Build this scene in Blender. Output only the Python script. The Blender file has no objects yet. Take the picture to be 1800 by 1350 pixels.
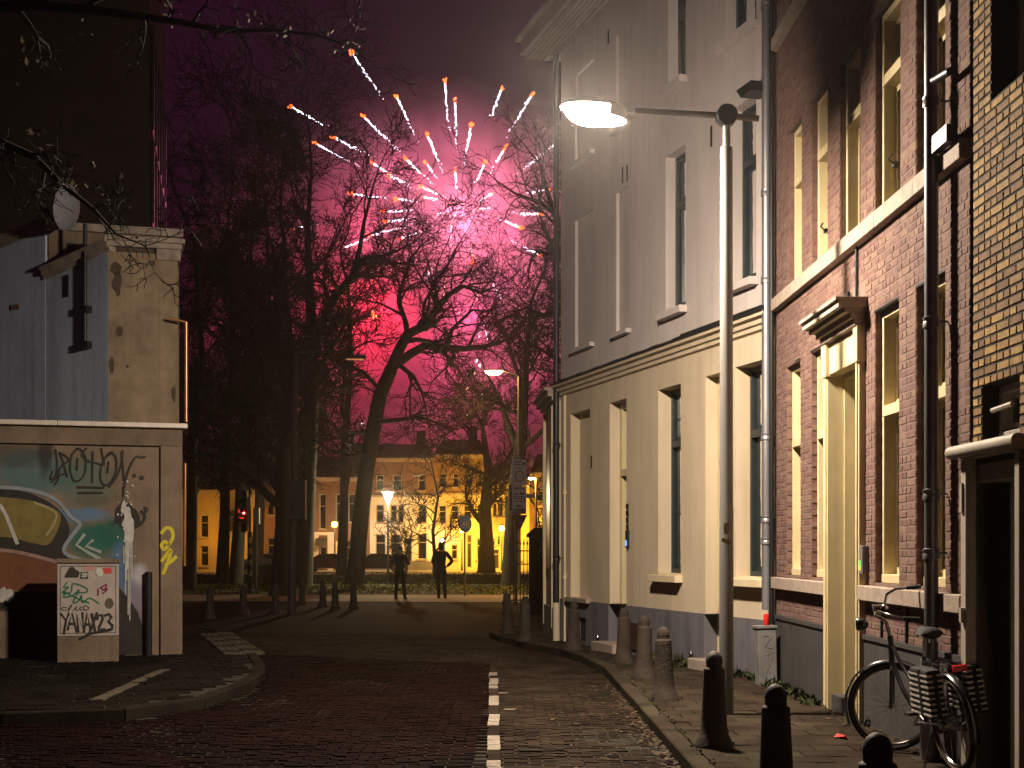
import bpy, math, random
from mathutils import Vector, Matrix

random.seed(7)
SC = bpy.context.scene
COL = SC.collection

# ------------------------------------------------------------------ camera
cam_d = bpy.data.cameras.new('camera')
cam = bpy.data.objects.new('camera', cam_d)
COL.objects.link(cam)
cam.location = (0, 0, 1.65)
cam.rotation_euler = (math.radians(90), 0, 0)
cam_d.sensor_width = 36
cam_d.lens = 50
cam_d.shift_y = 290 / 1800
cam_d.clip_start = 0.1
cam_d.clip_end = 1500
SC.camera = cam

# ------------------------------------------------------------------ night sky
W = bpy.data.worlds.new('World')
SC.world = W
W.use_nodes = True
_bg = W.node_tree.nodes['Background']
_bg.inputs['Color'].default_value = (0.62, 0.07, 0.37, 1)
_bg.inputs['Strength'].default_value = 0.024

SC.view_settings.view_transform = 'Standard'
SC.view_settings.look = 'None'
SC.view_settings.exposure = 0
SC.view_settings.gamma = 1
SC.cycles.use_denoising = True
SC.cycles.sample_clamp_indirect = 4
SC.cycles.max_bounces = 6
SC.cycles.diffuse_bounces = 3
SC.cycles.glossy_bounces = 2
SC.cycles.transparent_max_bounces = 12
SC.cycles.volume_bounces = 0
SC.cycles.volume_step_rate = 0.5
SC.cycles.caustics_reflective = False
SC.cycles.caustics_refractive = False

# ------------------------------------------------------------------ measuring: photo pixel -> metres
F = 2500.0
HC = 1.65
def gp(px, py, z=0.0):                  # point on the ground at height z
    Y = F * (HC - z) / (py - 965.0)
    return Vector(((px - 900) * Y / F, Y, z))
def at(px, py, Y):                      # point at distance Y
    return Vector(((px - 900) * Y / F, Y, HC - (py - 965) * Y / F))

# ------------------------------------------------------------------ object helpers
ROOT = {}
def link(o):
    COL.objects.link(o)
    return o
def tag(o, label=None, cat=None, group=None, kind=None):
    if label: o['label'] = label
    if cat: o['category'] = cat
    if group: o['group'] = group
    if kind: o['kind'] = kind
    return o
def thing(name, label, cat, loc=(0, 0, 0), rz=0.0, group=None):
    o = link(bpy.data.objects.new(name, None))
    o.location = loc
    o.rotation_euler = (0, 0, rz)
    o.empty_display_size = 0.2
    ROOT[o.name] = Matrix.Translation(Vector(loc)) @ Matrix.Rotation(rz, 4, 'Z')
    return tag(o, label, cat, group)
def copy_tree(o, parent=None):
    c = link(o.copy())
    if parent is not None:
        c.parent = parent
        c.matrix_parent_inverse = o.matrix_parent_inverse
    for ch in o.children:
        copy_tree(ch, c)
    return c

class MB:
    """collects faces, then links them as one mesh object (world coordinates unless local=True)"""
    def __init__(s):
        s.v = []; s.f = []; s.m = []; s.cur = 0
    def add(s, vs, fs):
        b = len(s.v)
        s.v.extend(tuple(x) for x in vs)
        s.f.extend(tuple(i + b for i in f) for f in fs)
        s.m.extend([s.cur] * len(fs))
        return s
    def quad(s, a, b, c, d):
        return s.add([a, b, c, d], [(0, 1, 2, 3)])
    def box(s, c, size, ax=None, taper=1.0):
        c = Vector(c)
        ex, ey, ez = ax if ax else (Vector((1, 0, 0)), Vector((0, 1, 0)), Vector((0, 0, 1)))
        hx, hy, hz = size[0] / 2, size[1] / 2, size[2] / 2
        vs = []
        for k in (-1, 1):
            t = taper if k > 0 else 1.0
            for (i, j) in ((-1, -1), (1, -1), (1, 1), (-1, 1)):
                vs.append(c + ex * (i * hx * t) + ey * (j * hy * t) + ez * (k * hz))
        return s.add(vs, [(3, 2, 1, 0), (4, 5, 6, 7), (0, 1, 5, 4), (1, 2, 6, 5), (2, 3, 7, 6), (3, 0, 4, 7)])
    def tube(s, pts, rad, n=8, cap=True):
        pts = [Vector(p) for p in pts]
        if not isinstance(rad, (list, tuple)): rad = [rad] * len(pts)
        vs = []; fs = []
        ref = None
        for i, p in enumerate(pts):
            if i == 0: d = pts[1] - p
            elif i == len(pts) - 1: d = p - pts[i - 1]
            else: d = (pts[i + 1] - pts[i - 1])
            if d.length < 1e-9: d = Vector((0, 0, 1))
            d.normalize()
            if ref is None:
                ref = Vector((1, 0, 0)) if abs(d.x) < 0.8 else Vector((0, 1, 0))
            a = (ref - d * ref.dot(d))
            if a.length < 1e-6:
                a = d.orthogonal()
            a.normalize(); ref = a
            b = d.cross(a)
            for k in range(n):
                t = 2 * math.pi * k / n
                vs.append(p + (a * math.cos(t) + b * math.sin(t)) * rad[i])
        for i in range(len(pts) - 1):
            for k in range(n):
                k2 = (k + 1) % n
                fs.append((i * n + k, i * n + k2, (i + 1) * n + k2, (i + 1) * n + k))
        if cap:
            fs.append(tuple(range(n - 1, -1, -1)))
            fs.append(tuple((len(pts) - 1) * n + k for k in range(n)))
        return s.add(vs, fs)
    def lathe(s, prof, c=(0, 0, 0), n=16, ax=None):
        c = Vector(c)
        ex, ey, ez = ax if ax else (Vector((1, 0, 0)), Vector((0, 1, 0)), Vector((0, 0, 1)))
        vs = []; fs = []
        for (r, z) in prof:
            for k in range(n):
                t = 2 * math.pi * k / n
                vs.append(c + ex * (r * math.cos(t)) + ey * (r * math.sin(t)) + ez * z)
        for i in range(len(prof) - 1):
            for k in range(n):
                k2 = (k + 1) % n
                fs.append((i * n + k, i * n + k2, (i + 1) * n + k2, (i + 1) * n + k))
        fs.append(tuple(range(n - 1, -1, -1)))
        fs.append(tuple((len(prof) - 1) * n + k for k in range(n)))
        return s.add(vs, fs)
    def prism(s, poly, fr, w0, w1):
        """poly in (u, z) of frame fr, extruded from w0 to w1 along the outward normal"""
        n = len(poly)
        vs = [fr.pt(u, z, w0) for u, z in poly] + [fr.pt(u, z, w1) for u, z in poly]
        fs = [tuple(range(n - 1, -1, -1)), tuple(range(n, 2 * n))]
        for i in range(n):
            j = (i + 1) % n
            fs.append((i, j, n + j, n + i))
        return s.add(vs, fs)
    def fbox(s, fr, u0, u1, z0, z1, w0, w1):
        return s.prism([(u0, z0), (u1, z0), (u1, z1), (u0, z1)], fr, w0, w1)
    def slab(s, poly, z0, z1):
        n = len(poly)
        vs = [(x, y, z0) for x, y in poly] + [(x, y, z1) for x, y in poly]
        fs = [tuple(range(n - 1, -1, -1)), tuple(range(n, 2 * n))]
        for i in range(n):
            j = (i + 1) % n
            fs.append((i, j, n + j, n + i))
        return s.add(vs, fs)
    def ribbon(s, pts, width, fr, w):
        """flat paint stroke with round ends on frame fr"""
        P = [Vector((u, z, 0)) for u, z in pts]
        ws = width if isinstance(width, (list, tuple)) else [width] * len(P)
        L = []; R = []
        for i, p in enumerate(P):
            d = (P[min(i + 1, len(P) - 1)] - P[max(i - 1, 0)])
            if d.length < 1e-9: d = Vector((1, 0, 0))
            d.normalize()
            nn = Vector((-d.y, d.x, 0)) * ws[i] / 2
            if i == 0: p = p - d * ws[i] * 0.3
            if i == len(P) - 1: p = p + d * ws[i] * 0.3
            L.append(p + nn); R.append(p - nn)
        b = len(s.v)
        vs = [fr.pt(q.x, q.y, w) for q in L] + [fr.pt(q.x, q.y, w) for q in R]
        n = len(P)
        return s.add(vs, [(i, i + 1, n + i + 1, n + i) for i in range(n - 1)])
    def build(s, name, mat, parent=None, smooth=False, local=False, bevel=0.0):
        me = bpy.data.meshes.new(name)
        me.from_pydata(s.v, [], s.f)
        mats = mat if isinstance(mat, (list, tuple)) else [mat]
        for m in mats: me.materials.append(m)
        if len(mats) > 1:
            me.polygons.foreach_set('material_index', s.m)
        if smooth:
            me.polygons.foreach_set('use_smooth', [True] * len(me.polygons))
            try: me.set_sharp_from_angle(angle=math.radians(50))
            except Exception: pass
        o = link(bpy.data.objects.new(name, me))
        if parent is not None:
            o.parent = parent
            if not local:
                o.matrix_parent_inverse = ROOT.get(parent.name, Matrix.Identity(4)).inverted()
        if bevel:
            bv = o.modifiers.new('bevel', 'BEVEL'); bv.width = bevel; bv.segments = 2; bv.limit_method = 'ANGLE'
        return o

class Frame:
    def __init__(s, o, eu):
        s.o = Vector((o[0], o[1], 0)); s.u = Vector((eu[0], eu[1], 0)).normalized()
        s.z = Vector((0, 0, 1)); s.n = Vector((0, 0, 0))
    def face(s, toward):
        n = Vector((-s.u.y, s.u.x, 0))
        if n.dot(Vector((toward[0], toward[1], 0)) - s.o) < 0: n = -n
        s.n = n
        return s
    def pt(s, u, z, w=0.0):
        return s.o + s.u * u + s.n * w + Vector((0, 0, z))
    def ax(s):
        return (s.u, s.n, s.z)
    def hit(s, px, py):                 # photo pixel -> (u, z) on this wall
        k = (px - 900) / F
        u = (k * s.o.y - s.o.x) / (s.u.x - k * s.u.y)
        Y = s.o.y + s.u.y * u
        return (u, HC - (py - 965) * Y / F)

def wall(mb, fr, u0, u1, z0, z1, ops, w=0.0):
    """front sheet with real openings and reveals. ops: (u0,u1,z0,z1,depth)"""
    us = sorted({u0, u1} | {min(max(x, u0), u1) for o in ops for x in o[:2]})
    zs = sorted({z0, z1} | {min(max(x, z0), z1) for o in ops for x in o[2:4]})
    for i in range(len(us) - 1):
        for j in range(len(zs) - 1):
            cu = (us[i] + us[i + 1]) / 2; cz = (zs[j] + zs[j + 1]) / 2
            if any(o[0] < cu < o[1] and o[2] < cz < o[3] for o in ops): continue
            mb.quad(fr.pt(us[i], zs[j], w), fr.pt(us[i + 1], zs[j], w), fr.pt(us[i + 1], zs[j + 1], w), fr.pt(us[i], zs[j + 1], w))
    for (a, b, c, d, dep) in ops:
        c = max(c, z0); d = min(d, z1)
        if d <= c: continue
        for (p, q) in (((a, c), (a, d)), ((b, d), (b, c)), ((a, d), (b, d)), ((b, c), (a, c))):
            mb.quad(fr.pt(p[0], p[1], w), fr.pt(q[0], q[1], w), fr.pt(q[0], q[1], w - dep), fr.pt(p[0], p[1], w - dep))

def courses(u0, u1, z0, z1, ops, L, h, jt, seed=1):
    """brick rectangles (u0,u1,z0,z1) in courses, cut at the openings"""
    rnd = random.Random(seed)
    out = []
    z = z0; row = 0
    while z + h <= z1 + 1e-6:
        segs = [(u0, u1)]
        for o in ops:
            if o[2] - jt < z + h / 2 < o[3] + jt * 0.5:
                ns = []
                for a, b in segs:
                    if o[1] <= a or o[0] >= b: ns.append((a, b)); continue
                    if o[0] > a: ns.append((a, o[0]))
                    if o[1] < b: ns.append((o[1], b))
                segs = ns
        header = row % 2 == 1
        for a, b in segs:
            x = a + 0.002
            first = True
            while x < b - 0.02:
                l = (L * 0.48 if header else L)
                if rnd.random() < 0.12: l = L if header else L * 0.48
                if first and header: l = L * 0.24 + L * 0.24
                first = False
                e = min(x + l, b - 0.002)
                if b - e < 0.03: e = b - 0.002
                out.append((x, e, z, z + h))
                x = e + jt
        z += h + jt; row += 1
    return out

# ------------------------------------------------------------------ materials
MATS = {}
def mat(name, c, rough=0.7, c2=None, scale=6.0, bump=0.0, bscale=None, metal=0.0, spec=0.3, rnd=0.0, detail=6.0, stretch=None, coat=0.0, streak=0.0):
    if name in MATS: return MATS[name]
    m = bpy.data.materials.new(name); m.use_nodes = True
    nt = m.node_tree; N = nt.nodes; Lk = nt.links
    bs = N['Principled BSDF']
    bs.inputs['Roughness'].default_value = rough
    bs.inputs['Metallic'].default_value = metal
    bs.inputs['Specular IOR Level'].default_value = spec
    bs.inputs['Coat Weight'].default_value = coat
    geo = N.new('ShaderNodeNewGeometry')
    vec = geo.outputs['Position']
    if stretch:
        mp = N.new('ShaderNodeMapping'); mp.inputs['Scale'].default_value = stretch
        Lk.new(vec, mp.inputs['Vector']); vec = mp.outputs['Vector']
    nz = N.new('ShaderNodeTexNoise'); nz.inputs['Scale'].default_value = scale; nz.inputs['Detail'].default_value = detail
    nz.inputs['Roughness'].default_value = 0.65
    Lk.new(vec, nz.inputs['Vector'])
    rp = N.new('ShaderNodeValToRGB')
    rp.color_ramp.elements[0].position = 0.32; rp.color_ramp.elements[1].position = 0.68
    c2 = c2 or tuple(x * 0.72 for x in c)
    rp.color_ramp.elements[0].color = (*c2, 1); rp.color_ramp.elements[1].color = (*c, 1)
    Lk.new(nz.outputs['Fac'], rp.inputs['Fac'])
    col = rp.outputs['Color']
    if streak:                          # rain streaks and grime of their own shape
        for k, (sc, st, lo, hi) in enumerate((((5.5, 5.5, .22), 1.0, .5, .78), ((.9, .9, .7), .8, .52, .8), ((26, 26, .5), .5, .55, .85))):
            mp2 = N.new('ShaderNodeMapping'); mp2.inputs['Scale'].default_value = sc; mp2.inputs['Location'].default_value = (k * 7.3, 3.1, k * 2.7)
            Lk.new(geo.outputs['Position'], mp2.inputs['Vector'])
            n3 = N.new('ShaderNodeTexNoise'); n3.inputs['Scale'].default_value = 1.0; n3.inputs['Detail'].default_value = 7; n3.inputs['Roughness'].default_value = .7
            Lk.new(mp2.outputs['Vector'], n3.inputs['Vector'])
            mr3 = N.new('ShaderNodeMapRange'); mr3.inputs['From Min'].default_value = lo; mr3.inputs['From Max'].default_value = hi; mr3.inputs['To Max'].default_value = streak * st
            Lk.new(n3.outputs['Fac'], mr3.inputs['Value'])
            mx3 = N.new('ShaderNodeMix'); mx3.data_type = 'RGBA'
            Lk.new(mr3.outputs['Result'], mx3.inputs[0]); Lk.new(col, mx3.inputs[6]); mx3.inputs[7].default_value = (*[x * .33 for x in c], 1)
            col = mx3.outputs[2]
    if rnd:
        oi = N.new('ShaderNodeObjectInfo')
        ad = N.new('ShaderNodeMath'); ad.operation = 'ADD'
        Lk.new(oi.outputs['Random'], ad.inputs[0]); Lk.new(geo.outputs['Random Per Island'], ad.inputs[1])
        fr = N.new('ShaderNodeMath'); fr.operation = 'FRACT'; Lk.new(ad.outputs[0], fr.inputs[0])
        mr = N.new('ShaderNodeMapRange'); mr.inputs['To Min'].default_value = 1 - rnd; mr.inputs['To Max'].default_value = 1 + rnd
        Lk.new(fr.outputs[0], mr.inputs['Value'])
        hs = N.new('ShaderNodeHueSaturation')
        Lk.new(mr.outputs['Result'], hs.inputs['Value']); Lk.new(col, hs.inputs['Color'])
        m2 = N.new('ShaderNodeMapRange'); m2.inputs['To Min'].default_value = 0.485; m2.inputs['To Max'].default_value = 0.515
        Lk.new(fr.outputs[0], m2.inputs['Value']); Lk.new(m2.outputs['Result'], hs.inputs['Hue'])
        col = hs.outputs['Color']
    Lk.new(col, bs.inputs['Base Color'])
    if bump:
        n2 = N.new('ShaderNodeTexNoise'); n2.inputs['Scale'].default_value = bscale or scale * 6; n2.inputs['Detail'].default_value = 8
        Lk.new(vec, n2.inputs['Vector'])
        bp = N.new('ShaderNodeBump'); bp.inputs['Strength'].default_value = bump; bp.inputs['Distance'].default_value = 0.02
        Lk.new(n2.outputs['Fac'], bp.inputs['Height']); Lk.new(bp.outputs['Normal'], bs.inputs['Normal'])
    MATS[name] = m
    return m
def glow(name, c, s):
    if name in MATS: return MATS[name]
    m = bpy.data.materials.new(name); m.use_nodes = True
    bs = m.node_tree.nodes['Principled BSDF']
    bs.inputs['Base Color'].default_value = (*[min(x, 0.8) for x in c], 1)
    bs.inputs['Emission Color'].default_value = (*c, 1)
    bs.inputs['Emission Strength'].default_value = s
    MATS[name] = m
    return m
def glass(name='window_glass'):
    if name in MATS: return MATS[name]
    m = bpy.data.materials.new(name); m.use_nodes = True
    nt = m.node_tree; N = nt.nodes; Lk = nt.links
    for n in list(N):
        if n.type == 'BSDF_PRINCIPLED': N.remove(n)
    out = [n for n in N if n.type == 'OUTPUT_MATERIAL'][0]
    tr = N.new('ShaderNodeBsdfTransparent'); tr.inputs['Color'].default_value = (0.78, 0.82, 0.8, 1)
    gl = N.new('ShaderNodeBsdfGlossy'); gl.inputs['Roughness'].default_value = 0.03; gl.inputs['Color'].default_value = (1, 1, 1, 1)
    nz = N.new('ShaderNodeTexNoise'); nz.inputs['Scale'].default_value = 3.0
    bp = N.new('ShaderNodeBump'); bp.inputs['Strength'].default_value = 0.06; bp.inputs['Distance'].default_value = 0.05
    Lk.new(nz.outputs['Fac'], bp.inputs['Height']); Lk.new(bp.outputs['Normal'], gl.inputs['Normal'])
    fr = N.new('ShaderNodeFresnel'); fr.inputs['IOR'].default_value = 1.5
    mx = N.new('ShaderNodeMixShader')
    Lk.new(fr.outputs['Fac'], mx.inputs['Fac']); Lk.new(tr.outputs[0], mx.inputs[1]); Lk.new(gl.outputs[0], mx.inputs[2])
    Lk.new(mx.outputs[0], out.inputs['Surface'])
    MATS[name] = m
    return m

M_STUCCO_UP = mat('grey_stucco', (0.56, 0.495, 0.48), 0.88, (0.46, 0.405, 0.39), 1.3, 0.25, 60, stretch=(1, 1, 0.35), streak=.28)
M_STUCCO_LO = mat('cream_stucco', (0.62, 0.515, 0.375), 0.85, (0.52, 0.425, 0.305), 1.6, 0.25, 60, stretch=(1, 1, 0.35), streak=.32)
M_CREAM = mat('cream_paint', (0.68, 0.575, 0.41), 0.55, (0.58, 0.48, 0.3), 4)
M_PLINTH = mat('grey_plinth_paint', (0.17, 0.16, 0.18), 0.8, (0.10, 0.095, 0.11), 3, 0.2, stretch=(1, 1, 0.3), streak=.5)
M_YELLOW = mat('pale_yellow_paint', (0.62, 0.52, 0.31), 0.5, (0.53, 0.435, 0.25), 3, streak=.25)
M_DARKFRAME = mat('dark_green_paint', (0.02, 0.03, 0.032), 0.35)
M_GLASS = glass()
M_ROOM = mat('unlit_room', (0.03, 0.027, 0.025), 0.95)
M_CURTAIN = mat('white_net_curtain', (0.55, 0.5, 0.42), 0.9, (0.4, 0.36, 0.3), 14, stretch=(1, 1, 0.05))
M_BRICK = mat('red_brown_brick', (0.17, 0.097, 0.079), 0.92, (0.115, 0.065, 0.054), 9, 0.35, 60, rnd=0.2)
M_MORTAR = mat('pale_mortar', (0.19, 0.125, 0.105), 0.92, (0.13, 0.085, 0.072), 12, 0.3)
M_YBRICK = mat('ochre_brown_brick', (0.32, 0.18, 0.055), 0.85, (0.15, 0.08, 0.025), 10, 0.35, 60, rnd=0.45)
M_YMORTAR = mat('dark_mortar', (0.035, 0.027, 0.02), 0.95)
M_STONE = mat('sandstone_band', (0.36, 0.29, 0.24), 0.8, (0.24, 0.19, 0.155), 8, 0.2)
M_DPLINTH = mat('dark_grey_plinth', (0.052, 0.048, 0.047), 0.75, (0.034, 0.031, 0.031), 4, 0.1)
M_ZINC = mat('weathered_zinc', (0.33, 0.33, 0.35), 0.42, (0.2, 0.2, 0.22), 5, metal=0.7, stretch=(1, 1, 0.2))
M_PIPE = mat('dull_grey_pipe', (0.17, 0.17, 0.175), 0.4, (0.09, 0.09, 0.095), 5, metal=0.6, stretch=(1, 1, 0.2))
M_DARKMETAL = mat('dark_metal', (0.03, 0.03, 0.034), 0.45, metal=0.5)
M_BLACK = mat('black_paint', (0.012, 0.012, 0.013), 0.45)
M_STEEL = mat('grey_steel_pole', (0.2, 0.188, 0.18), 0.5, (0.14, 0.13, 0.125), 3, metal=0.3, stretch=(1, 1, 0.15))
M_BOLLARD = mat('worn_cast_iron', (0.06, 0.048, 0.04), 0.65, (0.05, 0.04, 0.034), 7, 0.25, 40, metal=0.2)
M_BOLLARD_W = mat('stone_bollard', (0.045, 0.032, 0.022), 0.88, (0.018, 0.013, 0.009), 6, 0.35, 40)
M_CABINET = mat('grey_cabinet_plastic', (0.19, 0.182, 0.182), 0.6, (0.12, 0.115, 0.115), 4)
M_TILE = mat('concrete_paving', (0.04, 0.030, 0.021), 0.9, (0.016, 0.012, 0.0085), 1.8, 0.3, 50, spec=.035, rnd=0.18)
M_JOINT = mat('mossy_joint_sand', (0.018, 0.019, 0.009), 0.95, (0.01, 0.009, 0.006), 8, 0.4)
M_KERB = mat('kerb_stone', (0.05, 0.039, 0.027), 0.9, (0.02, 0.0165, 0.011), 2, 0.3, 40, spec=.035, rnd=0.1)
M_CLINKER = mat('grey_brown_clinker', (0.031, 0.0215, 0.0145), 0.9, (0.0095, 0.0068, 0.005), 1.3, 0.35, 50, spec=.035, rnd=0.22)
M_REDCLINK = mat('dark_red_clinker', (0.0075, 0.0017, 0.0015), 0.85, (0.0022, 0.0006, 0.0006), .8, 0.35, 50, spec=.035, rnd=0.25)
M_ASPHALT = mat('asphalt', (0.009, 0.0075, 0.0068), 0.9, (0.005, 0.0043, 0.004), 2, 0.3, 80, spec=.035)
M_TILE_L = mat('dimmed_left_paving', (0.0105, 0.0082, 0.006), 0.92, (0.004, 0.0032, 0.0025), 1.5, 0.3, 50, spec=.035, rnd=0.2)  # paving copy, darkened for the weaker light on the left
M_KERB_L = mat('dimmed_kerb_stone', (0.017, 0.0135, 0.0095), 0.92, (0.007, 0.0056, 0.004), 2, 0.3, 40, spec=.035, rnd=0.15)  # kerb copy with the left side's dimness put into the colour
M_WHITE_L = mat('dimmed_white_paint', (0.1, 0.083, 0.062), 0.85, (0.04, 0.033, 0.025), 12, spec=.1)  # white paint copy, dimmed to match the weakly lit left pavement
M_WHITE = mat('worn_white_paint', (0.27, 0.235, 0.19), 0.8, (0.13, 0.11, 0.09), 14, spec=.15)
M_BARK_DIM = mat('silhouette_bark', (0.016, 0.013, 0.011), 0.9, (0.009, 0.008, 0.007), 6)  # bark colour darkened so the near boughs read as a black silhouette
M_BARK = mat('bark', (0.04, 0.032, 0.026), 0.95, (0.017, 0.014, 0.0115), 5, 0.6, 14, stretch=(1, 1, 0.25))
M_CHROME = mat('chrome', (0.6, 0.58, 0.57), 0.18, metal=1.0)

# ================================================================== GROUND
def inside(x, y, poly):
    c = False; n = len(poly)
    for i in range(n):
        x1, y1 = poly[i]; x2, y2 = poly[(i + 1) % n]
        if (y1 > y) != (y2 > y) and x < (x2 - x1) * (y - y1) / (y2 - y1) + x1: c = not c
    return c
def struct(name, mb, m, **k):
    return tag(mb.build(name, m, **k), kind='structure')

g = MB(); g.quad((-600, -40, 0), (600, -40, 0), (600, 900, 0), (-600, 900, 0))
struct('ground', g, M_ASPHALT)

KR = [(1.31, 3), (1.29, 9), (1.25, 14), (1.2, 18.6), (1.02, 20.3), (.75, 21.7), (.25, 23.3), (-.2, 25.0), (-.42, 26.4), (-.2, 27.8), (.6, 29.2), (3, 30.2)]
KL = [(-30, 12.4), (-8, 13.0), (-4.75, 13.25), (-3.7, 13.6), (-3.15, 14.6), (-3.02, 16.2), (-3.1, 17.8), (-3.33, 19.1), (-4.0, 21.9), (-5.2, 26.0), (-6.4, 28.6), (-9, 30), (-30, 30.5)]
PAVE_R = KR + [(6, 30.2), (6, 3)]
PAVE_L = KL

def sheet(name, poly, z, m, z0=None):
    g = MB()
    if z0 is None: g.add([(x, y, z) for x, y in poly], [tuple(range(len(poly)))])
    else: g.slab(poly, z0, z)
    return struct(name, g, m)
pave_r = sheet('pavement_right', [(x + 0.05, y) for x, y in KR] + [(6, 30.2), (6, 3)], 0.106, M_JOINT, -0.05)
pave_l = sheet('pavement_left', [(x - 0.05, y) for x, y in KL], 0.106, M_JOINT, -0.05)

def resample(line, step):
    pts = [Vector((x, y, 0)) for x, y in line]
    out = []
    for a, b in zip(pts, pts[1:]):
        n = max(1, round((b - a).length / step))
        for i in range(n): out.append(a.lerp(b, i / n))
    out.append(pts[-1])
    return out
kerb_me = None
def kerbs(line, parent, side, km, step=1.0, ymin=5, ymax=40, xmin=-12):
    global kerb_me
    if kerb_me is None:
        g = MB()
        prof = [(-.5, -.07, -.06), (.5, -.07, -.06), (.5, .07, -.06), (-.5, .07, -.06), (-.5, -.07, .112), (.5, -.07, .112), (.5, .07, .125), (-.5, .07, .125), (-.5, -.058, .124), (.5, -.058, .124)]
        g.add(prof, [(3, 2, 1, 0), (0, 1, 5, 4), (4, 5, 9, 8), (8, 9, 6, 7), (2, 3, 7, 6), (1, 2, 6, 9, 5), (3, 0, 4, 8, 7)])
        o = g.build('kerbstone_shape', M_KERB); kerb_me = o.data
        bpy.data.objects.remove(o)
    P = resample(line, step)
    for a, b in zip(P, P[1:]):
        mid = (a + b) / 2
        if not (ymin < mid.y < ymax and mid.x > xmin): continue
        d = (b - a); L = d.length; d.normalize()
        o = link(bpy.data.objects.new('kerbstone', kerb_me)); o.material_slots[0].link = 'OBJECT'; o.material_slots[0].material = km
        nrm = Vector((-d.y, d.x, 0)) * side
        o.location = mid + nrm * 0.065 + Vector((0, 0, random.uniform(-.004, .003)))
        o.rotation_euler = (0, 0, math.atan2(d.y, d.x) + (math.pi if side < 0 else 0))
        o.scale = (L - 0.012, 1, 1)
        o.parent = parent
kerbs(KR, pave_r, -1, M_KERB)
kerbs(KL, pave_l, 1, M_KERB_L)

# square paving tiles on the right pavement, each one its own
g = MB(); g.box((0, 0, -.02), (1, 1, .04)); g.add([(-.5, -.5, 0.0)], [])
g = MB()
g.add([(-.5, -.5, -.04), (.5, -.5, -.04), (.5, .5, -.04), (-.5, .5, -.04), (-.5, -.5, -.004), (.5, -.5, -.004), (.5, .5, -.004), (-.5, .5, -.004), (-.485, -.485, 0), (.485, -.485, 0), (.485, .485, 0), (-.485, .485, 0)],
      [(0, 1, 5, 4), (1, 2, 6, 5), (2, 3, 7, 6), (3, 0, 4, 7), (4, 5, 9, 8), (5, 6, 10, 9), (6, 7, 11, 10), (7, 4, 8, 11), (8, 9, 10, 11)])
o = g.build('tile_shape', M_TILE); tile_me = o.data; bpy.data.objects.remove(o)
def kr_x(y):
    for (x1, y1), (x2, y2) in zip(KR, KR[1:]):
        if y1 <= y <= y2: return x1 + (x2 - x1) * (y - y1) / (y2 - y1)
    return 1.3
T = 0.3
rows = 0; y = 6.6; cnt = 0
while y < 19.0:
    x0 = kr_x(y) + 0.145
    xw = 3.03 + .022 * (16.35 - y) if y < 16.35 else 3.03 - .2924 * (y - 16.35)
    x = x0 - (0.15 if rows % 2 else 0)
    while x < xw:
        a = max(x, x0); b = min(x + T, xw + .05)
        if b - a > .06 and cnt < 298:
            o = link(bpy.data.objects.new('paving_tile', tile_me))
            o.location = ((a + b) / 2, y + T / 2, .118 + random.uniform(-.003, .004))
            o.rotation_euler = (random.gauss(0, .006), random.gauss(0, .006), random.gauss(0, .006))
            o.scale = (b - a - .007, T - .007, 1)
            o.parent = pave_r; cnt += 1
        x += T
    y += T; rows += 1
# the narrow bend of the right pavement: small clinkers
def clinkers(name, m, test, x0, x1, y0, y1, ang, z, parent, L=.205, B=.1, seed=3, zj=.004, hole=0.0):
    rnd = random.Random(seed)
    g = MB(); ca, sa = math.cos(ang), math.sin(ang)
    cx, cy = (x0 + x1) / 2, (y0 + y1) / 2
    R = math.hypot(x1 - x0, y1 - y0) / 2
    v = -R; row = 0
    while v < R:
        u = -R + (L / 2 if row % 2 else 0) + rnd.uniform(-.01, .01)
        while u < R:
            X = cx + u * ca - v * sa; Y = cy + u * sa + v * ca
            if x0 < X < x1 and y0 < Y < y1 and test(X, Y) and rnd.random() >= hole:
                h = z + rnd.uniform(-zj, zj) + .006 * math.sin(X * 2.3 + .7 * Y) * math.sin(Y * 1.1 + X); tx = rnd.gauss(0, .018); ty = rnd.gauss(0, .03); tw = rnd.gauss(0, .018)
                a = L / 2 - .004; b = B / 2 - .004
                vs = []
                for (i, j, e, dz) in ((-1, -1, 0, -.03), (1, -1, 0, -.03), (1, 1, 0, -.03), (-1, 1, 0, -.03), (-1, -1, .006, 0), (1, -1, .006, 0), (1, 1, .006, 0), (-1, 1, .006, 0)):
                    uu = i * (a - e); vv = j * (b - e)
                    uu, vv = uu - vv * tw, vv + uu * tw
                    vs.append((X + uu * ca - vv * sa, Y + uu * sa + vv * ca, h + dz + (uu * tx + vv * ty if dz == 0 else 0)))
                g.add(vs, [(4, 5, 6, 7), (0, 1, 5, 4), (1, 2, 6, 5), (2, 3, 7, 6), (3, 0, 4, 7)])
            u += L
        v += B; row += 1
    o = g.build(name, m, parent)
    return tag(o, kind='stuff')
clinkers('small_clinkers', M_TILE, lambda x, y: inside(x, y, PAVE_R) and x - kr_x(y) > .17, -1, 3.2, 19.0, 28.5, .28, .117, pave_r)
clinkers('small_tiles', M_TILE_L, lambda x, y: inside(x + .25, y, PAVE_L) and inside(x, y - .2, PAVE_L), -9.5, -3, 13, 29, .28, .117, pave_l, L=.3, B=.3)

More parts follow.
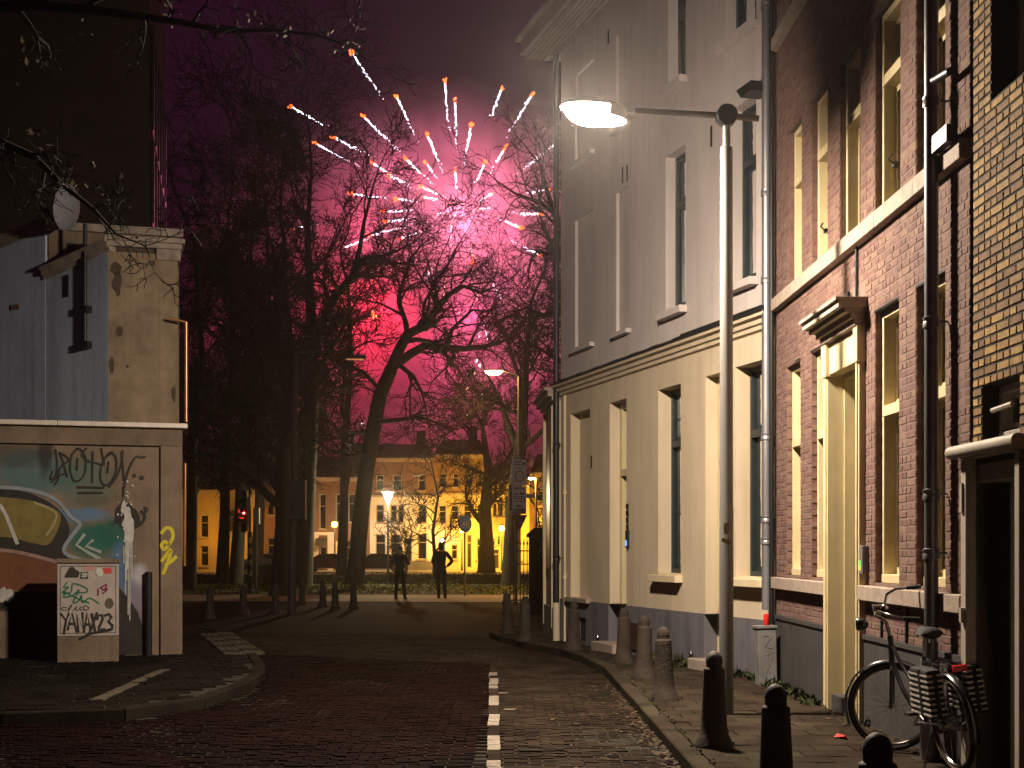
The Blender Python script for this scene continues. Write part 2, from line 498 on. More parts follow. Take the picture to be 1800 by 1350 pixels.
# the road: dark red clinkers up to the corner, grey ones beyond, a parking lane along the kerb
def xline(y): return -.10 - .0132 * (y - 8)
road_poly = [(-30, 3), (xline(3) - .05, 3), (xline(20) - .06, 20.2), (-1.5, 20.9), (-4.2, 22.6), (-4, 21.9), (-3.33, 19.1), (-3.1, 17.8), (-3.0, 16.2), (-3.15, 14.6), (-3.7, 13.6), (-4.75, 13.25), (-8, 13.0), (-30, 12.4)]
road = sheet('road', road_poly, .004, M_JOINT)
clinkers('red_clinkers', M_REDCLINK, lambda x, y: inside(x, y, road_poly), -9, .2, 7.5, 23, 0.0, .014, road, seed=5)
lane_poly = [(xline(3) + .06, 3), (1.33, 3), (1.3, 9), (1.26, 14), (1.21, 18.6), (1.03, 20.3), (.76, 21.7), (.26, 23.3), (-.19, 25.0), (-.41, 26.4), (-2.5, 27.5), (-5.8, 27.6), (-4.0, 22.3), (-1.5, 20.95), (xline(20) + .06, 20.3)]
lane = sheet('parking_lane', lane_poly, .005, M_JOINT)
clinkers('lane_clinkers', M_CLINKER, lambda x, y: inside(x, y, lane_poly), -6, 1.32, 7.5, 27.5, 0.0, .013, lane, seed=6)
ys = [(18.3, 18.75), (17.05, 17.9), (16.6, 16.95), (14.8, 15.75), (13.1, 14.0), (11.5, 12.4), (9.6, 10.95), (8.0, 8.9)]
allb = []
yy = 7.6
for i, (a, b) in enumerate(reversed(ys)):
    allb.append((yy, a - .02, False)); allb.append((a, b, True)); yy = b + .02
allb.append((yy, 20.1, False))
for a, b, white in allb:
    n = max(1, round((b - a) / .33))
    for k in range(n):
        p, q = a + (b - a) * k / n, a + (b - a) * (k + 1) / n
        g = MB(); ym = (p + q) / 2
        g.box((xline(ym) + random.uniform(-.006, .006), ym, .003), (.108, q - p - .008, .046), taper=.97)
        g.build('marker_stone' if white else 'edge_stone', M_WHITE if white else M_CLINKER, road)
for (x, y, l) in ((.0, 16.35, .1), (.02, 14.5, .12)):
    p = gp(884, 1221) if l < .11 else gp(896, 1250)
    g = MB(); g.box((p.x, p.y, .0185), (.11, .05, .006)); g.build('paint_mark', M_WHITE, lane)

# white stripe and tactile strip on the left pavement
a = gp(168, 1231, .12); b = gp(290, 1177, .12)
d = (b - a).normalized(); nn = Vector((-d.y, d.x, 0))
L = (b - a).length
for k in range(11):
    g = MB(); c = a.lerp(b, (k + .5) / 11); c.z = .112
    g.box(c + nn * random.uniform(-.01, .01), (L / 11 - .01, .125, .032), (d, nn, Vector((0, 0, 1))))
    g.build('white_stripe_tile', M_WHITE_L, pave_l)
a = gp(378, 1112, .12); b = gp(432, 1150, .12)
d = (b - a).normalized(); nn = Vector((-d.y, d.x, 0)); L = (b - a).length; nT = int(L / .3)
for k in range(nT):
    for j in (-.5, .5):
        c = a + d * (.15 + k * .3) + nn * j * .3; c.z = .112
        g = MB(); g.box(c, (.292, .292, .03), (d, nn, Vector((0, 0, 1))))
        for p in range(3):
            for q in range(3):
                cc = c + d * (p - 1) * .095 + nn * (q - 1) * .095; cc.z = .129
                g.box(cc, (.045, .045, .008), (d, nn, Vector((0, 0, 1))), taper=.7)
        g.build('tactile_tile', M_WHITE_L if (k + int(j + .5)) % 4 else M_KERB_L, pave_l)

# beyond the junction
M_PROM = mat('pale_path_paving', (0.2, 0.17, 0.13), 0.85, (0.13, 0.11, 0.085), 1.2, 0.2)
prom = sheet('path', [(-40, 45.6), (-12, 45), (0, 43.5), (8, 43.5), (8, 50.6), (-40, 51.2)], .02, M_PROM, -.05)
sheet('quay_street', [(-60, 88), (30, 88), (30, 109.9), (-60, 109.9)], .015, M_PROM)
M_LAWN = mat('dark_soil_lawn', (0.035, 0.045, 0.018), 0.95, (0.02, 0.022, 0.012), 2, .4)
sheet('verge', [(-40, 51.2), (8, 50.6), (8, 66), (-40, 66)], .03, M_LAWN, -.05)

# low ground cover along the path: a mass of small leaves
M_COVER = mat('ground_cover_leaf', (0.16, 0.17, 0.02), 0.9, (0.08, 0.09, 0.012), 5, rnd=.3, spec=.04)
rnd = random.Random(11)
g = MB()
for _ in range(15000):
    x = rnd.uniform(-26, 6.5); y = 50.9 + rnd.random() ** 1.5 * 9
    hmax = .26 + .1 * math.sin(x * 1.7) + .05 * math.sin(x * 4.1 + y)
    if y < 51.4: hmax *= .6
    z = .03 + rnd.random() * max(hmax, .1)
    s = rnd.uniform(.03, .075); t = rnd.uniform(0, 6.3); tl = rnd.uniform(-.9, .9)
    e1 = Vector((math.cos(t), math.sin(t), tl)).normalized() * s
    e2 = Vector((-math.sin(t), math.cos(t), rnd.uniform(-.5, 1))).normalized() * s * .6
    c = Vector((x, y, z))
    g.add([c - e1, c - e2, c + e1, c + e2], [(0, 1, 2, 3)])
tag(g.build('ground_cover', M_COVER), 'low leafy green ground cover beside the far path', 'ground cover', kind='stuff')

# a dark clipped hedge between verge and quay
M_HEDGE = mat('dark_hedge_leaf', (0.02, 0.016, 0.009), 0.9, (0.011, 0.01, 0.006), 3, rnd=.3, spec=.04)
hr = thing('clipped_hedge', 'low dark clipped hedge between the verge and the far quay', 'hedge', (-14, 66, 0))
g = MB(); g.box((-14, 66.4, .24), (48, .6, .46)); g.build('hedge_core', M_HEDGE, hr)
g = MB()
for _ in range(9000):
    x = rnd.uniform(-38, 10); y = rnd.uniform(66.0, 66.8); z = rnd.uniform(.02, .56)
    if rnd.random() < .5: y = 66.05 + rnd.uniform(-.06, .05)
    s = rnd.uniform(.03, .07); t = rnd.uniform(0, 6.3)
    e1 = Vector((math.cos(t), math.sin(t), rnd.uniform(-1, 1))).normalized() * s
    e2 = e1.cross(Vector((rnd.uniform(-1, 1), rnd.uniform(-1, 1), 1))).normalized() * s * .6
    c = Vector((x, y, z)); g.add([c - e1, c - e2, c + e1, c + e2], [(0, 1, 2, 3)])
tag(g.build('hedge_leaves', M_HEDGE, hr), kind='stuff')

# weeds at the foot of the walls, leaf litter in the gutter
M_WEED = mat('weed_green', (0.045, 0.06, 0.018), .7, (0.025, 0.03, 0.01), 8, rnd=.3)
M_LITTER = mat('dead_leaf', (0.06, 0.036, 0.018), .85, (0.03, 0.018, 0.01), 9, rnd=.4)
def weed_patch(g, c, r, n, h):
    for _ in range(n):
        t = rnd.uniform(0, 6.3); q = r * rnd.random()
        b = Vector(c) + Vector((q * math.cos(t), q * math.sin(t), 0))
        d = Vector((rnd.gauss(0, .5), rnd.gauss(0, .5), 1)).normalized()
        l = h * rnd.uniform(.4, 1); w = rnd.uniform(.006, .014)
        sd = d.orthogonal().normalized() * w
        m1 = b + d * l * .6; tp = b + d * l + Vector((d.x, d.y, -.3)) * l * .35
        g.add([b - sd, b + sd, m1 + sd * 1.2, m1 - sd * 1.2, tp], [(0, 1, 2, 3), (3, 2, 4)])
g = MB()
def wallx(y): return (3.03 + .022 * (16.35 - y) if y < 16.35 else 3.03 - .2924 * (y - 16.35))
for (y, n, h) in ((15.9, 50, .16), (15.4, 60, .14), (14.9, 50, .12), (14.4, 40, .1), (14.0, 30, .1), (16.6, 40, .14), (17.0, 50, .16), (17.3, 30, .1), (18.9, 50, .2), (19.3, 60, .24), (19.6, 40, .2), (18.5, 30, .15), (12.3, 20, .1)):
    weed_patch(g, (wallx(y) - .1, y, .118), .16, n, h)
for y in [9 + .22 * i for i in range(45)]:
    if rnd.random() < .8: weed_patch(g, (kr_x(y) + .14, y, .112), .05, 4, .035)
for (x, y) in ((1.56, 11.05), (1.55, 14.45), (1.56, 16.85), (1.5, 19.1)):
    weed_patch(g, (x, y, .118), .19, 26, .05)
tag(g.build('weeds', M_WEED), 'small weeds growing along wall feet and paving joints', 'weeds', kind='stuff')
g = MB()
for _ in range(1200):
    y = rnd.uniform(8.5, 17); x = kr_x(y) - abs(rnd.gauss(0, .09 if rnd.random() < .75 else .5)) - .01
    if rnd.random() < .2: x = wallx(y) - abs(rnd.gauss(0, .12)) - .03
    z = .02 if x < kr_x(y) else .124
    s = rnd.uniform(.012, .035); t = rnd.uniform(0, 6.3)
    e1 = Vector((math.cos(t), math.sin(t), rnd.uniform(-.25, .25))) * s; e2 = Vector((-math.sin(t), math.cos(t), rnd.uniform(-.25, .25))) * s * .55
    c = Vector((x, y, z + rnd.uniform(.002, .02))); g.add([c - e1, c - e2, c + e1, c + e2], [(0, 1, 2, 3)])
tag(g.build('leaf_litter', M_LITTER), 'dead brown leaves lying in the gutter by the kerb', 'leaves', kind='stuff')
g = MB(); p = gp(940, 1324); g.box((p.x + .02, p.y, .02), (.3, .035, .012)); g.box((p.x + .2, p.y + .02, .021), (.09, .02, .01))
tag(g.build('fallen_twig', M_BARK), 'dark stick lying on the brick parking lane', 'stick')

# ================================================================== HOUSES ON THE RIGHT
def window(house, fr, u0, u1, z0, z1, back, fm, trans=None, ft=.06, sill=None, sillm=None, curtain=None, mull=False, sash=None, name='window', divs=(), dp=.1):
    """box frame set back in its opening; panes, sashes, sill and curtain are its sub-parts"""
    g = MB(); w1 = -back; w0 = w1 - dp
    g.fbox(fr, u0, u0 + ft, z0, z1, w0, w1); g.fbox(fr, u1 - ft, u1, z0, z1, w0, w1)
    g.fbox(fr, u0 + ft, u1 - ft, z1 - ft, z1, w0, w1 - .002); g.fbox(fr, u0 + ft, u1 - ft, z0, z0 + ft * 1.2, w0, w1 + .02)
    cells = [(z0 + ft * 1.2, z1 - ft)]
    if trans:
        g.fbox(fr, u0 + ft, u1 - ft, trans - .045, trans + .045, w0, w1 + .015)
        cells = [(z0 + ft * 1.2, trans - .045), (trans + .045, z1 - ft)]
    o = g.build(name, fm, house, bevel=.004)
    sm = sash or fm
    for (a, b) in cells:
        st = .045; p, q = u0 + ft, u1 - ft
        s = MB()
        s.fbox(fr, p, p + st, a, b, w0 + .01, w0 + .05); s.fbox(fr, q - st, q, a, b, w0 + .01, w0 + .05)
        s.fbox(fr, p + st, q - st, a, a + st * 1.3, w0 + .01, w0 + .049); s.fbox(fr, p + st, q - st, b - st, b, w0 + .01, w0 + .049)
        for t in divs:
            zz = a + (b - a) * t
            s.fbox(fr, p + st, q - st, zz - .014, zz + .014, w0 + .02, w0 + .045)
        if mull:
            s.fbox(fr, (p + q) / 2 - .018, (p + q) / 2 + .018, a + st, b - st, w0 + .015, w0 + .047)
        s.build('sash', sm, o)
        n = MB(); n.quad(fr.pt(p + st, a + st, w0 + .04), fr.pt(q - st, a + st, w0 + .04), fr.pt(q - st, b - st, w0 + .04), fr.pt(p + st, b - st, w0 + .04))
        n.build('pane', M_GLASS, o)
    if curtain:
        c = MB(); n = 26
        ca, cb = u0 + (u1 - u0) * curtain[0], u0 + (u1 - u0) * curtain[1]
        vs = []
        for i in range(n + 1):
            u = ca + (cb - ca) * i / n; w = w0 - .1 + .025 * math.sin(i * 1.9)
            vs += [fr.pt(u, z0 + .03, w), fr.pt(u, z1 - .03, w)]
        c.add(vs, [(2 * i, 2 * i + 2, 2 * i + 3, 2 * i + 1) for i in range(n)])
        c.build('curtain', M_CURTAIN, o, smooth=True)
    if sill:
        s = MB(); over, th, pr = sill
        s.prism([(u0 - over, z0 - th), (u1 + over, z0 - th), (u1 + over, z0 - .012), (u0 - over, z0 - .012)], fr, -back + .001, pr)
        s.build('sill', sillm or fm, o, bevel=.006)
    return o

def downpipe(house, fr, u, z0, z1, w, r, collars, m, n=14):
    g = MB(); g.tube([fr.pt(u, z0, w), fr.pt(u, z1, w)], r, n)
    o = g.build('downpipe', m, house, smooth=True)
    for z in collars:
        c = MB(); c.lathe([(r + .001, -.05), (r + .012, -.045), (r + .012, -.01), (r + .006, 0), (r + .012, .01), (r + .012, .03), (r + .001, .035)], fr.pt(u, z, w), n)
        c.tube([fr.pt(u, z, w), fr.pt(u, z, -.02)], .009, 6)
        c.build('collar', m, o, smooth=True)
    return o

# ---------------- the pale stucco house
FW = Frame((3.03, 16.35), (-.2806, .9598)).face((0, 18))
wh = thing('stucco_house', 'tall pale stucco corner house with cream lower storey and grey plinth', 'house', (3.03, 16.35, .1))
ENDU = 7.87
DPT = .27
w_low = [(6.4, 7.36, .86, 3.87, .16), (4.79, 5.5, .12, 3.87, .32), (2.76, 3.56, 1.3, 3.86, DPT), (1.28, 1.96, .12, 3.86, .32), (.22, 1.07, 1.3, 3.87, DPT)]
w_up = [(6.24, 7.13, 4.9, 7.0, .05), (4.65, 5.22, 4.88, 7.0, .05), (2.6, 3.29, 4.88, 7.02, .22), (.5, 1.18, 4.87, 7.04, .22), (2.6, 3.2, 7.92, 9.35, .22), (.5, 1.36, 7.9, 9.3, .22), (4.65, 5.22, 7.92, 9.35, .04), (6.24, 7.13, 7.92, 9.35, .04)]
PZ = .82
g = MB(); wall(g, FW, .0, ENDU, PZ, 4.2, w_low)
g.fbox(FW, -.2, .0, .1, 10, -.6, -.02)
g.build('lower_wall', M_STUCCO_LO, wh)
g = MB(); wall(g, FW, .0, ENDU, 4.4, 10.0, w_up)
g.build('upper_wall', M_STUCCO_UP, wh)
g = MB(); wall(g, FW, 0, ENDU, .1, PZ, [(a, b, c, d, e + .02) for a, b, c, d, e in w_low if c < PZ] + [(6.55, 6.95, .16, .55, .1)], w=.02)
g.quad(FW.pt(0, PZ, 0), FW.pt(1.28, PZ, 0), FW.pt(1.28, PZ, .02), FW.pt(0, PZ, .02))
for a, b in ((1.96, 4.79), (5.5, ENDU)): g.quad(FW.pt(a, PZ, 0), FW.pt(b, PZ, 0), FW.pt(b, PZ, .02), FW.pt(a, PZ, .02))
g.build('plinth', M_PLINTH, wh)
# back of the niches, end wall, core, roof
for i, (a, b, c, d, e) in enumerate(w_low + w_up):
    if e < .2:
        g = MB(); g.quad(FW.pt(a, c, -e), FW.pt(b, c, -e), FW.pt(b, d, -e), FW.pt(a, d, -e))
        g.build('niche_panel', M_STUCCO_LO if c < 4 else M_STUCCO_UP, wh)
g = MB()
pts = [FW.pt(ENDU, 0, 0), FW.pt(ENDU, 0, -9), FW.pt(0, 0, -9), FW.pt(0, 0, -.6), FW.pt(0, 0, 0)]
for (a, b) in ((pts[0], pts[1]), (pts[1], pts[2]), (pts[2], pts[4])):
    g.quad(a, b, b + Vector((0, 0, 10)), a + Vector((0, 0, 10)))
g.build('end_wall', M_STUCCO_UP, wh)
g = MB(); g.quad(FW.pt(.02, .1, -1.4), FW.pt(ENDU - .02, .1, -1.4), FW.pt(ENDU - .02, 10, -1.4), FW.pt(.02, 10, -1.4))
g.quad(FW.pt(.02, 4.3, -.5), FW.pt(ENDU - .02, 4.3, -.5), FW.pt(ENDU - .02, 4.3, -1.4), FW.pt(.02, 4.3, -1.4))
g.build('interior', M_ROOM, wh)
# string cornice between the storeys with its dark lead cap
g = MB()
prof = [(4.2, 0), (4.22, .045), (4.27, .05), (4.28, .085), (4.34, .1), (4.35, .15), (4.39, .16), (4.4, .0)]
for (z1, p1), (z2, p2) in zip(prof, prof[1:]):
    g.quad(FW.pt(0, z1, p1), FW.pt(ENDU + .05, z1, p1), FW.pt(ENDU + .05, z2, p2), FW.pt(0, z2, p2))
g.add([FW.pt(ENDU + .05, z, p) for z, p in prof], [tuple(range(len(prof)))])
g.build('string_cornice', M_STUCCO_LO, wh)
g = MB(); n = 30
for i in range(n):
    a, b = ENDU * i / n, ENDU * (i + 1) / n
    t = .05 if (a < 2.1) else (.022 if i % 3 else .03)
    g.fbox(FW, a, b, 4.393, 4.4 + t, .001, .185)
g.build('lead_cap', M_BLACK, wh)
# eaves
g = MB()
g.fbox(FW, -.1, ENDU + .45, 10.0, 10.06, -9, .5); g.fbox(FW, -.1, ENDU + .5, 10.06, 10.3, -9, .56); g.fbox(FW, -.1, ENDU + .58, 10.3, 10.36, -9, .64)
for k in range(6): g.fbox(FW, -.05, ENDU + .4, 9.965, 9.998, .05 + k * .075, .1 + k * .075)
g.build('eaves', M_STUCCO_UP, wh)
g = MB(); vs = [FW.pt(-.1, 10.36, .6), FW.pt(ENDU + .5, 10.36, .6), FW.pt(ENDU + .5, 10.36, -9), FW.pt(-.1, 10.36, -9), FW.pt(-.1, 13.2, -4.2), FW.pt(ENDU - 2, 13.2, -4.2)]
g.add(vs, [(0, 1, 5, 4), (1, 2, 5), (2, 3, 4, 5), (3, 0, 4)]); g.build('roof', mat('dark_roof_tile', (.05, .04, .038), .7), wh)
# windows with dark frames
for (a, b, c, d, e), tr, cu, dv in ((w_low[2], 3.1, (.5, 1), (.45,)), (w_low[4], 3.05, (.0, .5), ()), (w_up[2], 6.35, (.55, 1), ()), (w_up[3], 6.35, (.0, .3), ()), (w_up[4], 8.9, None, ()), (w_up[5], 8.9, None, ())):
    window(wh, FW, a + .01, b - .01, c + .02, d - .01, e - .08, M_DARKFRAME, tr, .05, None, None, cu, mull=False, divs=dv)
    s = MB(); z = c
    s.prism([(a - .07, z - .1), (b + .07, z - .1), (b + .07, z - .005), (a - .07, z - .005)], FW, .003, .12)
    s.prism([(a + .003, z - .05), (b - .003, z - .05), (b - .003, z + .018), (a + .003, z + .018)], FW, -e + .05, .003)
    s.build('window_sill', M_CREAM if c < 4 else M_STUCCO_UP, wh, bevel=.006)
for (a, b, c, d, e) in (w_low[0], w_up[0], w_up[1], w_up[6], w_up[7]):
    s = MB(); s.fbox(FW, a - .06, b + .06, c - .07, c - .004, .003, .09); s.build('niche_sill', M_STUCCO_UP if c > 4 else M_STONE, wh, bevel=.004)
# doors: frame, panelled leaf, fanlight, step
def house_door(house, fr, u0, u1, z0, z1, dep, fm, lm, head, hside=1):
    g = MB(); ft = .09; w1 = -dep + .16; w0 = -dep
    g.fbox(fr, u0, u0 + ft, z0, z1, w0, w1); g.fbox(fr, u1 - ft, u1, z0, z1, w0, w1); g.fbox(fr, u0 + ft, u1 - ft, z1 - ft, z1, w0, w1 - .002)
    g.fbox(fr, u0 + ft, u1 - ft, head, head + .11, w0, w1 + .02)
    g.fbox(fr, u0 + .012, u0 + .05, z0, z1, w1, w1 + .02)
    o = g.build('door_frame', fm, house, bevel=.005)
    p = MB(); p.quad(fr.pt(u0 + ft, head + .11, w0 + .05), fr.pt(u1 - ft, head + .11, w0 + .05), fr.pt(u1 - ft, z1 - ft, w0 + .05), fr.pt(u0 + ft, z1 - ft, w0 + .05)); p.build('fanlight', M_GLASS, o)
    l = MB(); a, b = u0 + ft + .004, u1 - ft - .004
    l.fbox(fr, a, b, z0 + .02, head - .004, w0 + .02, w0 + .06)
    for (c, d) in ((.08, .32), (.38, .93)):
        zz0 = z0 + (head - z0) * c; zz1 = z0 + (head - z0) * d
        for q in (zz0, zz1): l.fbox(fr, a + .06, b - .06, q - .015, q + .015, w0 + .061, w0 + .075)
        for q in (a + .06, b - .06): l.fbox(fr, q - .012, q + .012, zz0, zz1, w0 + .061, w0 + .074)
    d = l.build('door', lm, house)
    h = MB(); hu = b - .06 if hside > 0 else a + .06
    h.tube([fr.pt(hu, z0 + 1.02, w0 + .06), fr.pt(hu, z0 + 1.02, w0 + .12), fr.pt(hu - .1 * hside, z0 + 1.02, w0 + .12)], .011, 8)
    h.fbox(fr, hu - .02, hu + .02, z0 + .93, z0 + 1.1, w0 + .06, w0 + .066)
    h.build('handle', M_CHROME, d, smooth=True)
    return o
M_DOOR = mat('dark_door_paint', (.02, .022, .024), .4)
for k, (a, b, c, d, e) in enumerate((w_low[1], w_low[3])):
    house_door(wh, FW, a + .002, b - .002, .25, d - .01, e, M_YELLOW, M_DOOR, 2.75, -1)
    s = MB(); s.fbox(FW, a - .12, b + .12, .1, .25, -e + .02, .26 if k == 0 else .2); s.build('door_step', M_STONE, wh, bevel=.012)
    lm = MB(); u = a + .07; z = 3.0
    lm.lathe([(.02, 0), (.05, .02), (.055, .12), (.03, .16)], FW.pt(u + .03, z, -.1), 10); lm.build('porch_lamp', M_CREAM, wh, smooth=True)
# cellar grate, number letters, intercom with blue light, vent slots, brass boot pegs
g = MB(); g.quad(FW.pt(6.55, .16, -.06), FW.pt(6.95, .16, -.06), FW.pt(6.95, .55, -.06), FW.pt(6.55, .55, -.06))
for k in range(7): g.fbox(FW, 6.56 + k * .06, 6.58 + k * .06, .17, .54, -.05, -.03)
g.build('cellar_grate', M_BLACK, wh)
g = MB(); g.fbox(FW, 4.22, 4.62, .2, .58, .021, .05); g.build('cellar_hatch', mat('brown_hatch', (.05, .022, .02), .6), wh)
g = MB()
for k in range(4): 
    u, z = FW.hit(1103, 890 + k * 12); g.fbox(FW, 4.69, 4.74, z - .04, z + .035, .001, .03)
g.build('house_letters', M_BLACK, wh)
u, z = FW.hit(1103, 950)
g = MB(); g.fbox(FW, 4.66, 4.74, z - .11, z + .15, .001, .04); ic = g.build('intercom', M_DARKMETAL, wh, bevel=.005)
g = MB(); g.fbox(FW, 4.675, 4.725, z - .08, z + .0, .04, .044); g.build('blue_button', glow('blue_led', (.08, .2, 1), 3.0), ic)
for (px, py, s) in ((1040, 812, .1), (1251, 240, .13), (1095, 308, .12), (1103, 305, .12), (1070, 65, .1)):
    u, z = FW.hit(px, py); g = MB(); g.fbox(FW, u - .02, u + .02, z - s, z + s, .001, .012); g.build('vent_slot', M_BLACK, wh)
for px, py in ((1057, 1113), (1222, 1145)):
    u, z = FW.hit(px, py); g = MB(); g.lathe([(.022, 0), (.022, .16), (.03, .17), (.02, .2)], FW.pt(u, .118, .06), 10); g.build('boot_peg', M_CHROME, wh, smooth=True)
# downpipes of the stucco house
downpipe(wh, FW, ENDU - .03, .75, 9.95, .09, .05, (1.5, 3.4, 5.6, 7.6), M_DARKMETAL)
g = MB(); g.tube([FW.pt(ENDU - .03, .1, .09), FW.pt(ENDU - .03, .75, .09)], .06, 12); g.build('pipe_shoe', M_STUCCO_LO, wh, smooth=True)
downpipe(wh, FW, ENDU - .3, .12, 4.2, .03, .022, (1.2, 2.6), M_CREAM, 8)
downpipe(wh, FW, .03, .95, 10.2, .1, .055, (1.75, 2.0, 2.95, 4.75, 5.75, 7.9), M_ZINC)
g = MB(); g.tube([FW.pt(-.06, .12, .08), FW.pt(-.06, 9.9, .08)], .028, 8); g.build('dark_gap_tube', M_BLACK, wh, smooth=True)  # black tube drawn for the dark gap between downpipe and brick
# awning bracket by the upper window
g = MB(); u, z = FW.hit(1318, 178); g.fbox(FW, .02, .32, z - .09, z + .02, .05, .3); g.prism([(.32, z - .07), (.42, z + .02), (.32, z + .02)], FW, .05, .3); g.build('wall_bracket', M_BLACK, wh)

# ---------------- low annexe at the far end
FA = Frame((.81 - .02, 23.92), (-.065, 1)).face((-3, 24))
an = thing('low_annexe', 'narrow low cream annexe with moulded cornice past the stucco house', 'house', (.79, 23.9, .1))
g = MB(); g.fbox(FA, .02, 2.2, .65, 4.15, -3.5, .05); g.build('wall', M_STUCCO_LO, an)
g = MB(); g.fbox(FA, .015, 2.25, .1, .65, -3.5, .09); g.build('plinth', M_PLINTH, an)
g = MB(); g.fbox(FA, .0, 2.3, 4.15, 4.22, -3.6, .12); g.fbox(FA, .0, 2.35, 4.22, 4.32, -3.6, .19); g.fbox(FA, .0, 2.4, 4.32, 4.37, -3.6, .25); g.build('cornice', M_STONE, an)
g = MB(); g.fbox(FA, .3, .42, .3, 4.1, .05, .1); g.fbox(FA, 1.9, 2.02, .3, 4.1, .05, .1); g.build('pilaster', M_CREAM, an)
g = MB(); g.fbox(FA, .8, 1.5, 1.3, 3.5, .051, .075); g.build('window', M_DARKFRAME, an)
g = MB(); g.fbox(FA, .85, 1.45, 1.35, 3.45, .0752, .079); g.build('pane', mat('dark_pane', (.01, .01, .012), .35, spec=.3), an)

# ---------------- the red brick house
FB = Frame((3.03, 16.35), (.022, -1)).face((0, 12))
bh = thing('brick_house', 'red brown brick town house with pale yellow windows and door surround', 'house', (3.03, 16.3, .1))
UB0, UB1 = .06, 6.5
gw = [(.61, 1.28, 1.36, 3.66, .3), (1.78, 2.43, 1.36, 3.66, .3), (4.13, 4.83, 1.36, 3.68, .3), (5.28, 5.98, 1.36, 3.68, .3)]
uw = [(.72, 1.34, 4.5, 6.22, .28), (1.8, 2.46, 4.5, 6.22, .28), (2.93, 3.66, 4.5, 6.22, .28), (4.13, 4.87, 4.5, 6.22, .28), (5.28, 5.98, 4.5, 6.22, .28)]
tw = [(a, b, 7.5, 9.2, .28) for a, b, *_ in uw]
DOOR = (2.68, 3.74, .1, 3.85, .55)
ops = gw + uw + tw + [DOOR]
g = MB(); wall(g, FB, UB0, UB1, .1, 10.4, ops)
g.fbox(FB, UB0 - .06, UB0, .1, 10.4, -8, -.05)
g.build('mortar_wall', M_MORTAR, bh)
g = MB()
for (a, b, c, d, e) in gw + uw + tw:
    for (p, q) in ((a, a + .004), (b - .004, b)): g.fbox(FB, p, q, c, d, -e, -.002)
for o_ in gw + uw + tw:
    n = int((o_[3] - o_[2]) / .124)
    for k in range(n):
        zz = o_[2] + .02 + k * .124
        g.fbox(FB, o_[0] + .004, o_[0] + .011, zz, zz + .05, -.2, -.004)
        g.fbox(FB, o_[1] - .011, o_[1] - .004, zz + .062, zz + .112, -.2, -.004)
tag(g.build('reveal_bricks', M_BRICK, bh), kind='stuff')
BAND = [(UB0, UB1, 4.36, 4.5), (UB0, 2.6, 1.2, 1.33), (3.82, UB1, 1.2, 1.33), (UB0, UB1, 7.34, 7.48)]
bops = [(a - .0, b + .0, c, d, 0) for a, b, c, d, e in ops] + [(a, b, c, d, 0) for a, b, c, d in BAND] + [(2.6, 3.82, .1, 4.0, 0)]
BR = courses(UB0, UB1, .9, 10.3, bops, .208, .052, .0105, 4)
def lay(BR, fr, m, house, score, seed, w=.003):
    rnd = random.Random(seed)
    full = [b for b in BR if abs((b[1] - b[0]) - .208) < .004]
    full.sort(key=score)
    keep = set(full[:300])
    g = MB(); g.fbox(fr, 0, 0, 0, 0, 0, 0); g = MB()
    s = .004
    me = None
    for b in BR:
        p = w + rnd.uniform(-.0015, .002)
        if b in keep:
            if me is None:
                q = MB(); q.v = []
                h0, h1, v0, v1 = -.104, .104, -.026, .026
                vs = [(h0, -.02, v0), (h1, -.02, v0), (h1, -.02, v1), (h0, -.02, v1), (h0 + s, 0, v0 + s), (h1 - s, 0, v0 + s), (h1 - s, 0, v1 - s), (h0 + s, 0, v1 - s)]
                q.add(vs, [(4, 5, 6, 7), (0, 1, 5, 4), (1, 2, 6, 5), (2, 3, 7, 6), (3, 0, 4, 7)])
                t = q.build('brick_shape', m); me = t.data; bpy.data.objects.remove(t)
            o = link(bpy.data.objects.new('brick', me))
            o.location = fr.pt((b[0] + b[1]) / 2, (b[2] + b[3]) / 2, p)
            R = Matrix((fr.u, fr.n, fr.z)).transposed()
            o.rotation_euler = R.to_euler()
            o.parent = house; o.matrix_parent_inverse = ROOT[house.name].inverted()
            if R.determinant() < 0:
                o.rotation_euler = Matrix((-fr.u, fr.n, fr.z)).transposed().to_euler()
        else:
            u0, u1, z0, z1 = b
            vs = [fr.pt(u0, z0, -.012), fr.pt(u1, z0, -.012), fr.pt(u1, z1, -.012), fr.pt(u0, z1, -.012)] + [fr.pt(u0 + s, z0 + s, p), fr.pt(u1 - s, z0 + s, p), fr.pt(u1 - s, z1 - s, p), fr.pt(u0 + s, z1 - s, p)]
            g.add(vs, [(4, 5, 6, 7), (0, 1, 5, 4), (1, 2, 6, 5), (2, 3, 7, 6), (3, 0, 4, 7)])
    tag(g.build('brickwork', m, house), kind='stuff')
lay(BR, FB, M_BRICK, bh, lambda b: -b[0] + 9 * (abs(b[2] - 2.3) > 2.05), 3)
for i, (a, b, c, d) in enumerate(BAND):
    n = max(1, round((b - a) / 1.15)); 
    for k in range(n):
        p, q = a + (b - a) * k / n, a + (b - a) * (k + 1) / n
        g = MB(); g.prism([(p + .002, c), (q - .002, c), (q - .002, d), (p + .002, d)], FB, -.02, .075 + .002 * (k % 2)); 
        g.build('band_stone', M_STONE, bh, bevel=.008)
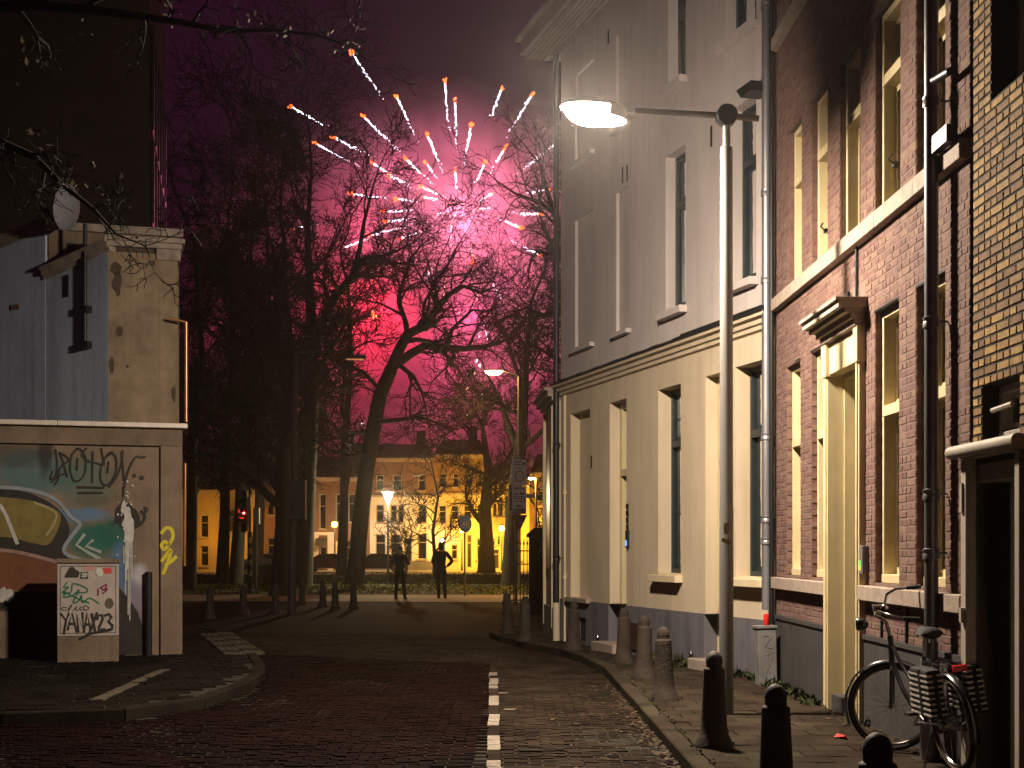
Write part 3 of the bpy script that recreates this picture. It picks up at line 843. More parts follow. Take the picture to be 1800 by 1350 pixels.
# dark grey plinth with its cap ledge on both sides of the door
for (a, b) in ((UB0, 2.66), (3.76, UB1)):
    g = MB(); wall(g, FB, a, b, .1, .86, [], w=.02); g.fbox(FB, a, b, .86, .9, -.02, .035); g.fbox(FB, a, a + .002, .1, .86, -.3, .02); g.fbox(FB, b - .002, b, .1, .86, -.5, .02)
    g.build('plinth', M_DPLINTH, bh)
g = MB(); g.quad(FB.pt(.08, .1, -1.2), FB.pt(UB1 - .02, .1, -1.2), FB.pt(UB1 - .02, 10.4, -1.2), FB.pt(.08, 10.4, -1.2)); g.quad(FB.pt(.08, 4.2, -.4), FB.pt(UB1, 4.2, -.4), FB.pt(UB1, 4.2, -1.2), FB.pt(.08, 4.2, -1.2)); g.build('interior', M_ROOM, bh)
g = MB(); g.fbox(FB, UB0 - .06, UB1 + .1, 10.4, 10.7, -8, .35); g.build('roof_gutter', M_STONE, bh)
g = MB(); g.prism([(UB0 - .06, 10.7), (UB1 + .1, 10.7), (UB1 + .1, 10.75), (UB0 - .06, 10.75)], FB, -8, .3)
vs = [FB.pt(-.06, 10.75, .3), FB.pt(UB1 + .1, 10.75, .3), FB.pt(UB1 + .1, 13, -4), FB.pt(-.06, 13, -4), FB.pt(UB1 + .1, 10.75, -8), FB.pt(-.06, 10.75, -8)]
g.add(vs, [(0, 1, 2, 3), (3, 2, 4, 5), (1, 4, 2), (0, 3, 5)]); g.build('roof', MATS['dark_roof_tile'], bh)
for k, (a, b, c, d, e) in enumerate(gw + uw + tw):
    tr = c + (d - c) * (.63 if k < 4 else .66)
    window(bh, FB, a + .012, b - .012, c + .003, d - .003, .055, M_YELLOW, tr, .06, dp=.15, curtain=(0.05, .95) if k in (0, 1, 2, 3, 4, 5, 6) else (.5, 1))
    if k < 9:
        g = MB(); g.fbox(FB, a - .02, b + .02, d - .001, d + .02, -.05, .004); g.build('lintel_strip', M_BLACK, bh)
# opening stays of two upper windows
for (px, py) in ((1446, 405), (1566, 288)):
    u, z = FB.hit(px, py); u -= .02
    g = MB(); g.fbox(FB, u - .03, u + .03, z - .02, z + .02, -.1, -.02); g.tube([FB.pt(u, z, -.03), FB.pt(u + .06, z + .03, .03), FB.pt(u + .16, z + .04, .03)], .008, 6); g.build('window_stay', M_BLACK, bh)
# door surround
ds = MB(); dd = DOOR
for (a, b) in ((dd[0] - .13, dd[0] + .01), (dd[1] - .01, dd[1] + .09)):
    ds.fbox(FB, a, b, .1, 3.62, -.1, .06); ds.fbox(FB, a + .03, b - .03, .14, 3.6, .06, .075)
    ds.fbox(FB, a - .02, b + .02, 3.3, 3.62, -.08, .085)
ds.fbox(FB, dd[0] + .01, dd[1] - .01, 3.32, 3.62, -.1, .045)
so = ds.build('door_surround', M_YELLOW, bh, bevel=.006)
g = MB(); a, b = dd[0] - .2, dd[1] + .17
for (z0, z1, p) in ((3.62, 3.68, .1), (3.68, 3.73, .14), (3.73, 3.77, .2), (3.77, 3.83, .26), (3.83, 3.86, .29)):
    g.fbox(FB, a + (.29 - p) * .4, b - (.29 - p) * .4, z0, z1, -.02, p)
g.build('cornice', M_STONE, so, bevel=.004)
g = MB(); g.fbox(FB, dd[0] + .001, dd[0] + .03, .1, 3.31, -.45, -.1); g.fbox(FB, dd[1] - .03, dd[1] - .001, .1, 3.31, -.45, -.1); g.fbox(FB, dd[0] + .03, dd[1] - .03, 3.28, 3.318, -.45, -.1); g.build('door_lining', M_YELLOW, bh)
house_door(bh, FB, dd[0] + .03, dd[1] - .03, .26, 3.28, .45, M_YELLOW, M_DOOR, 2.5, 1)
g = MB(); g.fbox(FB, dd[0] - .0, dd[1] + .0, .1, .26, -.45, .02); g.build('door_step', M_DPLINTH, bh)
u, z = FB.hit(1524, 985); u = 3.89
g = MB(); g.fbox(FB, u - .06, u + .05, z - .12, z + .13, .0, .06); ic = g.build('intercom', M_STEEL, bh, bevel=.006)
for k, c in enumerate(((.05, 1, .1), (.05, 1, .1), (.6, .9, .05), (1, .55, .03))):
    g = MB(); g.fbox(FB, u - .045, u - .01, z - .02 - k * .022, z - .004 - k * .022, .06, .064); g.build('indicator_light', glow('led_%d' % k, c, 1.6), ic)
# toothed dark bricks beside the door
for k in range(11):
    z = 1.42 + k * .155 - .62
    g = MB(); g.fbox(FB, 2.47, 2.545, z, z + .1, .004, .022); g.build('dark_quoin', M_DPLINTH, bh)
downpipe(bh, FB, 6.03, .82, 10.4, .12, .05, (1.62, 2.05, 3.3, 4.9, 6.6), M_PIPE, 16)
g = MB(); g.tube([FB.pt(6.03, .11, .13), FB.pt(6.03, .85, .13)], .07, 14); g.build('pipe_shoe', M_ZINC, bh, smooth=True)
g = MB(); u, z = FB.hit(1508, 470); g.tube([FB.pt(3.6, 3.86, .02), FB.pt(3.6, 4.36, .02)], .014, 6); g.tube([FB.pt(3.35, 3.9, .03), FB.pt(3.35, 4.0, .03)], .02, 6); g.build('wall_cable', M_BLACK, bh)
for u in (4.35, 5.05): 
    g = MB(); g.fbox(FB, u, u + .03, .9, 1.2, .0, .02); g.build('cable_strip', M_BLACK, bh)
g = MB(); g.tube([FB.pt(6.12, 5.02, .13), FB.pt(6.38, 5.0, .1)], .03, 8); g.build('pipe_offset', M_DARKMETAL, bh, smooth=True)
g = MB(); g.fbox(FB, 6.1, 6.42, 4.5, 4.62, .077, .14); g.build('wall_bracket', M_DARKMETAL, bh)

# ---------------- the ochre brick house with the white door frame
FY = Frame((3.03, 16.35), (.022, -1)).face((0, 12))
yh = thing('ochre_brick_house', 'dark ochre brick house with white framed doorway past the brick house', 'house', (3.2, 8, .1))
Y0, Y1 = 6.66, 14.0
yops = [(6.83, 7.5, 2.36, 2.74, .2), (7.9, 8.7, 1.2, 2.8, .25), (6.7, 7.64, .1, 2.22, .35), (9.6, 10.6, 1.2, 2.8, .25), (7.0, 7.9, 4.6, 6.2, .25), (9.2, 10.1, 4.6, 6.2, .25)]
g = MB(); wall(g, FY, Y0, Y1, .1, 8.5, yops, w=.03); g.fbox(FY, 6.5, Y0, .1, 8.5, -7, -.09)
g.quad(FY.pt(Y0, .1, .03), FY.pt(Y0, 8.5, .03), FY.pt(Y0, 8.5, -7), FY.pt(Y0, .1, -7)); g.build('mortar_wall', M_YMORTAR, yh)
BR = courses(Y0 + .005, 10.2, .12, 8.4, [(a, b, c, d, 0) for a, b, c, d, e in yops] + [(6.66, 7.72, .1, 2.36, 0)], .208, .05, .014, 9)
FY2 = Frame((3.03, 16.35), (.022, -1)).face((0, 12)); FY2.o = FY2.o + FY2.n * .03
lay(BR, FY2, M_YBRICK, yh, lambda b: abs(b[0] - 6.95) + 6 * (not 2.4 < b[2] < 5.2), 8, w=.007)
g = MB(); g.fbox(FY, Y0, Y1, 8.5, 8.8, -7, .3); g.fbox(FY, Y0, Y1, 8.8, 8.9, -7, .2); g.build('roof', MATS['dark_roof_tile'], yh)
g = MB(); g.quad(FY.pt(Y0, .1, -1.2), FY.pt(Y1, .1, -1.2), FY.pt(Y1, 8.4, -1.2), FY.pt(Y0, 8.4, -1.2)); g.build('interior', M_ROOM, yh)
M_OFFW = mat('grimy_white_paint', (.40, .35, .29), .6, (.3, .26, .21), 5, stretch=(1, 1, .2))
for i, (a, b, c, d, e) in enumerate(yops):
    if i == 2: continue
    window(yh, FY, a + .004, b - .004, c + .003, d - .003, e - .12, M_OFFW, None, .05, curtain=None)
g = MB(); g.tube([FY.pt(6.52, 2.31, .14), FY.pt(7.75, 2.31, .14)], .045, 12); g.fbox(FY, 6.66, 7.72, 2.26, 2.35, -.1, .13); g.build('door_canopy', M_OFFW, yh, smooth=True)
g = MB(); g.fbox(FY, 6.6, 6.7, .1, 2.26, -.2, .1); g.fbox(FY, 7.58, 7.66, .1, 2.26, -.2, .1); g.fbox(FY, 6.7, 7.58, 2.1, 2.26, -.2, .02); g.fbox(FY, 6.7, 6.73, .1, 2.1, -.35, -.2)
fo = g.build('door_frame', M_OFFW, yh, bevel=.006)
g = MB(); g.fbox(FY, 6.72, 7.6, .1, 2.12, -.38, -.34); d = g.build('door', M_DOOR, yh)
g = MB(); g.tube([FY.pt(7.5, 1.1, -.34), FY.pt(7.5, 1.1, -.27), FY.pt(7.4, 1.1, -.27)], .012, 8); g.build('handle', M_CHROME, d, smooth=True)
g = MB(); g.fbox(FY, 6.62, 6.66, 1.9, 2.1, .1, .115); g.fbox(FY, 6.64, 6.68, 1.15, 1.25, .1, .125); g.build('hinge', M_OFFW, yh)
g = MB(); g.tube([FY.pt(7.1, 2.55, .06), FY.pt(7.45, 2.56, .06)], .018, 8); g.build('window_bar', M_OFFW, yh)

# ================================================================== STREET FURNITURE
# ---------------- main street lamp
LX, LY = 1.99, 13.2
lp = thing('street_lamp', 'lit street lamp on grey steel pole with side arm by brick house', 'street lamp', (LX, LY, .12))
g = MB(); g.lathe([(.066, 0), (.066, 1.9), (.063, 1.92), (.058, 5.22), (.056, 5.26), (.036, 5.27), (.034, 5.5)], (LX, LY, .118), 20); pole = g.build('pole', M_STEEL, lp, smooth=True)
g = MB(); g.lathe([(.09, -.07), (.098, -.06), (.098, .06), (.09, .07)], (LX, LY, 5.67), 20, (Vector((1, 0, 0)), Vector((0, 0, 1)), Vector((0, 1, 0)))); g.build('arm_joint', M_DARKMETAL, lp, smooth=True)
g = MB(); g.tube([(LX + .3, LY, 5.645), (LX, LY, 5.67), (LX - .93, LY, 5.725)], [.03, .03, .024], 12); g.build('arm', M_STEEL, lp, smooth=True)
hd = Vector((LX - 1.24, LY, 5.735)); tilt = .07
ax = (Vector((1, 0, -tilt)).normalized(), Vector((0, 1, 0)), Vector((tilt, 0, 1)).normalized())
def ell(g, c, ax, rx, ry, rz, t0, t1, nu=20, nv=6, pw=1.0):
    vs = []; fs = []
    for i in range(nv + 1):
        t = t0 + (t1 - t0) * i / nv
        for k in range(nu):
            p = 2 * math.pi * k / nu
            vs.append(c + ax[0] * (rx * math.cos(t) * math.cos(p)) + ax[1] * (ry * math.cos(t) * math.sin(p)) + ax[2] * (rz * math.sin(t)))
    for i in range(nv):
        for k in range(nu):
            k2 = (k + 1) % nu
            fs.append((i * nu + k, i * nu + k2, (i + 1) * nu + k2, (i + 1) * nu + k))
    g.add(vs, fs)
M_HOUS = mat('lamp_housing', (.4, .39, .38), .45)
g = MB(); ell(g, hd, ax, .305, .2, .1, .0, math.pi / 2 * .98); ell(g, hd, ax, .295, .19, .09, 0.02, 0.9, nv=4)
g.box(hd + ax[0] * .32 + ax[2] * .02, (.14, .1, .08), ax)
g.build('lamp_housing', M_HOUS, lp, smooth=True)
g = MB(); vs = []
for i in range(13):
    t = math.radians(-62 + 124 * i / 12)
    q = hd + ax[0] * (.318 * math.cos(t)) + ax[1] * (.215 * math.sin(t)); vs += [q + ax[2] * .01, q - ax[2] * .1]
g.add(vs, [(2 * i, 2 * i + 2, 2 * i + 3, 2 * i + 1) for i in range(12)]); g.build('added_light_shield', M_HOUS, lp, smooth=True)  # added plate that blocks lamp light towards the upper brick wall
g = MB(); ell(g, hd - ax[2] * .0, ax, .27, .155, .16, -math.pi / 2 * .99, .1); g.build('lamp_bowl', glow('warm_white_bulb', (1.0, .83, .64), 3000), lp, smooth=True)
g = MB(); c = Vector((LX - .012, LY - .066, 1.72)); g.box(c + Vector((0, 0, .12)), (.045, .004, .1)); g.box(c, (.09, .006, .035), (Vector((1, 0, -.5)).normalized(), Vector((0, 1, 0)), Vector((.5, 0, 1)).normalized())); g.build('sticker', M_WHITE, lp)

# ---------------- bollards
def bollard_proto(name, m):
    r = thing(name, 'x', 'bollard')
    g = MB(); g.lathe([(.155, 0), (.15, .03), (.118, .09), (.103, .16), (.098, .24), (.083, .585), (.084, .6), (.08, .612), (.064, .62), (.064, .655)], (0, 0, 0), 14); g.build('shaft', m, r, smooth=True, local=True)
    g = MB(); g.lathe([(.066, .655), (.066, .672), (.06, .70), (.045, .725), (.02, .742), (.004, .745)], (0, 0, 0), 14); g.build('domed_cap', m, r, smooth=True, local=True)
    return r
pd = bollard_proto('bollard', M_BOLLARD); ps = bollard_proto('bollard', M_BOLLARD_W)
used = set()
def put(proto, loc, label, group, tx=0, ty=0):
    o = proto if proto.name not in used else copy_tree(proto)
    used.add(proto.name)
    o.location = loc; o.rotation_euler = (tx, ty, random.uniform(0, 6))
    o['label'] = label; o['group'] = group
    return o
GR = 'bollards along the right kerb'
for proto, x, y, lb, tx, ty in ((pd, 1.57, 6.1, 'dark bollard on the kerb just in front of the bicycle', .01, 0),
    (pd, 1.545, 8.3, 'black bollard on the kerb between lamp post and bicycle', 0, .01),
    (pd, 1.565, 11.02, 'dark bollard with flared foot beside the street lamp pole', 0, .015),
    (ps, 1.547, 14.43, 'worn bollard just past the lamp post, first of three standing close together', 0, .02),
    (ps, 1.56, 16.85, 'greenish worn bollard, middle one of three in front of grey plinth', .02, 0),
    (ps, 1.5, 19.1, 'brown worn bollard in front of the stucco house, third past the lamp', 0, -.01),
    (ps, .93, 21.5, 'mossy bollard beside the cellar grate of the stucco house', 0, .01),
    (ps, .22, 23.7, 'worn bollard on the kerb at the far corner of stucco house', 0, -.01),
    (ps, -.06, 25.6, 'leaning bollard at the end of the kerb below the road signs', .02, -.07)):
    put(proto, (x, y, .118), lb, GR, tx, ty)
GL = 'bollards across the side road'
for x, y, lb, ty in ((-7.1, 33.4, 'dark bollard nearest the corner of the graffiti wall', .02), (-6.8, 36, 'dark bollard in front of the striped signal pole', 0), (-6.1, 36.7, 'dark bollard just beside the tall traffic signal mast', 0),
    (-6.2, 42, 'dark bollard in front of the pale leaning tree trunk', 0), (-5.4, 40.6, 'dark bollard of a close pair, the one farther from the tilted bollard', 0), (-4.8, 38.6, 'dark bollard of a close pair, the one next to the tilted bollard', .01), (-4.36, 39.2, 'tilted dark bollard in front of the big leaning tree', .1)):
    put(pd, (x, y, 0), lb, GL, 0, ty)

# ---------------- grey cabinet by the downpipe and the red can on it
cb = thing('utility_cabinet', 'small grey scribbled utility cabinet below the downpipe', 'cabinet', (2.83, 16.0, .12))
cax = (Vector((1, .1, .03)).normalized(), Vector((-.1, 1, 0)).normalized(), Vector((-.03, 0, 1)).normalized())
c0 = Vector((2.85, 16.0, .44))
g = MB(); g.box(c0, (.2, .2, .64), cax, taper=1.06); bodyc = g.build('body', M_CABINET, cb, bevel=.008)
g = MB(); g.box(c0 + cax[2] * .335, (.235, .235, .03), cax); g.build('lid', M_CABINET, cb, bevel=.006)
FC = Frame((0, 0), (1, .1)); FC.o = c0 - cax[1] * .1; FC.u = cax[0]; FC.n = -cax[1]; FC.z = cax[2]
g = MB()
for st in ([(-.05, .24), (.05, .24), (-.04, .12), (.05, .1)], [(-.03, .07), (-.03, .03), (.02, .04)], [(.0, .08), (.0, -.02)], [(.03, .06), (.06, .06), (.04, -.03)], [(.0, -.06), (.03, -.08), (.0, -.12), (-.02, -.16), (.02, -.17), (0, -.1)]):
    g.ribbon(st, .009, FC, .008)
g.build('scribble', M_WHITE, cb)
g = MB(); c = Vector((2.86, 16.0, .796)); g.lathe([(.026, -.006), (.031, .004), (.032, .11), (.026, .125), (.024, .122), (.002, .12)], c, 16)
tag(g.build('drink_can', mat('red_can', (.75, .03, .025), .3, metal=.2), smooth=True), 'red drink can standing on the small grey utility cabinet', 'can')
g = MB(); p = gp(1480, 1297, .124); q = []
for k in range(7): q.append((p.x + .05 * math.cos(k) * (1 + .4 * math.sin(k * 3)), p.y + .09 * math.sin(k * .9), .126 + .012 * (k % 3)))
g.add(q, [(0, 1, 2, 3), (3, 4, 5, 6), (0, 3, 6)]); tag(g.build('litter_wrapper', mat('red_paper', (.6, .03, .02), .5)), 'scrap of bright red paper on the paving tiles', 'litter')

# ---------------- bicycle
bk = thing('bicycle', 'black city bicycle with striped panniers leaning by the brick house', 'bicycle', (2.99, 10.2, .12))
M_TYRE = mat('black_rubber', (.02, .019, .018), .8); M_TAN = mat('tan_tyre_wall', (.16, .115, .05), .75)
M_BFR = mat('black_bike_frame', (.015, .014, .016), .25, spec=.5, coat=.5)
def wheel(c, heading, up, name='wheel'):
    R = .335; ax_ = heading.cross(up).normalized()
    def ring(rad, r, n=40, m=8, off=0.0):
        g = MB(); pts = []
        vs = []; fs = []
        for i in range(n):
            t = 2 * math.pi * i / n; e = heading * math.cos(t) + up * math.sin(t)
            for k in range(m):
                p = 2 * math.pi * k / m
                vs.append(c + e * (rad + r * math.cos(p)) + ax_ * (r * math.sin(p) + off))
        for i in range(n):
            for k in range(m):
                a = i * m + k; b = i * m + (k + 1) % m; a2 = ((i + 1) % n) * m + k; b2 = ((i + 1) % n) * m + (k + 1) % m
                fs.append((a, b, b2, a2))
        g.add(vs, fs); return g
    w = ring(R - .02, .02).build('wheel', M_TYRE, bk, smooth=True)
    for sgn in (-1, 1): ring(R - .026, .006, m=5, off=.0165 * sgn).build('tyre_wall', M_TAN, w, smooth=True)
    ring(R - .047, .011, m=6).build('rim', M_CHROME, w, smooth=True)
    g = MB()
    for i in range(28):
        t = 2 * math.pi * i / 28; e = heading * math.cos(t) + up * math.sin(t); t2 = t + (.5 if i % 2 else -.5); e2 = heading * math.cos(t2) + up * math.sin(t2)
        g.tube([c + e2 * .03 + ax_ * (.03 if i % 4 < 2 else -.03), c + e * (R - .05)], .0013, 3, False)
    g.build('spokes', M_CHROME, w)
    g = MB(); g.tube([c - ax_ * .05, c + ax_ * .05], .02, 10); g.build('hub', M_CHROME, w, smooth=True)
    # mudguard
    g = MB(); vs = []; fs = []; n = 26
    for i in range(n + 1):
        t = math.radians(-25 + 200 * i / n) if name == 'front' else math.radians(20 + 175 * i / n)
        e = heading * math.cos(t) + up * math.sin(t)
        for o_, dr in ((-.03, -.008), (-.015, .004), (.015, .004), (.03, -.008)): vs.append(c + e * (R + .022 + dr) + ax_ * o_)
    for i in range(n):
        for k in range(3): fs.append((i * 4 + k, i * 4 + k + 1, (i + 1) * 4 + k + 1, (i + 1) * 4 + k))
    g.add(vs, fs); g.build('mudguard', M_BFR, bk, smooth=True)
lean = math.radians(-7)
upv = Vector((math.sin(lean), 0, math.cos(lean))).normalized()
fwd = Vector((-.12, 1, 0)).normalized()
Rc = Vector((3.05, 9.72, .12)); Bb = Rc + upv * .335
Fc0 = Rc + fwd * 1.1; 
Fb = Fc0 + upv * .335
sh = math.radians(58); fh = (fwd * math.cos(sh) + Vector((-fwd.y, fwd.x, 0)) * math.sin(sh)).normalized()
upf = Vector((0, 0, 1)) + Vector((.03, 0, 0)); upf = (upf - fh * upf.dot(fh)).normalized()
Fb = Vector((Fc0.x - .03, Fc0.y, .12 + .335))
wheel(Bb, fwd, upv, 'rear'); wheel(Fb, fh, upf, 'front')
def bp(s, h): return Rc + fwd * s + upv * h          # along the bike, height above ground
g = MB()
BBk = bp(.46, .29); ST = bp(.34, .78); HT = bp(.93, .86); HB = bp(.965, .7)
g.tube([BBk, ST], .016, 10); g.tube([BBk, bp(.62, .36), bp(.82, .5), HB], .018, 10); g.tube([bp(.42, .5), bp(.6, .56), bp(.8, .7), HT - upv * .03], .014, 10)
g.tube([HT + upv * .03, HB - upv * .03], .021, 10)
lat = fwd.cross(upv).normalized()
for s_ in (-1, 1):
    g.tube([BBk + lat * .03 * s_, Bb + lat * .06 * s_], .009, 8); g.tube([ST - upv * .12, Bb + lat * .06 * s_], .008, 8)
g.build('frame', M_BFR, bk, smooth=True)
g = MB(); cf = HB - upv * .04; axf = fh.cross(upf).normalized()
for s_ in (-1, 1): g.tube([cf, cf + axf * .05 * s_ - upf * .03, Fb + axf * .055 * s_ + upf * .15, Fb + axf * .055 * s_], .011, 8)
g.build('fork', M_BFR, bk, smooth=True)
g = MB(); top = HT + upv * .14 + fh * .02
g.tube([HT, top], .013, 8); clamp = top + fh * .08 + Vector((0, 0, .04)); g.tube([top, clamp], .013, 8); g.build('stem', M_CHROME, bk, smooth=True)
hb_ = [clamp, clamp + Vector((.0, .05, .07)), Vector((2.86, 10.92, 1.22)), Vector((2.885, 10.95, 1.3)), Vector((2.94, 10.9, 1.345)), Vector((3.0, 10.8, 1.355))]
hb2 = [clamp, clamp - Vector((0, .1, -.03)), clamp + Vector((.02, -.26, .02)), clamp + Vector((.07, -.32, -.0)), clamp + Vector((.12, -.34, -.01))]
g = MB(); g.tube(hb_, .011, 10); g.tube(hb2, .011, 10); g.build('handlebar', M_CHROME, bk, smooth=True)
for e0, e1 in ((hb_[-1], hb_[-1] + Vector((.09, -.05, .012))), (hb2[-1], hb2[-1] + Vector((.12, .0, -.004)))):
    g = MB(); g.tube([e0, e1], .017, 10); g.build('grip', M_TYRE, bk, smooth=True)
g = MB(); c = clamp + fh * .1 - Vector((0, 0, .07)); g.lathe([(.02, -.05), (.045, -.02), (.05, .03), (.046, .035)], c, 12, (axf, upf, fh)); g.build('headlight', M_BFR, bk, smooth=True)
g = MB(); c = clamp + Vector((.05, -.08, .05)); g.lathe([(.03, 0), (.03, .012), (.02, .03), (.004, .036)], c, 12); g.build('bell', M_CHROME, bk, smooth=True)
# saddle
g = MB(); vs = []; sc_ = bp(.26, .97)
for (s, wd, h) in ((-.13, .05, .0), (-.11, .085, .02), (-.03, .095, .025), (.04, .06, .02), (.1, .032, .012), (.15, .02, .0)):
    for k in (-1, -.6, 0, .6, 1): vs.append(sc_ + fwd * s + lat * wd * k + upv * (h - .045 * abs(k) ** 2.5))
    vs.append(sc_ + fwd * s + upv * (h - .06))
fs = []
for i in range(5):
    a = i * 6; b = a + 6
    for k in range(4): fs.append((a + k, a + k + 1, b + k + 1, b + k))
    fs += [(a + 4, a + 5, b + 5, b + 4), (a + 5, a, b, b + 5)]
fs += [(0, 1, 2, 3, 4, 5), (30, 31, 32, 33, 34, 35)]
g.add(vs, fs); g.build('saddle', M_TYRE, bk, smooth=True)
g = MB(); g.tube([ST, bp(.28, .93)], .0125, 8)
for s_ in (-.03, .03): g.tube([sc_ - fwd * .1 - upv * .03 + lat * s_, sc_ - fwd * .1 - upv * .08 + lat * s_], .014, 8)
g.build('seat_post', M_CHROME, bk, smooth=True)
# carrier, panniers with white stripes, rear lamp
g = MB()
for s_ in (-.06, 0, .06): g.tube([bp(.22, .76) + lat * s_, bp(-.2, .75) + lat * s_], .006, 6)
for s_ in (-1, 1): g.tube([bp(-.12, .75) + lat * .07 * s_, Bb + lat * .07 * s_], .005, 6)
g.tube([bp(.22, .75) - lat * .06, bp(.22, .75) + lat * .06], .006, 6); g.tube([bp(-.2, .75) - lat * .06, bp(-.2, .75) + lat * .06], .006, 6)
g.build('carrier', M_BFR, bk, smooth=True)
M_BAG = mat('black_canvas', (.018, .017, .017), .8); M_STRIPE = mat('white_canvas_stripe', (.62, .56, .5), .8)
for s_ in (-1, 1):
    o1 = lat * (.075 * s_); th = .12
    g = MB(); cc = bp(.02, .575) + lat * ((.08 + th / 2) * s_)
    axb = ((fwd + upv * .02).normalized(), lat, upv)
    g.box(cc, (.33, th, .33), axb, taper=.9); b_ = g.build('pannier', M_BAG, bk, bevel=.02)
    for k in range(8):
        h = -.14 + k * .038
        tp = 1 - .1 * (h + .165) / .33
        q = MB(); q.box(cc + upv * h + lat * 0, (.334 * tp, th * tp + .006, .013), axb)
        for j in (-.085, .085):
            pass
        q.build('stripe', M_STRIPE, b_)
    q = MB(); q.box(cc - fwd * .02, (.03, th + .012, .325), axb, taper=.9); q.box(cc + lat * .0, (.346, .03, .325), axb, taper=.9); q.build('strap', M_BAG, b_)
g = MB(); c = bp(-.235, .74); g.box(c, (.03, .1, .045), (fwd, lat, upv)); g.build('rear_reflector', mat('red_reflector', (.8, .02, .02), .2, spec=.6), bk, bevel=.005)
g = MB(); c = BBk + lat * .05; g.lathe([(.085, -.004), (.085, .004)], c, 24, (fwd, upv, lat)); g.build('chainring', M_CHROME, bk)
g = MB(); g.tube([BBk - lat * .09, BBk + lat * .09], .014, 8); g.tube([BBk + lat * .085, BBk + lat * .09 + fwd * .13 - upv * .1], .01, 8); g.tube([BBk - lat * .085, BBk - lat * .09 - fwd * .13 + upv * .1], .01, 8); g.build('crank', M_CHROME, bk, smooth=True)
for s_, dd_ in ((1, fwd * .13 - upv * .1), (-1, -fwd * .13 + upv * .1)):
    g = MB(); g.box(BBk + lat * .14 * s_ + dd_, (.09, .09, .022), (fwd, lat, upv)); g.build('pedal', M_TYRE, bk)
g = MB(); c = (BBk + Bb) / 2 + lat * .055; g.box(c, ((BBk - Bb).length + .16, .03, .11), ((BBk - Bb).normalized(), lat, (BBk - Bb).normalized().cross(lat))); g.build('chain_case', M_BFR, bk, bevel=.012)
g = MB(); g.tube([bp(.36, .27), bp(.2, .0) - lat * .16 + Vector((0, 0, .005))], .008, 6); g.build('kickstand', M_CHROME, bk, smooth=True)

# ================================================================== LEFT CORNER: graffiti building
FG = Frame((-4.92, 20.7), (.9598, .2806)).face((-5, 0))
gb = thing('graffiti_building', 'low concrete corner building covered in graffiti with stained blocks above', 'building', (-6, 20.8, .1))
def spray_mat():
    """bare concrete with soft-edged patches of sprayed colour; patches are the paint itself"""
    m = mat('sprayed_concrete', (.2, .148, .105), .88, (.13, .095, .068), 2.2, .25, 40, streak=.5)
    nt = m.node_tree; N = nt.nodes; Lk = nt.links; bs = N['Principled BSDF']
    col = bs.inputs['Base Color'].links[0].from_socket
    geo = [n for n in N if n.type == 'NEW_GEOMETRY'][0]
    nz = N.new('ShaderNodeTexNoise'); nz.inputs['Scale'].default_value = 4.5; nz.inputs['Detail'].default_value = 5
    Lk.new(geo.outputs['Position'], nz.inputs['Vector'])
    for (px, py, ru, rz, c, amt) in ((60, 830, .75, .35, (.05, .13, .14), .75), (150, 850, .4, .45, (.05, .12, .1), .6), (165, 950, .42, .3, (.02, .10, .08), .95), (200, 935, .3, .25, (.015, .085, .065), .9), (140, 905, .5, .12, (.08, .16, .28), .8), (215, 1010, .22, .5, (.06, .13, .25), .9), (245, 1010, .13, .2, (.45, .43, .5), .7), (235, 1060, .22, .35, (.2, .17, .24), .7),
            (20, 800, .5, .2, (.03, .025, .02), .5), (80, 790, .12, .5, (.02, .016, .014), .8), (160, 880, .3, .1, (.09, .065, .05), .5), (300, 1110, .25, .3, (.16, .1, .09), .5)):
        u, z = FG.hit(px, py); p = FG.pt(u, z)
        sb = N.new('ShaderNodeVectorMath'); sb.operation = 'SUBTRACT'; sb.inputs[1].default_value = p; Lk.new(geo.outputs['Position'], sb.inputs[0])
        dv = N.new('ShaderNodeVectorMath'); dv.operation = 'DIVIDE'; dv.inputs[1].default_value = (ru, ru, rz); Lk.new(sb.outputs[0], dv.inputs[0])
        ln = N.new('ShaderNodeVectorMath'); ln.operation = 'LENGTH'; Lk.new(dv.outputs[0], ln.inputs[0])
        ad = N.new('ShaderNodeMath'); ad.operation = 'MULTIPLY_ADD'; ad.inputs[1].default_value = .9; Lk.new(nz.outputs['Fac'], ad.inputs[0]); Lk.new(ln.outputs['Value'], ad.inputs[2])
        mr = N.new('ShaderNodeMapRange'); mr.inputs['From Min'].default_value = 1.55; mr.inputs['From Max'].default_value = 1.0; mr.inputs['To Max'].default_value = amt; Lk.new(ad.outputs[0], mr.inputs['Value'])
        mx = N.new('ShaderNodeMix'); mx.data_type = 'RGBA'
        Lk.new(mr.outputs['Result'], mx.inputs[0]); Lk.new(col, mx.inputs[6]); mx.inputs[7].default_value = (*c, 1)
        col = mx.outputs[2]
    Lk.new(col, bs.inputs['Base Color'])
    return m
M_SPRAY = spray_mat()
M_CONC = mat('stained_concrete', (.19, .14, .098), .88, (.1, .073, .052), 1.7, .3, 40, streak=.6)
gz = 3.4
uR = .12; uP = FG.hit(282, 900)[0]; zP = FG.hit(282, 784)[1]
g = MB(); g.fbox(FG, -16, uP - .02, .1, zP - .02, -8, -.03); g.build('wall_panel', M_SPRAY, gb)
g = MB(); g.fbox(FG, uP, uR, .1, zP, -8, 0); g.build('corner_pier', M_SPRAY, gb, bevel=.012)
g = MB(); g.fbox(FG, -16, uR, zP + .003, gz, -8, .003); g.build('fascia', M_CONC, gb)
g = MB(); g.fbox(FG, -16, uR - .01, zP - .03, zP + .01, -7.9, -.05); g.build('groove_joint', M_BLACK, gb)  # black strip lining the groove under the fascia
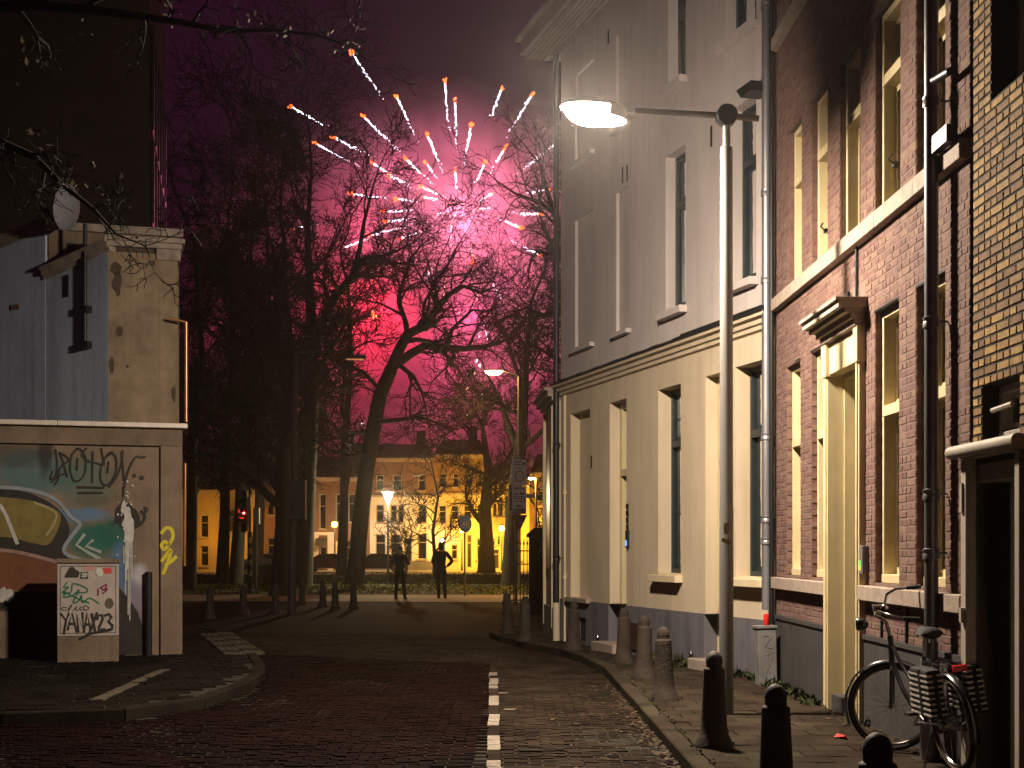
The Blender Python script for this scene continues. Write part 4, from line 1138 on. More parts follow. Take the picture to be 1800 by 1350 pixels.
# pale gutter edge, three lengths
for a, b in ((-6.5, -3.9), (-3.895, -1.62), (-1.615, uR + .07)):
    g = MB(); g.prism([(a, gz + .003), (b, gz + .003), (b, gz + .075), (a, gz + .075)], FG, -.4, .09); g.build('roof_edge', mat('pale_aluminium', (.62, .55, .5), .5, metal=.2), gb, bevel=.01)
# black drain channel by the pier
u0 = FG.hit(261, 1000)[0]
g = MB(); g.tube([FG.pt(u0, .1, .05), FG.pt(u0, 1.32, .05)], .052, 10); g.build('drain_pipe', M_BLACK, gb, smooth=True)
# copper coloured pipe on the right corner
cp = mat('copper_pipe', (.45, .22, .09), .35, metal=.8)
g = MB(); g.tube([FG.pt(uR + .05, 3.5, .05), FG.pt(uR + .05, 4.95, .05)], .028, 8); g.tube([FG.pt(uR + .03, 1.4, .0), FG.pt(uR + .04, 2.9, .0)], .024, 8); g.tube([FG.pt(uR + .05, 4.95, .05), FG.pt(uR - .2, 5.0, .05)], .02, 8); g.build('corner_pipe', cp, gb, smooth=True)
# tan block above
uA = FG.hit(190, 600)[0]; uB = FG.hit(313, 600)[0]
M_TAN_W = mat('peeling_tan_render', (.25, .19, .125), .9, (.12, .09, .062), 1.6, .4, 30, streak=.6)
g = MB(); g.fbox(FG, uA, uB, gz + .003, 5.95, -6, -.1); g.build('tan_wall', M_TAN_W, gb)
rnd = random.Random(21)
for (cx, cy, rx, ry) in ((206, 495, 9, 22), (203, 470, 10, 10), (268, 460, 6, 5), (211, 580, 6, 9), (224, 642, 3, 3), (196, 640, 4, 16), (306, 690, 5, 14)):
    u, z = FG.hit(cx, cy); n = 12
    poly = [(u + rx * .0082 * (1 + rnd.uniform(-.3, .3)) * math.cos(2 * math.pi * k / n), z + ry * .0082 * (1 + rnd.uniform(-.3, .3)) * math.sin(2 * math.pi * k / n)) for k in range(n)]
    g = MB(); g.prism(poly, FG, -.1, -.097)
    g.build('missing_render', mat('old_dark_render', (.075, .052, .036), .95, (.045, .03, .022), 8, .4), gb)
# cornice of the tan block (broken lower fillet)
g = MB(); g.fbox(FG, uA - .06, uB + .1, 6.1, 6.17, -6, .02); g.fbox(FG, uA - .03, uB + .06, 6.02, 6.1, -6, -.02); g.build('cornice', mat('grimy_stone', (.3, .25, .21), .85, (.15, .12, .1), 5), gb, bevel=.01)
g = MB(); g.fbox(FG, uB - .3, uB + .04, 5.86, 6.019, -6, -.06); g.build('cornice_block', MATS['grimy_stone'], gb)
g = MB(); g.fbox(FG, uA + .02, uB - .31, 5.9, 6.019, -6, -.13); g.build('broken_fillet', MATS['old_dark_render'], gb)
# blue grey side walls receding to the left
cA = FG.pt(uA, 0, -.1)
FS = Frame((cA.x, cA.y), (-.85, .527)).face((-12, 10))
M_BLUEW = mat('blue_grey_render', (.40, .49, .61), .88, (.27, .33, .41), 1.1, .2, 40, stretch=(1, 1, .22), streak=.6)
S_ = lambda px, py: FS.hit(px, py)
uN, zN = 0.0, 5.95; uF, zF = S_(80, 492); uT0, zT0 = S_(83, 404); uT1, zT1 = S_(-130, 488)
g = MB(); g.prism([(.001, gz), (uF, gz), (uF, zF), (.001, zN)], FS, -.3, 0); g.build('side_wall', M_BLUEW, gb)
g = MB(); g.prism([(uF + .001, gz), (uT1, gz), (uT1, zT1), (uF + .001, zT0)], FS, -.3, .004); g.build('tall_side_wall', M_BLUEW, gb)
for (a, b, za, zb) in ((-.05, uF + .02, zN, zF), (uT0 - .05, uT1, zT0, zT1)):
    for (d0, d1, w_) in ((.002, .06, .03), (.06, .13, .07), (.13, .17, .11)):
        g = MB(); g.prism([(a, za + d0), (b, zb + d0), (b, zb + d1), (a, za + d1)], FS, -.35, w_); g.build('side_cornice', MATS['grimy_stone'], gb)
cB = FS.pt(uT0, 0, -.02); FD = Frame((cB.x, cB.y), (.9598, .2806)).face((-5, 0))
uE = FD.hit(322, 400)[0]; zD = FD.hit(83, 404)[1]
g = MB(); g.fbox(FD, .004, uE - .06, gz, zD, -3, 0); g.build('back_block', M_CONC, gb)
g = MB(); g.fbox(FD, -.02, uE, zD + .003, zD + .12, -3, .06); g.build('back_cornice', MATS['grimy_stone'], gb)
for (px, py, a, b) in ((118, 503, .04, .16), (28, 540, .09, .04)):
    k = (px - 900) / F; u, z = FS.hit(px, py); g = MB(); g.fbox(FS, u - a, u + a, z - b, z + b, .005, .02); g.build('wall_vent', M_BLACK if py < 520 else M_CONC, gb)

# ---------------- graffiti strokes (paint a few mm thick on the concrete)
M_BP = mat('black_spray', (.014, .012, .011), .7, (.03, .025, .02), 8); M_WP = mat('white_spray', (.5, .48, .45), .7, (.3, .3, .29), 9); M_YP = mat('yellow_spray', (.55, .47, .02), .6, (.45, .38, .02), 8)
M_OP = mat('orange_spray', (.17, .066, .028), .8, (.11, .042, .02), 3); M_OL = mat('olive_yellow_spray', (.2, .155, .045), .8, (.13, .1, .03), 4)
def W2(pts): return [FG.hit(x, y) for x, y in pts]
def curve(pts, n=5):
    out = []
    P = [pts[0]] + list(pts) + [pts[-1]]
    for i in range(1, len(P) - 2):
        for k in range(n):
            t = k / n
            q = []
            for c in (0, 1):
                a, b, cc, d = P[i - 1][c], P[i][c], P[i + 1][c], P[i + 2][c]
                q.append(.5 * (2 * b + (cc - a) * t + (2 * a - 5 * b + 4 * cc - d) * t * t + (3 * b - a - 3 * cc + d) * t ** 3))
            out.append(tuple(q))
    out.append(tuple(pts[-1]))
    return out
def strokes(name, lst, width, m, w, parent, cv=True, fn=W2, fr=FG):
    g = MB()
    for i, s in enumerate(lst):
        p = fn(curve(s) if cv and len(s) > 2 else s)
        g.ribbon(p, width if not isinstance(width, list) else width[i], fr, w + .0007 * i)
    return g.build(name, m, parent)
def fill(name, pts, m, w, parent, cv=True, fn=W2, fr=FG):
    p = fn(curve(pts + [pts[0]])[:-1] if cv else pts)
    g = MB(); g.prism(p, fr, w - .003, w)
    return g.build(name, m, parent)
B0 = -.03
fill('orange_patch', [(-30, 965), (20, 970), (60, 980), (100, 992), (104, 1036), (40, 1036), (-30, 1040)], M_OP, B0 + .004, gb, cv=False)
fill('black_outline', [(-30, 858), (10, 860), (50, 866), (90, 885), (115, 910), (122, 935), (112, 965), (118, 985), (70, 982), (20, 966), (-30, 955)], M_BP, B0 + .006, gb)
fill('olive_bubble', [(-30, 872), (10, 874), (55, 880), (90, 892), (106, 905), (102, 930), (85, 957), (60, 955), (20, 945), (-30, 935)], M_OL, B0 + .009, gb)
fill('black_patch', [(-30, 1036), (22, 1040), (104, 1040), (104, 1165), (17, 1165), (15, 1075), (-30, 1070)], M_BP, B0 + .004, gb, cv=False)
fill('black_curve', [(207, 1030), (225, 1050), (242, 1075), (254, 1110), (254, 1150), (207, 1152)], M_BP, B0 + .005, gb, cv=False)
fill('white_shape', [(0, 1036), (8, 1032), (12, 1045), (8, 1056), (0, 1058)], M_WP, B0 + .009, gb)
fill('white_shape', [(12, 1036), (20, 1036), (25, 1048), (20, 1057), (10, 1056)], M_WP, B0 + .009, gb)
strokes('pale_outline', [[(-30, 856), (30, 858), (70, 866), (100, 880), (118, 900), (124, 908), (140, 920), (134, 932), (112, 968), (145, 984), (190, 988)]], .05, mat('pale_blue_spray', (.24, .28, .32), .8), B0 + .012, gb)
strokes('pale_outline', [[(-30, 965), (20, 969), (60, 977), (100, 988)]], .05, mat('pink_spray', (.3, .19, .16), .8), B0 + .013, gb)
strokes('bubble_highlight', [[(60, 883), (85, 893), (99, 903), (95, 920), (82, 940)]], .03, mat('light_olive_spray', (.33, .28, .15), .8), B0 + .013, gb)
strokes('white_drip', [[(0, 888), (10, 905), (18, 925), (30, 955)]], .05, M_WP, B0 + .016, gb)
strokes('white_chevrons', [[(148, 940), (134, 958), (156, 972), (178, 984)], [(163, 950), (151, 960), (176, 970)]], .045, mat('pale_green_spray', (.3, .36, .32), .8), B0 + .013, gb, cv=False)
# the black tag
strokes('black_tag', [[(97, 790), (100, 812), (98, 835), (88, 842), (92, 828)], [(90, 848), (104, 836), (116, 832)], [(104, 796), (110, 810), (118, 838)], [(106, 796), (121, 808), (106, 822), (102, 842), (96, 852)],
    [(136, 788), (126, 800), (123, 822), (128, 842), (136, 846), (146, 838), (151, 820), (149, 800), (140, 789), (134, 790)], [(136, 806), (135, 826)], [(163, 794), (162, 848)], [(152, 788), (144, 798), (154, 810), (170, 814), (183, 817), (180, 800), (178, 788)],
    [(197, 796), (184, 806), (177, 828), (178, 846), (186, 853), (196, 846), (204, 828), (204, 806), (196, 795), (188, 800)], [(191, 812), (189, 830)], [(216, 792), (214, 812), (206, 836), (192, 856)], [(214, 795), (217, 830), (219, 856)], [(219, 850), (226, 826), (236, 806), (244, 802)], [(246, 804), (255, 803)], [(136, 856), (182, 857)], [(138, 866), (180, 866)], [(217, 856), (217, 872)]],
    .03, M_BP, B0 + .008, gb)
for px, py, r in ((236, 836, .03), (249, 840, .036)):
    u, z = FG.hit(px, py); fill('tag_dot', [(px + r * 120 * math.cos(k * .7), py + r * 120 * math.sin(k * .7)) for k in range(9)], M_BP, B0 + .008, gb, cv=False)
fill('black_stencil', [(196, 924), (202, 912), (203, 896), (212, 884), (218, 876), (226, 884), (238, 894), (246, 910), (245, 924), (232, 932), (216, 928), (206, 920)], M_BP, B0 + .009, gb)
strokes('stencil_tail', [[(244, 924), (252, 916), (254, 906), (248, 899)], [(252, 904), (258, 896), (254, 893)]], [.045, .05], M_BP, B0 + .011, gb)
# the white paint splash and its runs
fill('white_splash', [(214, 886), (219, 878), (222, 890), (228, 892), (231, 908), (235, 916), (235, 942), (230, 966), (224, 968), (219, 950), (218, 928), (214, 922), (220, 906), (213, 900)], M_WP, B0 + .016, gb)
rr = random.Random(4)
strokes('paint_run', [[(x, 960), (x + rr.uniform(-1, 1), 960 + l)] for x, l in ((218, 30), (221, 85), (224, 40), (226, 120), (229, 130), (232, 60), (222, 60))], .016, M_WP, B0 + .017, gb, cv=False)
g = MB()
for k in range(46):
    px = 221 + rr.gauss(0, 8); py = rr.uniform(838, 1000); r = rr.uniform(.006, .016)
    u, z = FG.hit(px, py); g.prism([(u + r * math.cos(j * 1.05), z + r * 1.3 * math.sin(j * 1.05)) for j in range(6)], FG, B0 + .014, B0 + .0175 + k * .00006)
g.build('paint_specks', M_WP, gb)
strokes('yellow_tag', [[(284, 937), (292, 928), (301, 930), (304, 943), (298, 956), (288, 966), (284, 958), (290, 952), (297, 958)], [(285, 986), (300, 966), (296, 985), (287, 1008)], [(292, 992), (301, 987), (309, 979)]], .05, M_YP, .004, gb)

# ---------------- street cabinet with tags in front of the wall
P0 = gp(155, 1163, .12); 
FK = Frame((P0.x, P0.y), (.9598, .2806)).face((-5, 0))
sx = P0.y / F
kc = thing('street_cabinet', 'pale grey street cabinet with tags and stickers on concrete base', 'cabinet', (P0.x, P0.y, .12))
kw = 104 * sx / 2; kz0 = HC - (1118 - 965) * sx; kz1 = HC - (990 - 965) * sx
g = MB(); g.fbox(FK, -kw, kw, .1, kz0 - .003, -.4, -.01); g.build('concrete_base', M_CONC, kc, bevel=.01)
g = MB(); g.fbox(FK, -kw, kw, kz0, kz1, -.42, 0); g.build('body', mat('light_grey_steel', (.36, .31, .285), .6, (.28, .24, .22), 4), kc, bevel=.008)
g = MB(); g.fbox(FK, -kw - .02, kw + .02, kz1 + .002, kz1 + .06, -.44, .03); g.build('lid', M_CONC, kc, bevel=.01)
g = MB(); b_ = .035
for (a, b, c, d) in ((-kw + b_, kw - b_, kz0 + b_, kz0 + b_ + .01), (-kw + b_, kw - b_, kz1 - b_ - .01, kz1 - b_), (-kw + b_, -kw + b_ + .01, kz0 + b_, kz1 - b_), (kw - b_ - .01, kw - b_, kz0 + b_, kz1 - b_)): g.fbox(FK, a, b, c, d, .0, .002)
g.build('door_seam', M_DPLINTH, kc)
def K2(pts): return [FK.hit(x, y) for x, y in pts]
# zoomed crop (1800 px = 330 px) -> photo px
def zc(pts): return [(x / 5.4545, 960 + y / 5.4545) for x, y in pts]
M_GT = mat('green_marker', (.01, .12, .06), .6); M_RT = mat('dark_red_marker', (.2, .02, .05), .6)
strokes('black_lettering', [zc(s) for s in ([(585, 650), (630, 710), (660, 650)], [(635, 700), (612, 840)], [(650, 800), (690, 640), (735, 820)], [(660, 745), (720, 745)], [(752, 820), (738, 650), (800, 800), (790, 640)], [(805, 820), (835, 640), (868, 800)], [(815, 750), (860, 750)], [(880, 650), (915, 830)], [(930, 640), (858, 835)],
    [(935, 700), (940, 665), (980, 660), (985, 700), (950, 780), (945, 805), (1000, 795)], [(1005, 665), (1045, 650), (1070, 680), (1040, 720), (1080, 760), (1070, 800), (1010, 810)])], .034, M_BP, .003, kc, cv=False, fn=K2, fr=FK)
strokes('underline', [zc([(770, 885), (860, 840), (960, 820), (1080, 790)])], .03, M_BP, .0125, kc, fn=K2, fr=FK)
strokes('small_black_tag', [zc(s) for s in ([(640, 590), (600, 590), (590, 610), (640, 615)], [(650, 610), (690, 560), (670, 600), (650, 640)], [(700, 620), (740, 580), (720, 600), (750, 615)], [(790, 580), (760, 600), (790, 615)], [(850, 590), (820, 570), (800, 600), (830, 615), (855, 590)])], .012, M_BP, .003, kc, fn=K2, fr=FK)
strokes('green_tag', [zc(s) for s in ([(640, 350), (610, 400), (660, 390), (600, 450), (680, 440), (700, 360), (820, 400), (830, 440), (720, 450)], [(640, 440), (610, 490), (700, 470), (760, 420), (700, 540), (760, 520), (780, 470), (790, 540), (860, 500), (950, 550)], [(600, 430), (720, 490), (850, 545)])], .02, M_GT, .0035, kc, fn=K2, fr=FK)
strokes('red_tag', [zc(s) for s in ([(960, 400), (1020, 370), (1000, 420), (970, 400)], [(980, 420), (1030, 410), (985, 455)], [(940, 410), (940, 470)])], .022, M_RT, .0035, kc, fn=K2, fr=FK)
fill('sticker', zc([(800, 195), (918, 195), (918, 228), (800, 228)]), mat('pink_sticker', (.5, .25, .22), .5), .006, kc, False, K2, FK)
fill('sticker', zc([(985, 210), (1070, 205), (1072, 262), (988, 262)]), mat('red_sticker', (.5, .05, .05), .5), .006, kc, False, K2, FK)
fill('sticker', zc([(955 + 38 * math.cos(k * .6), 250 + 42 * math.sin(k * .6)) for k in range(10)]), M_WP, .0075, kc, False, K2, FK)
fill('sticker', zc([(772, 250), (845, 245), (846, 312), (770, 312)]), mat('green_sticker', (.03, .06, .03), .5), .006, kc, False, K2, FK)
strokes('sticker_print', [zc([(800, 258), (795, 300)]), zc([(820, 256), (815, 300)]), zc([(785, 270), (838, 266)]), zc([(783, 290), (836, 286)])], .013, M_WP, .0068, kc, False, K2, FK)
fill('sticker', zc([(615, 300), (645, 240), (665, 205), (700, 198), (730, 225), (765, 250), (750, 300)]), mat('olive_black_sticker', (.03, .025, .015), .6), .006, kc, False, K2, FK)
fill('smudge', zc([(1048 + 45 * math.cos(k * .6), 548 + 52 * math.sin(k * .6)) for k in range(10)]), mat('brown_smudge', (.11, .085, .06), .8), .004, kc, False, K2, FK)

# ---------------- satellite dish on its pole
dr = thing('satellite_dish', 'grey satellite dish on a dark pole fixed to the blue grey wall', 'dish', FS.pt(.35, 4.5, .1))
uu, zz = FS.hit(155, 500)
g = MB(); g.tube([FS.pt(uu, FS.hit(155, 612)[1], .06), FS.pt(uu, FS.hit(155, 395)[1], .06)], .03, 10); g.build('pole', M_DARKMETAL, dr, smooth=True)
for py in (545, 607):
    z = FS.hit(155, py)[1]; g = MB(); g.fbox(FS, uu - .08, uu + .06, z - .05, z + .05, .0, .1); g.build('bracket', M_BLACK, dr)
c = FS.pt(uu, FS.hit(150, 372)[1], .1) + Vector((-.12, -.1, 0))
dz = Vector((-.95, .25, .18)).normalized(); dx = dz.cross(Vector((0, 0, 1))).normalized(); dy = dx.cross(dz)
g = MB(); g.lathe([(.01, 0), (.12, .012), (.22, .04), (.33, .09), (.335, .095), (.33, .1), (.22, .05), (.12, .022), (.01, .01)], c, 26, (dx, dy, dz)); g.build('reflector', mat('dish_grey', (.2, .21, .23), .6), dr, smooth=True)
g = MB(); g.tube([c - dy * .3 + dz * .08, c + dz * .42 - dy * .12], .012, 8); g.box(c + dz * .42 - dy * .1, (.06, .06, .1), (dx, dy, dz)); g.build('feed_arm', M_DARKMETAL, dr)
g = MB(); p = FS.pt(FS.hit(88, 380)[0], 6.8, -.2); g.lathe([(.03, 0), (.03, .1), (.09, .12), (.09, .17), (.02, .2)], p, 10); g.build('roof_vent', M_BLACK, gb, smooth=True)

# ---------------- tall dark block behind
tb = thing('tall_dark_block', 'tall dark brown windowless wall rising behind the graffiti building', 'building', (-13, 31, 0))
xr = (262 - 900) / F * 30
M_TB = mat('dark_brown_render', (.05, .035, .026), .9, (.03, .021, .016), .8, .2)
tp_ = [(xr, 30), (-610 / F * 38, 38), (-30, 38), (-30, 30)]
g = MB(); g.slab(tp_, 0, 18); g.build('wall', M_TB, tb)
FTB = Frame((xr, 30), (tp_[1][0] - xr, 8)).face((0, 25))
for (pa, pb) in ((50, 232), (250, 395)):
    z1, z0 = HC - (pa - 965) * 30.5 / F, HC - (pb - 965) * 30.5 / F
    g = MB(); g.fbox(FTB, .25, 7.8, z0, z1, .003, .05); w_ = g.build('stair_window', mat('black_glazing', (.008, .008, .009), .3), tb)
    for k in range(6): q = MB(); q.fbox(FTB, .3 + k * 1.25, .36 + k * 1.25, z0, z1, .05, .09); q.build('mullion', M_BLACK, w_)

# ================================================================== BEYOND THE JUNCTION
def lamp(name, loc, power, color, radius, parent):
    d = bpy.data.lights.new(name, 'POINT'); d.energy = power; d.color = color; d.shadow_soft_size = radius
    o = link(bpy.data.objects.new(name, d)); o.location = loc
    o.parent = parent; o.matrix_parent_inverse = ROOT.get(parent.name, Matrix.Identity(4)).inverted()
    return o
def text(body, name, fr, u, z, w, size, m, parent, align='CENTER'):
    cu = bpy.data.curves.new(name, 'FONT'); cu.body = body; cu.size = size; cu.align_x = align; cu.align_y = 'CENTER'; cu.extrude = .001
    cu.materials.append(m)
    o = link(bpy.data.objects.new(name, cu))
    ex = fr.u if fr.u.cross(fr.z).dot(fr.n) > 0 else -fr.u
    R = Matrix((ex, fr.z, fr.n)).transposed().to_4x4()
    dg = bpy.context.evaluated_depsgraph_get(); me = bpy.data.meshes.new_from_object(o.evaluated_get(dg)); bpy.data.objects.remove(o)
    o = link(bpy.data.objects.new(name, me))
    o.matrix_world = Matrix.Translation(fr.pt(u, z, w)) @ R
    o.parent = parent; o.matrix_parent_inverse = ROOT.get(parent.name, Matrix.Identity(4)).inverted()
    return o
SODIUM = (1.0, .46, .04)

# ---------------- striped signal pole with the red light
X0, Y0_ = (439 - 900) / F * 52, 52.0
ts = thing('traffic_light', 'traffic light showing red on a black and white striped pole', 'traffic light', (X0, Y0_, .02))
M_SW = mat('signal_white', (.3, .28, .25), .6); M_SB = mat('signal_black', (.018, .018, .019), .5)
zt = at(439, 935, 52).z
n = 9; z = .02
g = MB(); g.tube([(X0, Y0_, .02), (X0, Y0_, .45)], .1, 12); g.build('pole_foot', M_SB, ts, smooth=True)
h = (zt - .45) / n
for k in range(n):
    g = MB(); g.tube([(X0, Y0_, .45 + k * h + .001), (X0, Y0_, .45 + (k + 1) * h - .001)], .085, 12); g.build('pole_band', M_SW if k % 2 else M_SB, ts, smooth=True)
g = MB(); g.tube([(X0, Y0_, zt), (X0, Y0_, zt + 1.7)], .05, 10); g.build('mast', M_SB, ts, smooth=True)
cz = at(430, 899, 52).z
_n = Vector((-.866, -.5, 0)); g = MB(); g.box((X0 - .11, Y0_ + .03, cz), (.17, .3, 1.05), (_n, Vector((-.5, .866, 0)), Vector((0, 0, 1)))); sh_ = g.build('signal_housing', mat('signal_tan', (.16, .12, .08), .6), ts, bevel=.02)
g = MB(); vs = []
for k in range(28):
    t = 2 * math.pi * k / 28; e = 5
    sx_ = math.copysign(abs(math.cos(t)) ** (2 / e), math.cos(t)); sz_ = math.copysign(abs(math.sin(t)) ** (2 / e), math.sin(t))
    vs.append((sx_ * .34, sz_ * .76))
FT = Frame((X0 - .2, Y0_ - .02), (-.5, .866)).face((X0 - 5, Y0_ - 3))
g.prism([(u, cz + z) for u, z in vs], FT, 0, .012); bpl = g.build('backplate', M_SB, sh_)
g = MB()
for i in range(28):
    a, b = vs[i], vs[(i + 1) % 28]
    g.tube([FT.pt(a[0], cz + a[1], .01), FT.pt(b[0], cz + b[1], .01)], .012, 4)
g.build('backplate_edge', M_STEEL, sh_)
for k, dz_ in enumerate((.33, 0, -.33)):
    g = MB(); g.lathe([(.1, 0), (.1, .012), (.06, .03), (.003, .036)], FT.pt(0, cz + dz_, .013), 18, (FT.u, FT.z, FT.n))
    g.build('lens', glow('red_signal', (1, .02, .015), 140) if k == 1 else mat('dark_lens', (.02, .02, .02), .2), sh_, smooth=True)
    g = MB(); vs2 = []; fs2 = []
    for i in range(13):
        t = math.radians(-20 + 220 * i / 12)
        for d_ in (.013, .26 - .06 * abs(math.cos(t))): vs2.append(FT.pt(.115 * math.cos(t), cz + dz_ + .115 * math.sin(t), d_))
    g.add(vs2, [(2 * i, 2 * i + 2, 2 * i + 3, 2 * i + 1) for i in range(12)]); g.build('visor', M_SB, sh_, smooth=True)
g = MB(); c = at(451, 907, 52.3); g.box(c, (.22, .25, .62)); g.tube([(c.x, c.y, c.z - .31), (c.x, c.y, .02)], .03, 8); tag(g.build('signal_box', M_SW, bevel=.02), 'pale narrow box on a thin post behind the striped signal pole', 'signal box')

# ---------------- tall mast with signal back and unlit lamp arm
X1, Y1_ = (513 - 900) / F * 36, 36.0
tm = thing('signal_mast', 'tall dark mast with signal seen from behind and lamp arm above', 'mast', (X1, Y1_, 0))
ztop = at(520, 620, 36).z
g = MB(); g.tube([(X1, Y1_, 0), (X1, Y1_, 1.0), (X1 + .05, Y1_, 3.3), (X1 + .1, Y1_, ztop)], [.12, .1, .075, .05], 12); g.build('pole', mat('mast_grey', (.05, .043, .038), .6), tm, smooth=True)
g = MB(); g.tube([(X1 + .1, Y1_, ztop - .02), (X1 + .7, Y1_, ztop + .05), (X1 + 1.3, Y1_, ztop + .02)], .03, 8); g.build('arm', MATS['mast_grey'], tm, smooth=True)
c = at(624, 628, 36); g = MB(); g.box(c, (.55, .2, .09)); g.build('luminaire', MATS['mast_grey'], tm, bevel=.03)
g = MB(); g.box(c - Vector((0, 0, .053)), (.42, .16, .014)); g.build('luminaire_glass', glow('faint_warm_glow', (1, .35, .1), .35), tm)  # lamp is unlit; its warm underside is painted as faint emission
c = at(521, 879, 36); g = MB(); g.box(c + Vector((.06, -.12, 0)), (.4, .22, 1.0)); g.build('signal_back', M_SB, tm, bevel=.02)
g = MB(); g.tube([at(515, 885, 35.6), at(515, 900, 35.6)], .012, 6); g.build('glint_bolt', M_CHROME, tm)

# ---------------- lit street lamp over the far road
X2, Y2_ = (912 - 900) / F * 56, 56.0
fl = thing('far_street_lamp', 'slim grey street lamp with lit orange head among the bare branches', 'street lamp', (X2, Y2_, 0))
zt = at(912, 662, 56).z
g = MB(); g.tube([(X2, Y2_, 0), (X2, Y2_, zt)], [.09, .045], 10); g.build('pole', M_STEEL, fl, smooth=True)
c = at(868, 653, 56); g = MB(); g.tube([(X2, Y2_, zt), (X2 - .2, Y2_, zt + .12), c + Vector((.3, 0, .05))], .03, 8); g.build('arm', M_STEEL, fl, smooth=True)
g = MB(); g.box(c + Vector((0, 0, .05)), (.74, .34, .07)); g.build('housing', M_HOUS, fl, bevel=.02)
g = MB(); ell(g, c + Vector((0, 0, .012)), (Vector((1, 0, 0)), Vector((0, 1, 0)), Vector((0, 0, 1))), .33, .14, .15, -1.55, 0, 16, 5); g.build('lamp_glass', glow('orange_white_lamp', (1, .52, .16), 500), fl, smooth=True)

# ---------------- white park lamp with a funnel shade
c = at(682, 870, 64); pk = thing('park_lamp', 'white lit funnel shaped park lamp on thin dark pole', 'street lamp', (c.x, 64, .03))
g = MB(); g.tube([(c.x, 64, .03), (c.x, 64, c.z - .35)], [.055, .04], 10); g.build('pole', M_SB, pk, smooth=True)
g = MB(); g.lathe([(.05, -.4), (.07, -.3), (.16, -.08), (.23, .1)], c, 18); g.build('funnel', glow('cool_white_lamp', (1, .93, .82), 60), pk, smooth=True)
g = MB(); g.lathe([(.3, .11), (.3, .135), (.05, .2), (.01, .2)], c, 18); g.build('lid', M_HOUS, pk, smooth=True)
lamp('park_light', c + Vector((0, -.5, -.1)), 2000, (1, .82, .42), .15, pk)

# ---------------- globe lamps on the quay
def globe(px, py, Y, col, p, label, nm, strength=30):
    c = at(px, py, Y); r = thing('globe_lamp', label, 'street lamp', (c.x, Y, .015), group='globe lamps along the far quay')
    g = MB(); g.tube([(c.x, Y, .015), (c.x, Y, .6), (c.x, Y, c.z - .2)], [.09, .05, .04], 8); g.build('pole', M_SB, r, smooth=True)
    g = MB(); ell(g, c, (Vector((1, 0, 0)), Vector((0, 1, 0)), Vector((0, 0, 1))), .22, .22, .24, -1.55, 1.55, 14, 8); g.build('globe', glow(nm, col, strength), r, smooth=True)
    g = MB(); g.lathe([(.14, .21), (.16, .24), (.02, .36)], c, 12); g.lathe([(.04, -.32), (.1, -.26), (.12, -.2)], c, 12); g.build('cap', M_SB, r, smooth=True)
    lamp('globe_light', c + Vector((0, -.35, -.1)), p, col, .2, r)
globe(588, 922, 107.6, SODIUM, 520, 'lit orange globe lamp beside the parked red car', 'sodium_globe')
globe(882, 929, 107.6, (1, .5, .04), 3400, 'lit yellow globe lamp in front of the arched window house', 'yellow_globe', 34)
globe(398, 925, 107.6, SODIUM, 800, 'orange globe lamp behind the pale left trunks', 'sodium_globe')
globe(631, 922, 107.6, (1, .84, .66), 560, 'white globe lamp hidden behind the leaning tree trunk', 'white_globe')
globe(812, 932, 107.6, (1, .48, .04), 2500, 'orange globe lamp behind the round blue cycle sign', 'sodium_globe', 14)

# ---------------- blue cycle path sign
c = at(817, 921, 49.7); cs = thing('cycle_path_sign', 'round blue sign with white bicycle on a thin pole', 'sign', (c.x, 49.7, .02))
FZ = Frame((c.x, 49.66), (.72, .69)).face((0, 0))
g = MB(); g.tube([(c.x, 49.7, .02), (c.x, 49.7, c.z + .3)], .032, 8); g.build('pole', M_STEEL, cs, smooth=True)
circ = lambda r, n=28, cu=0, cz_=0: [(cu + r * math.cos(2 * math.pi * k / n), cz_ + r * math.sin(2 * math.pi * k / n)) for k in range(n)]
g = MB(); g.prism([(u, c.z + z) for u, z in circ(.3)], FZ, 0, .02); g.build('disc', mat('sign_blue', (.02, .06, .32), .4), cs)
g = MB()
sym = lambda pts: [(u * 1.0, c.z + z) for u, z in pts]
for cu in (-.12, .12): g.ribbon(sym(circ(.075, 14, cu, -.05) + [(cu + .075, -.05)]), .02, FZ, .023)
for s in ([(-.12, -.05), (-.05, .07), (.08, .07), (0, -.05), (-.05, .07)], [(.12, -.05), (.07, .11), (.11, .12)], [(0, -.05), (-.06, .09), (-.09, .09)], [(-.12, -.05), (0, -.05)]): g.ribbon(sym(s), .02, FZ, .0235)
g.build('bicycle_symbol', M_WHITE, cs)

# ---------------- road sign post by the corner
SY = 42.0
sp = thing('road_sign_post', 'post with street name, zone boards and a give way triangle', 'sign', (at(905, 1060, SY).x, SY, 0))
px_ = at(908, 900, SY).x
g = MB(); g.tube([(px_ - .02, SY, 0), (px_, SY, at(905, 800, SY).z)], .045, 10); g.build('post', M_STEEL, sp, smooth=True)
FSN = Frame((0, SY - .06), (1, .0)).face((0, 0))
S2 = lambda x, y: ((x - 900) / F * (SY - .06), HC - (y - 965) * (SY - .06) / F)
def rect(g, x0, y0, x1, y1, w0, w1):
    a = S2(x0, y1); b = S2(x1, y0); g.fbox(FSN, a[0], b[0], a[1], b[1], w0, w1)
M_SIGN = mat('sign_face_grey', (.5, .46, .46), .5, (.42, .39, .39), 6); M_SRED = mat('sign_red', (.3, .03, .035), .5); M_STXT = mat('sign_print', (.05, .045, .05), .6)
g = MB(); rect(g, 897, 800, 916, 805, 0, .02); nb = g.build('street_name_plate', mat('sign_navy', (.05, .04, .07), .5), sp)
g = MB(); rect(g, 899, 801.8, 914, 803.2, .021, .022); g.build('plate_print', M_SIGN, sp)
g = MB(); rect(g, 901, 808, 925, 854, 0, .02); b1 = g.build('zone_board', M_SIGN, sp)
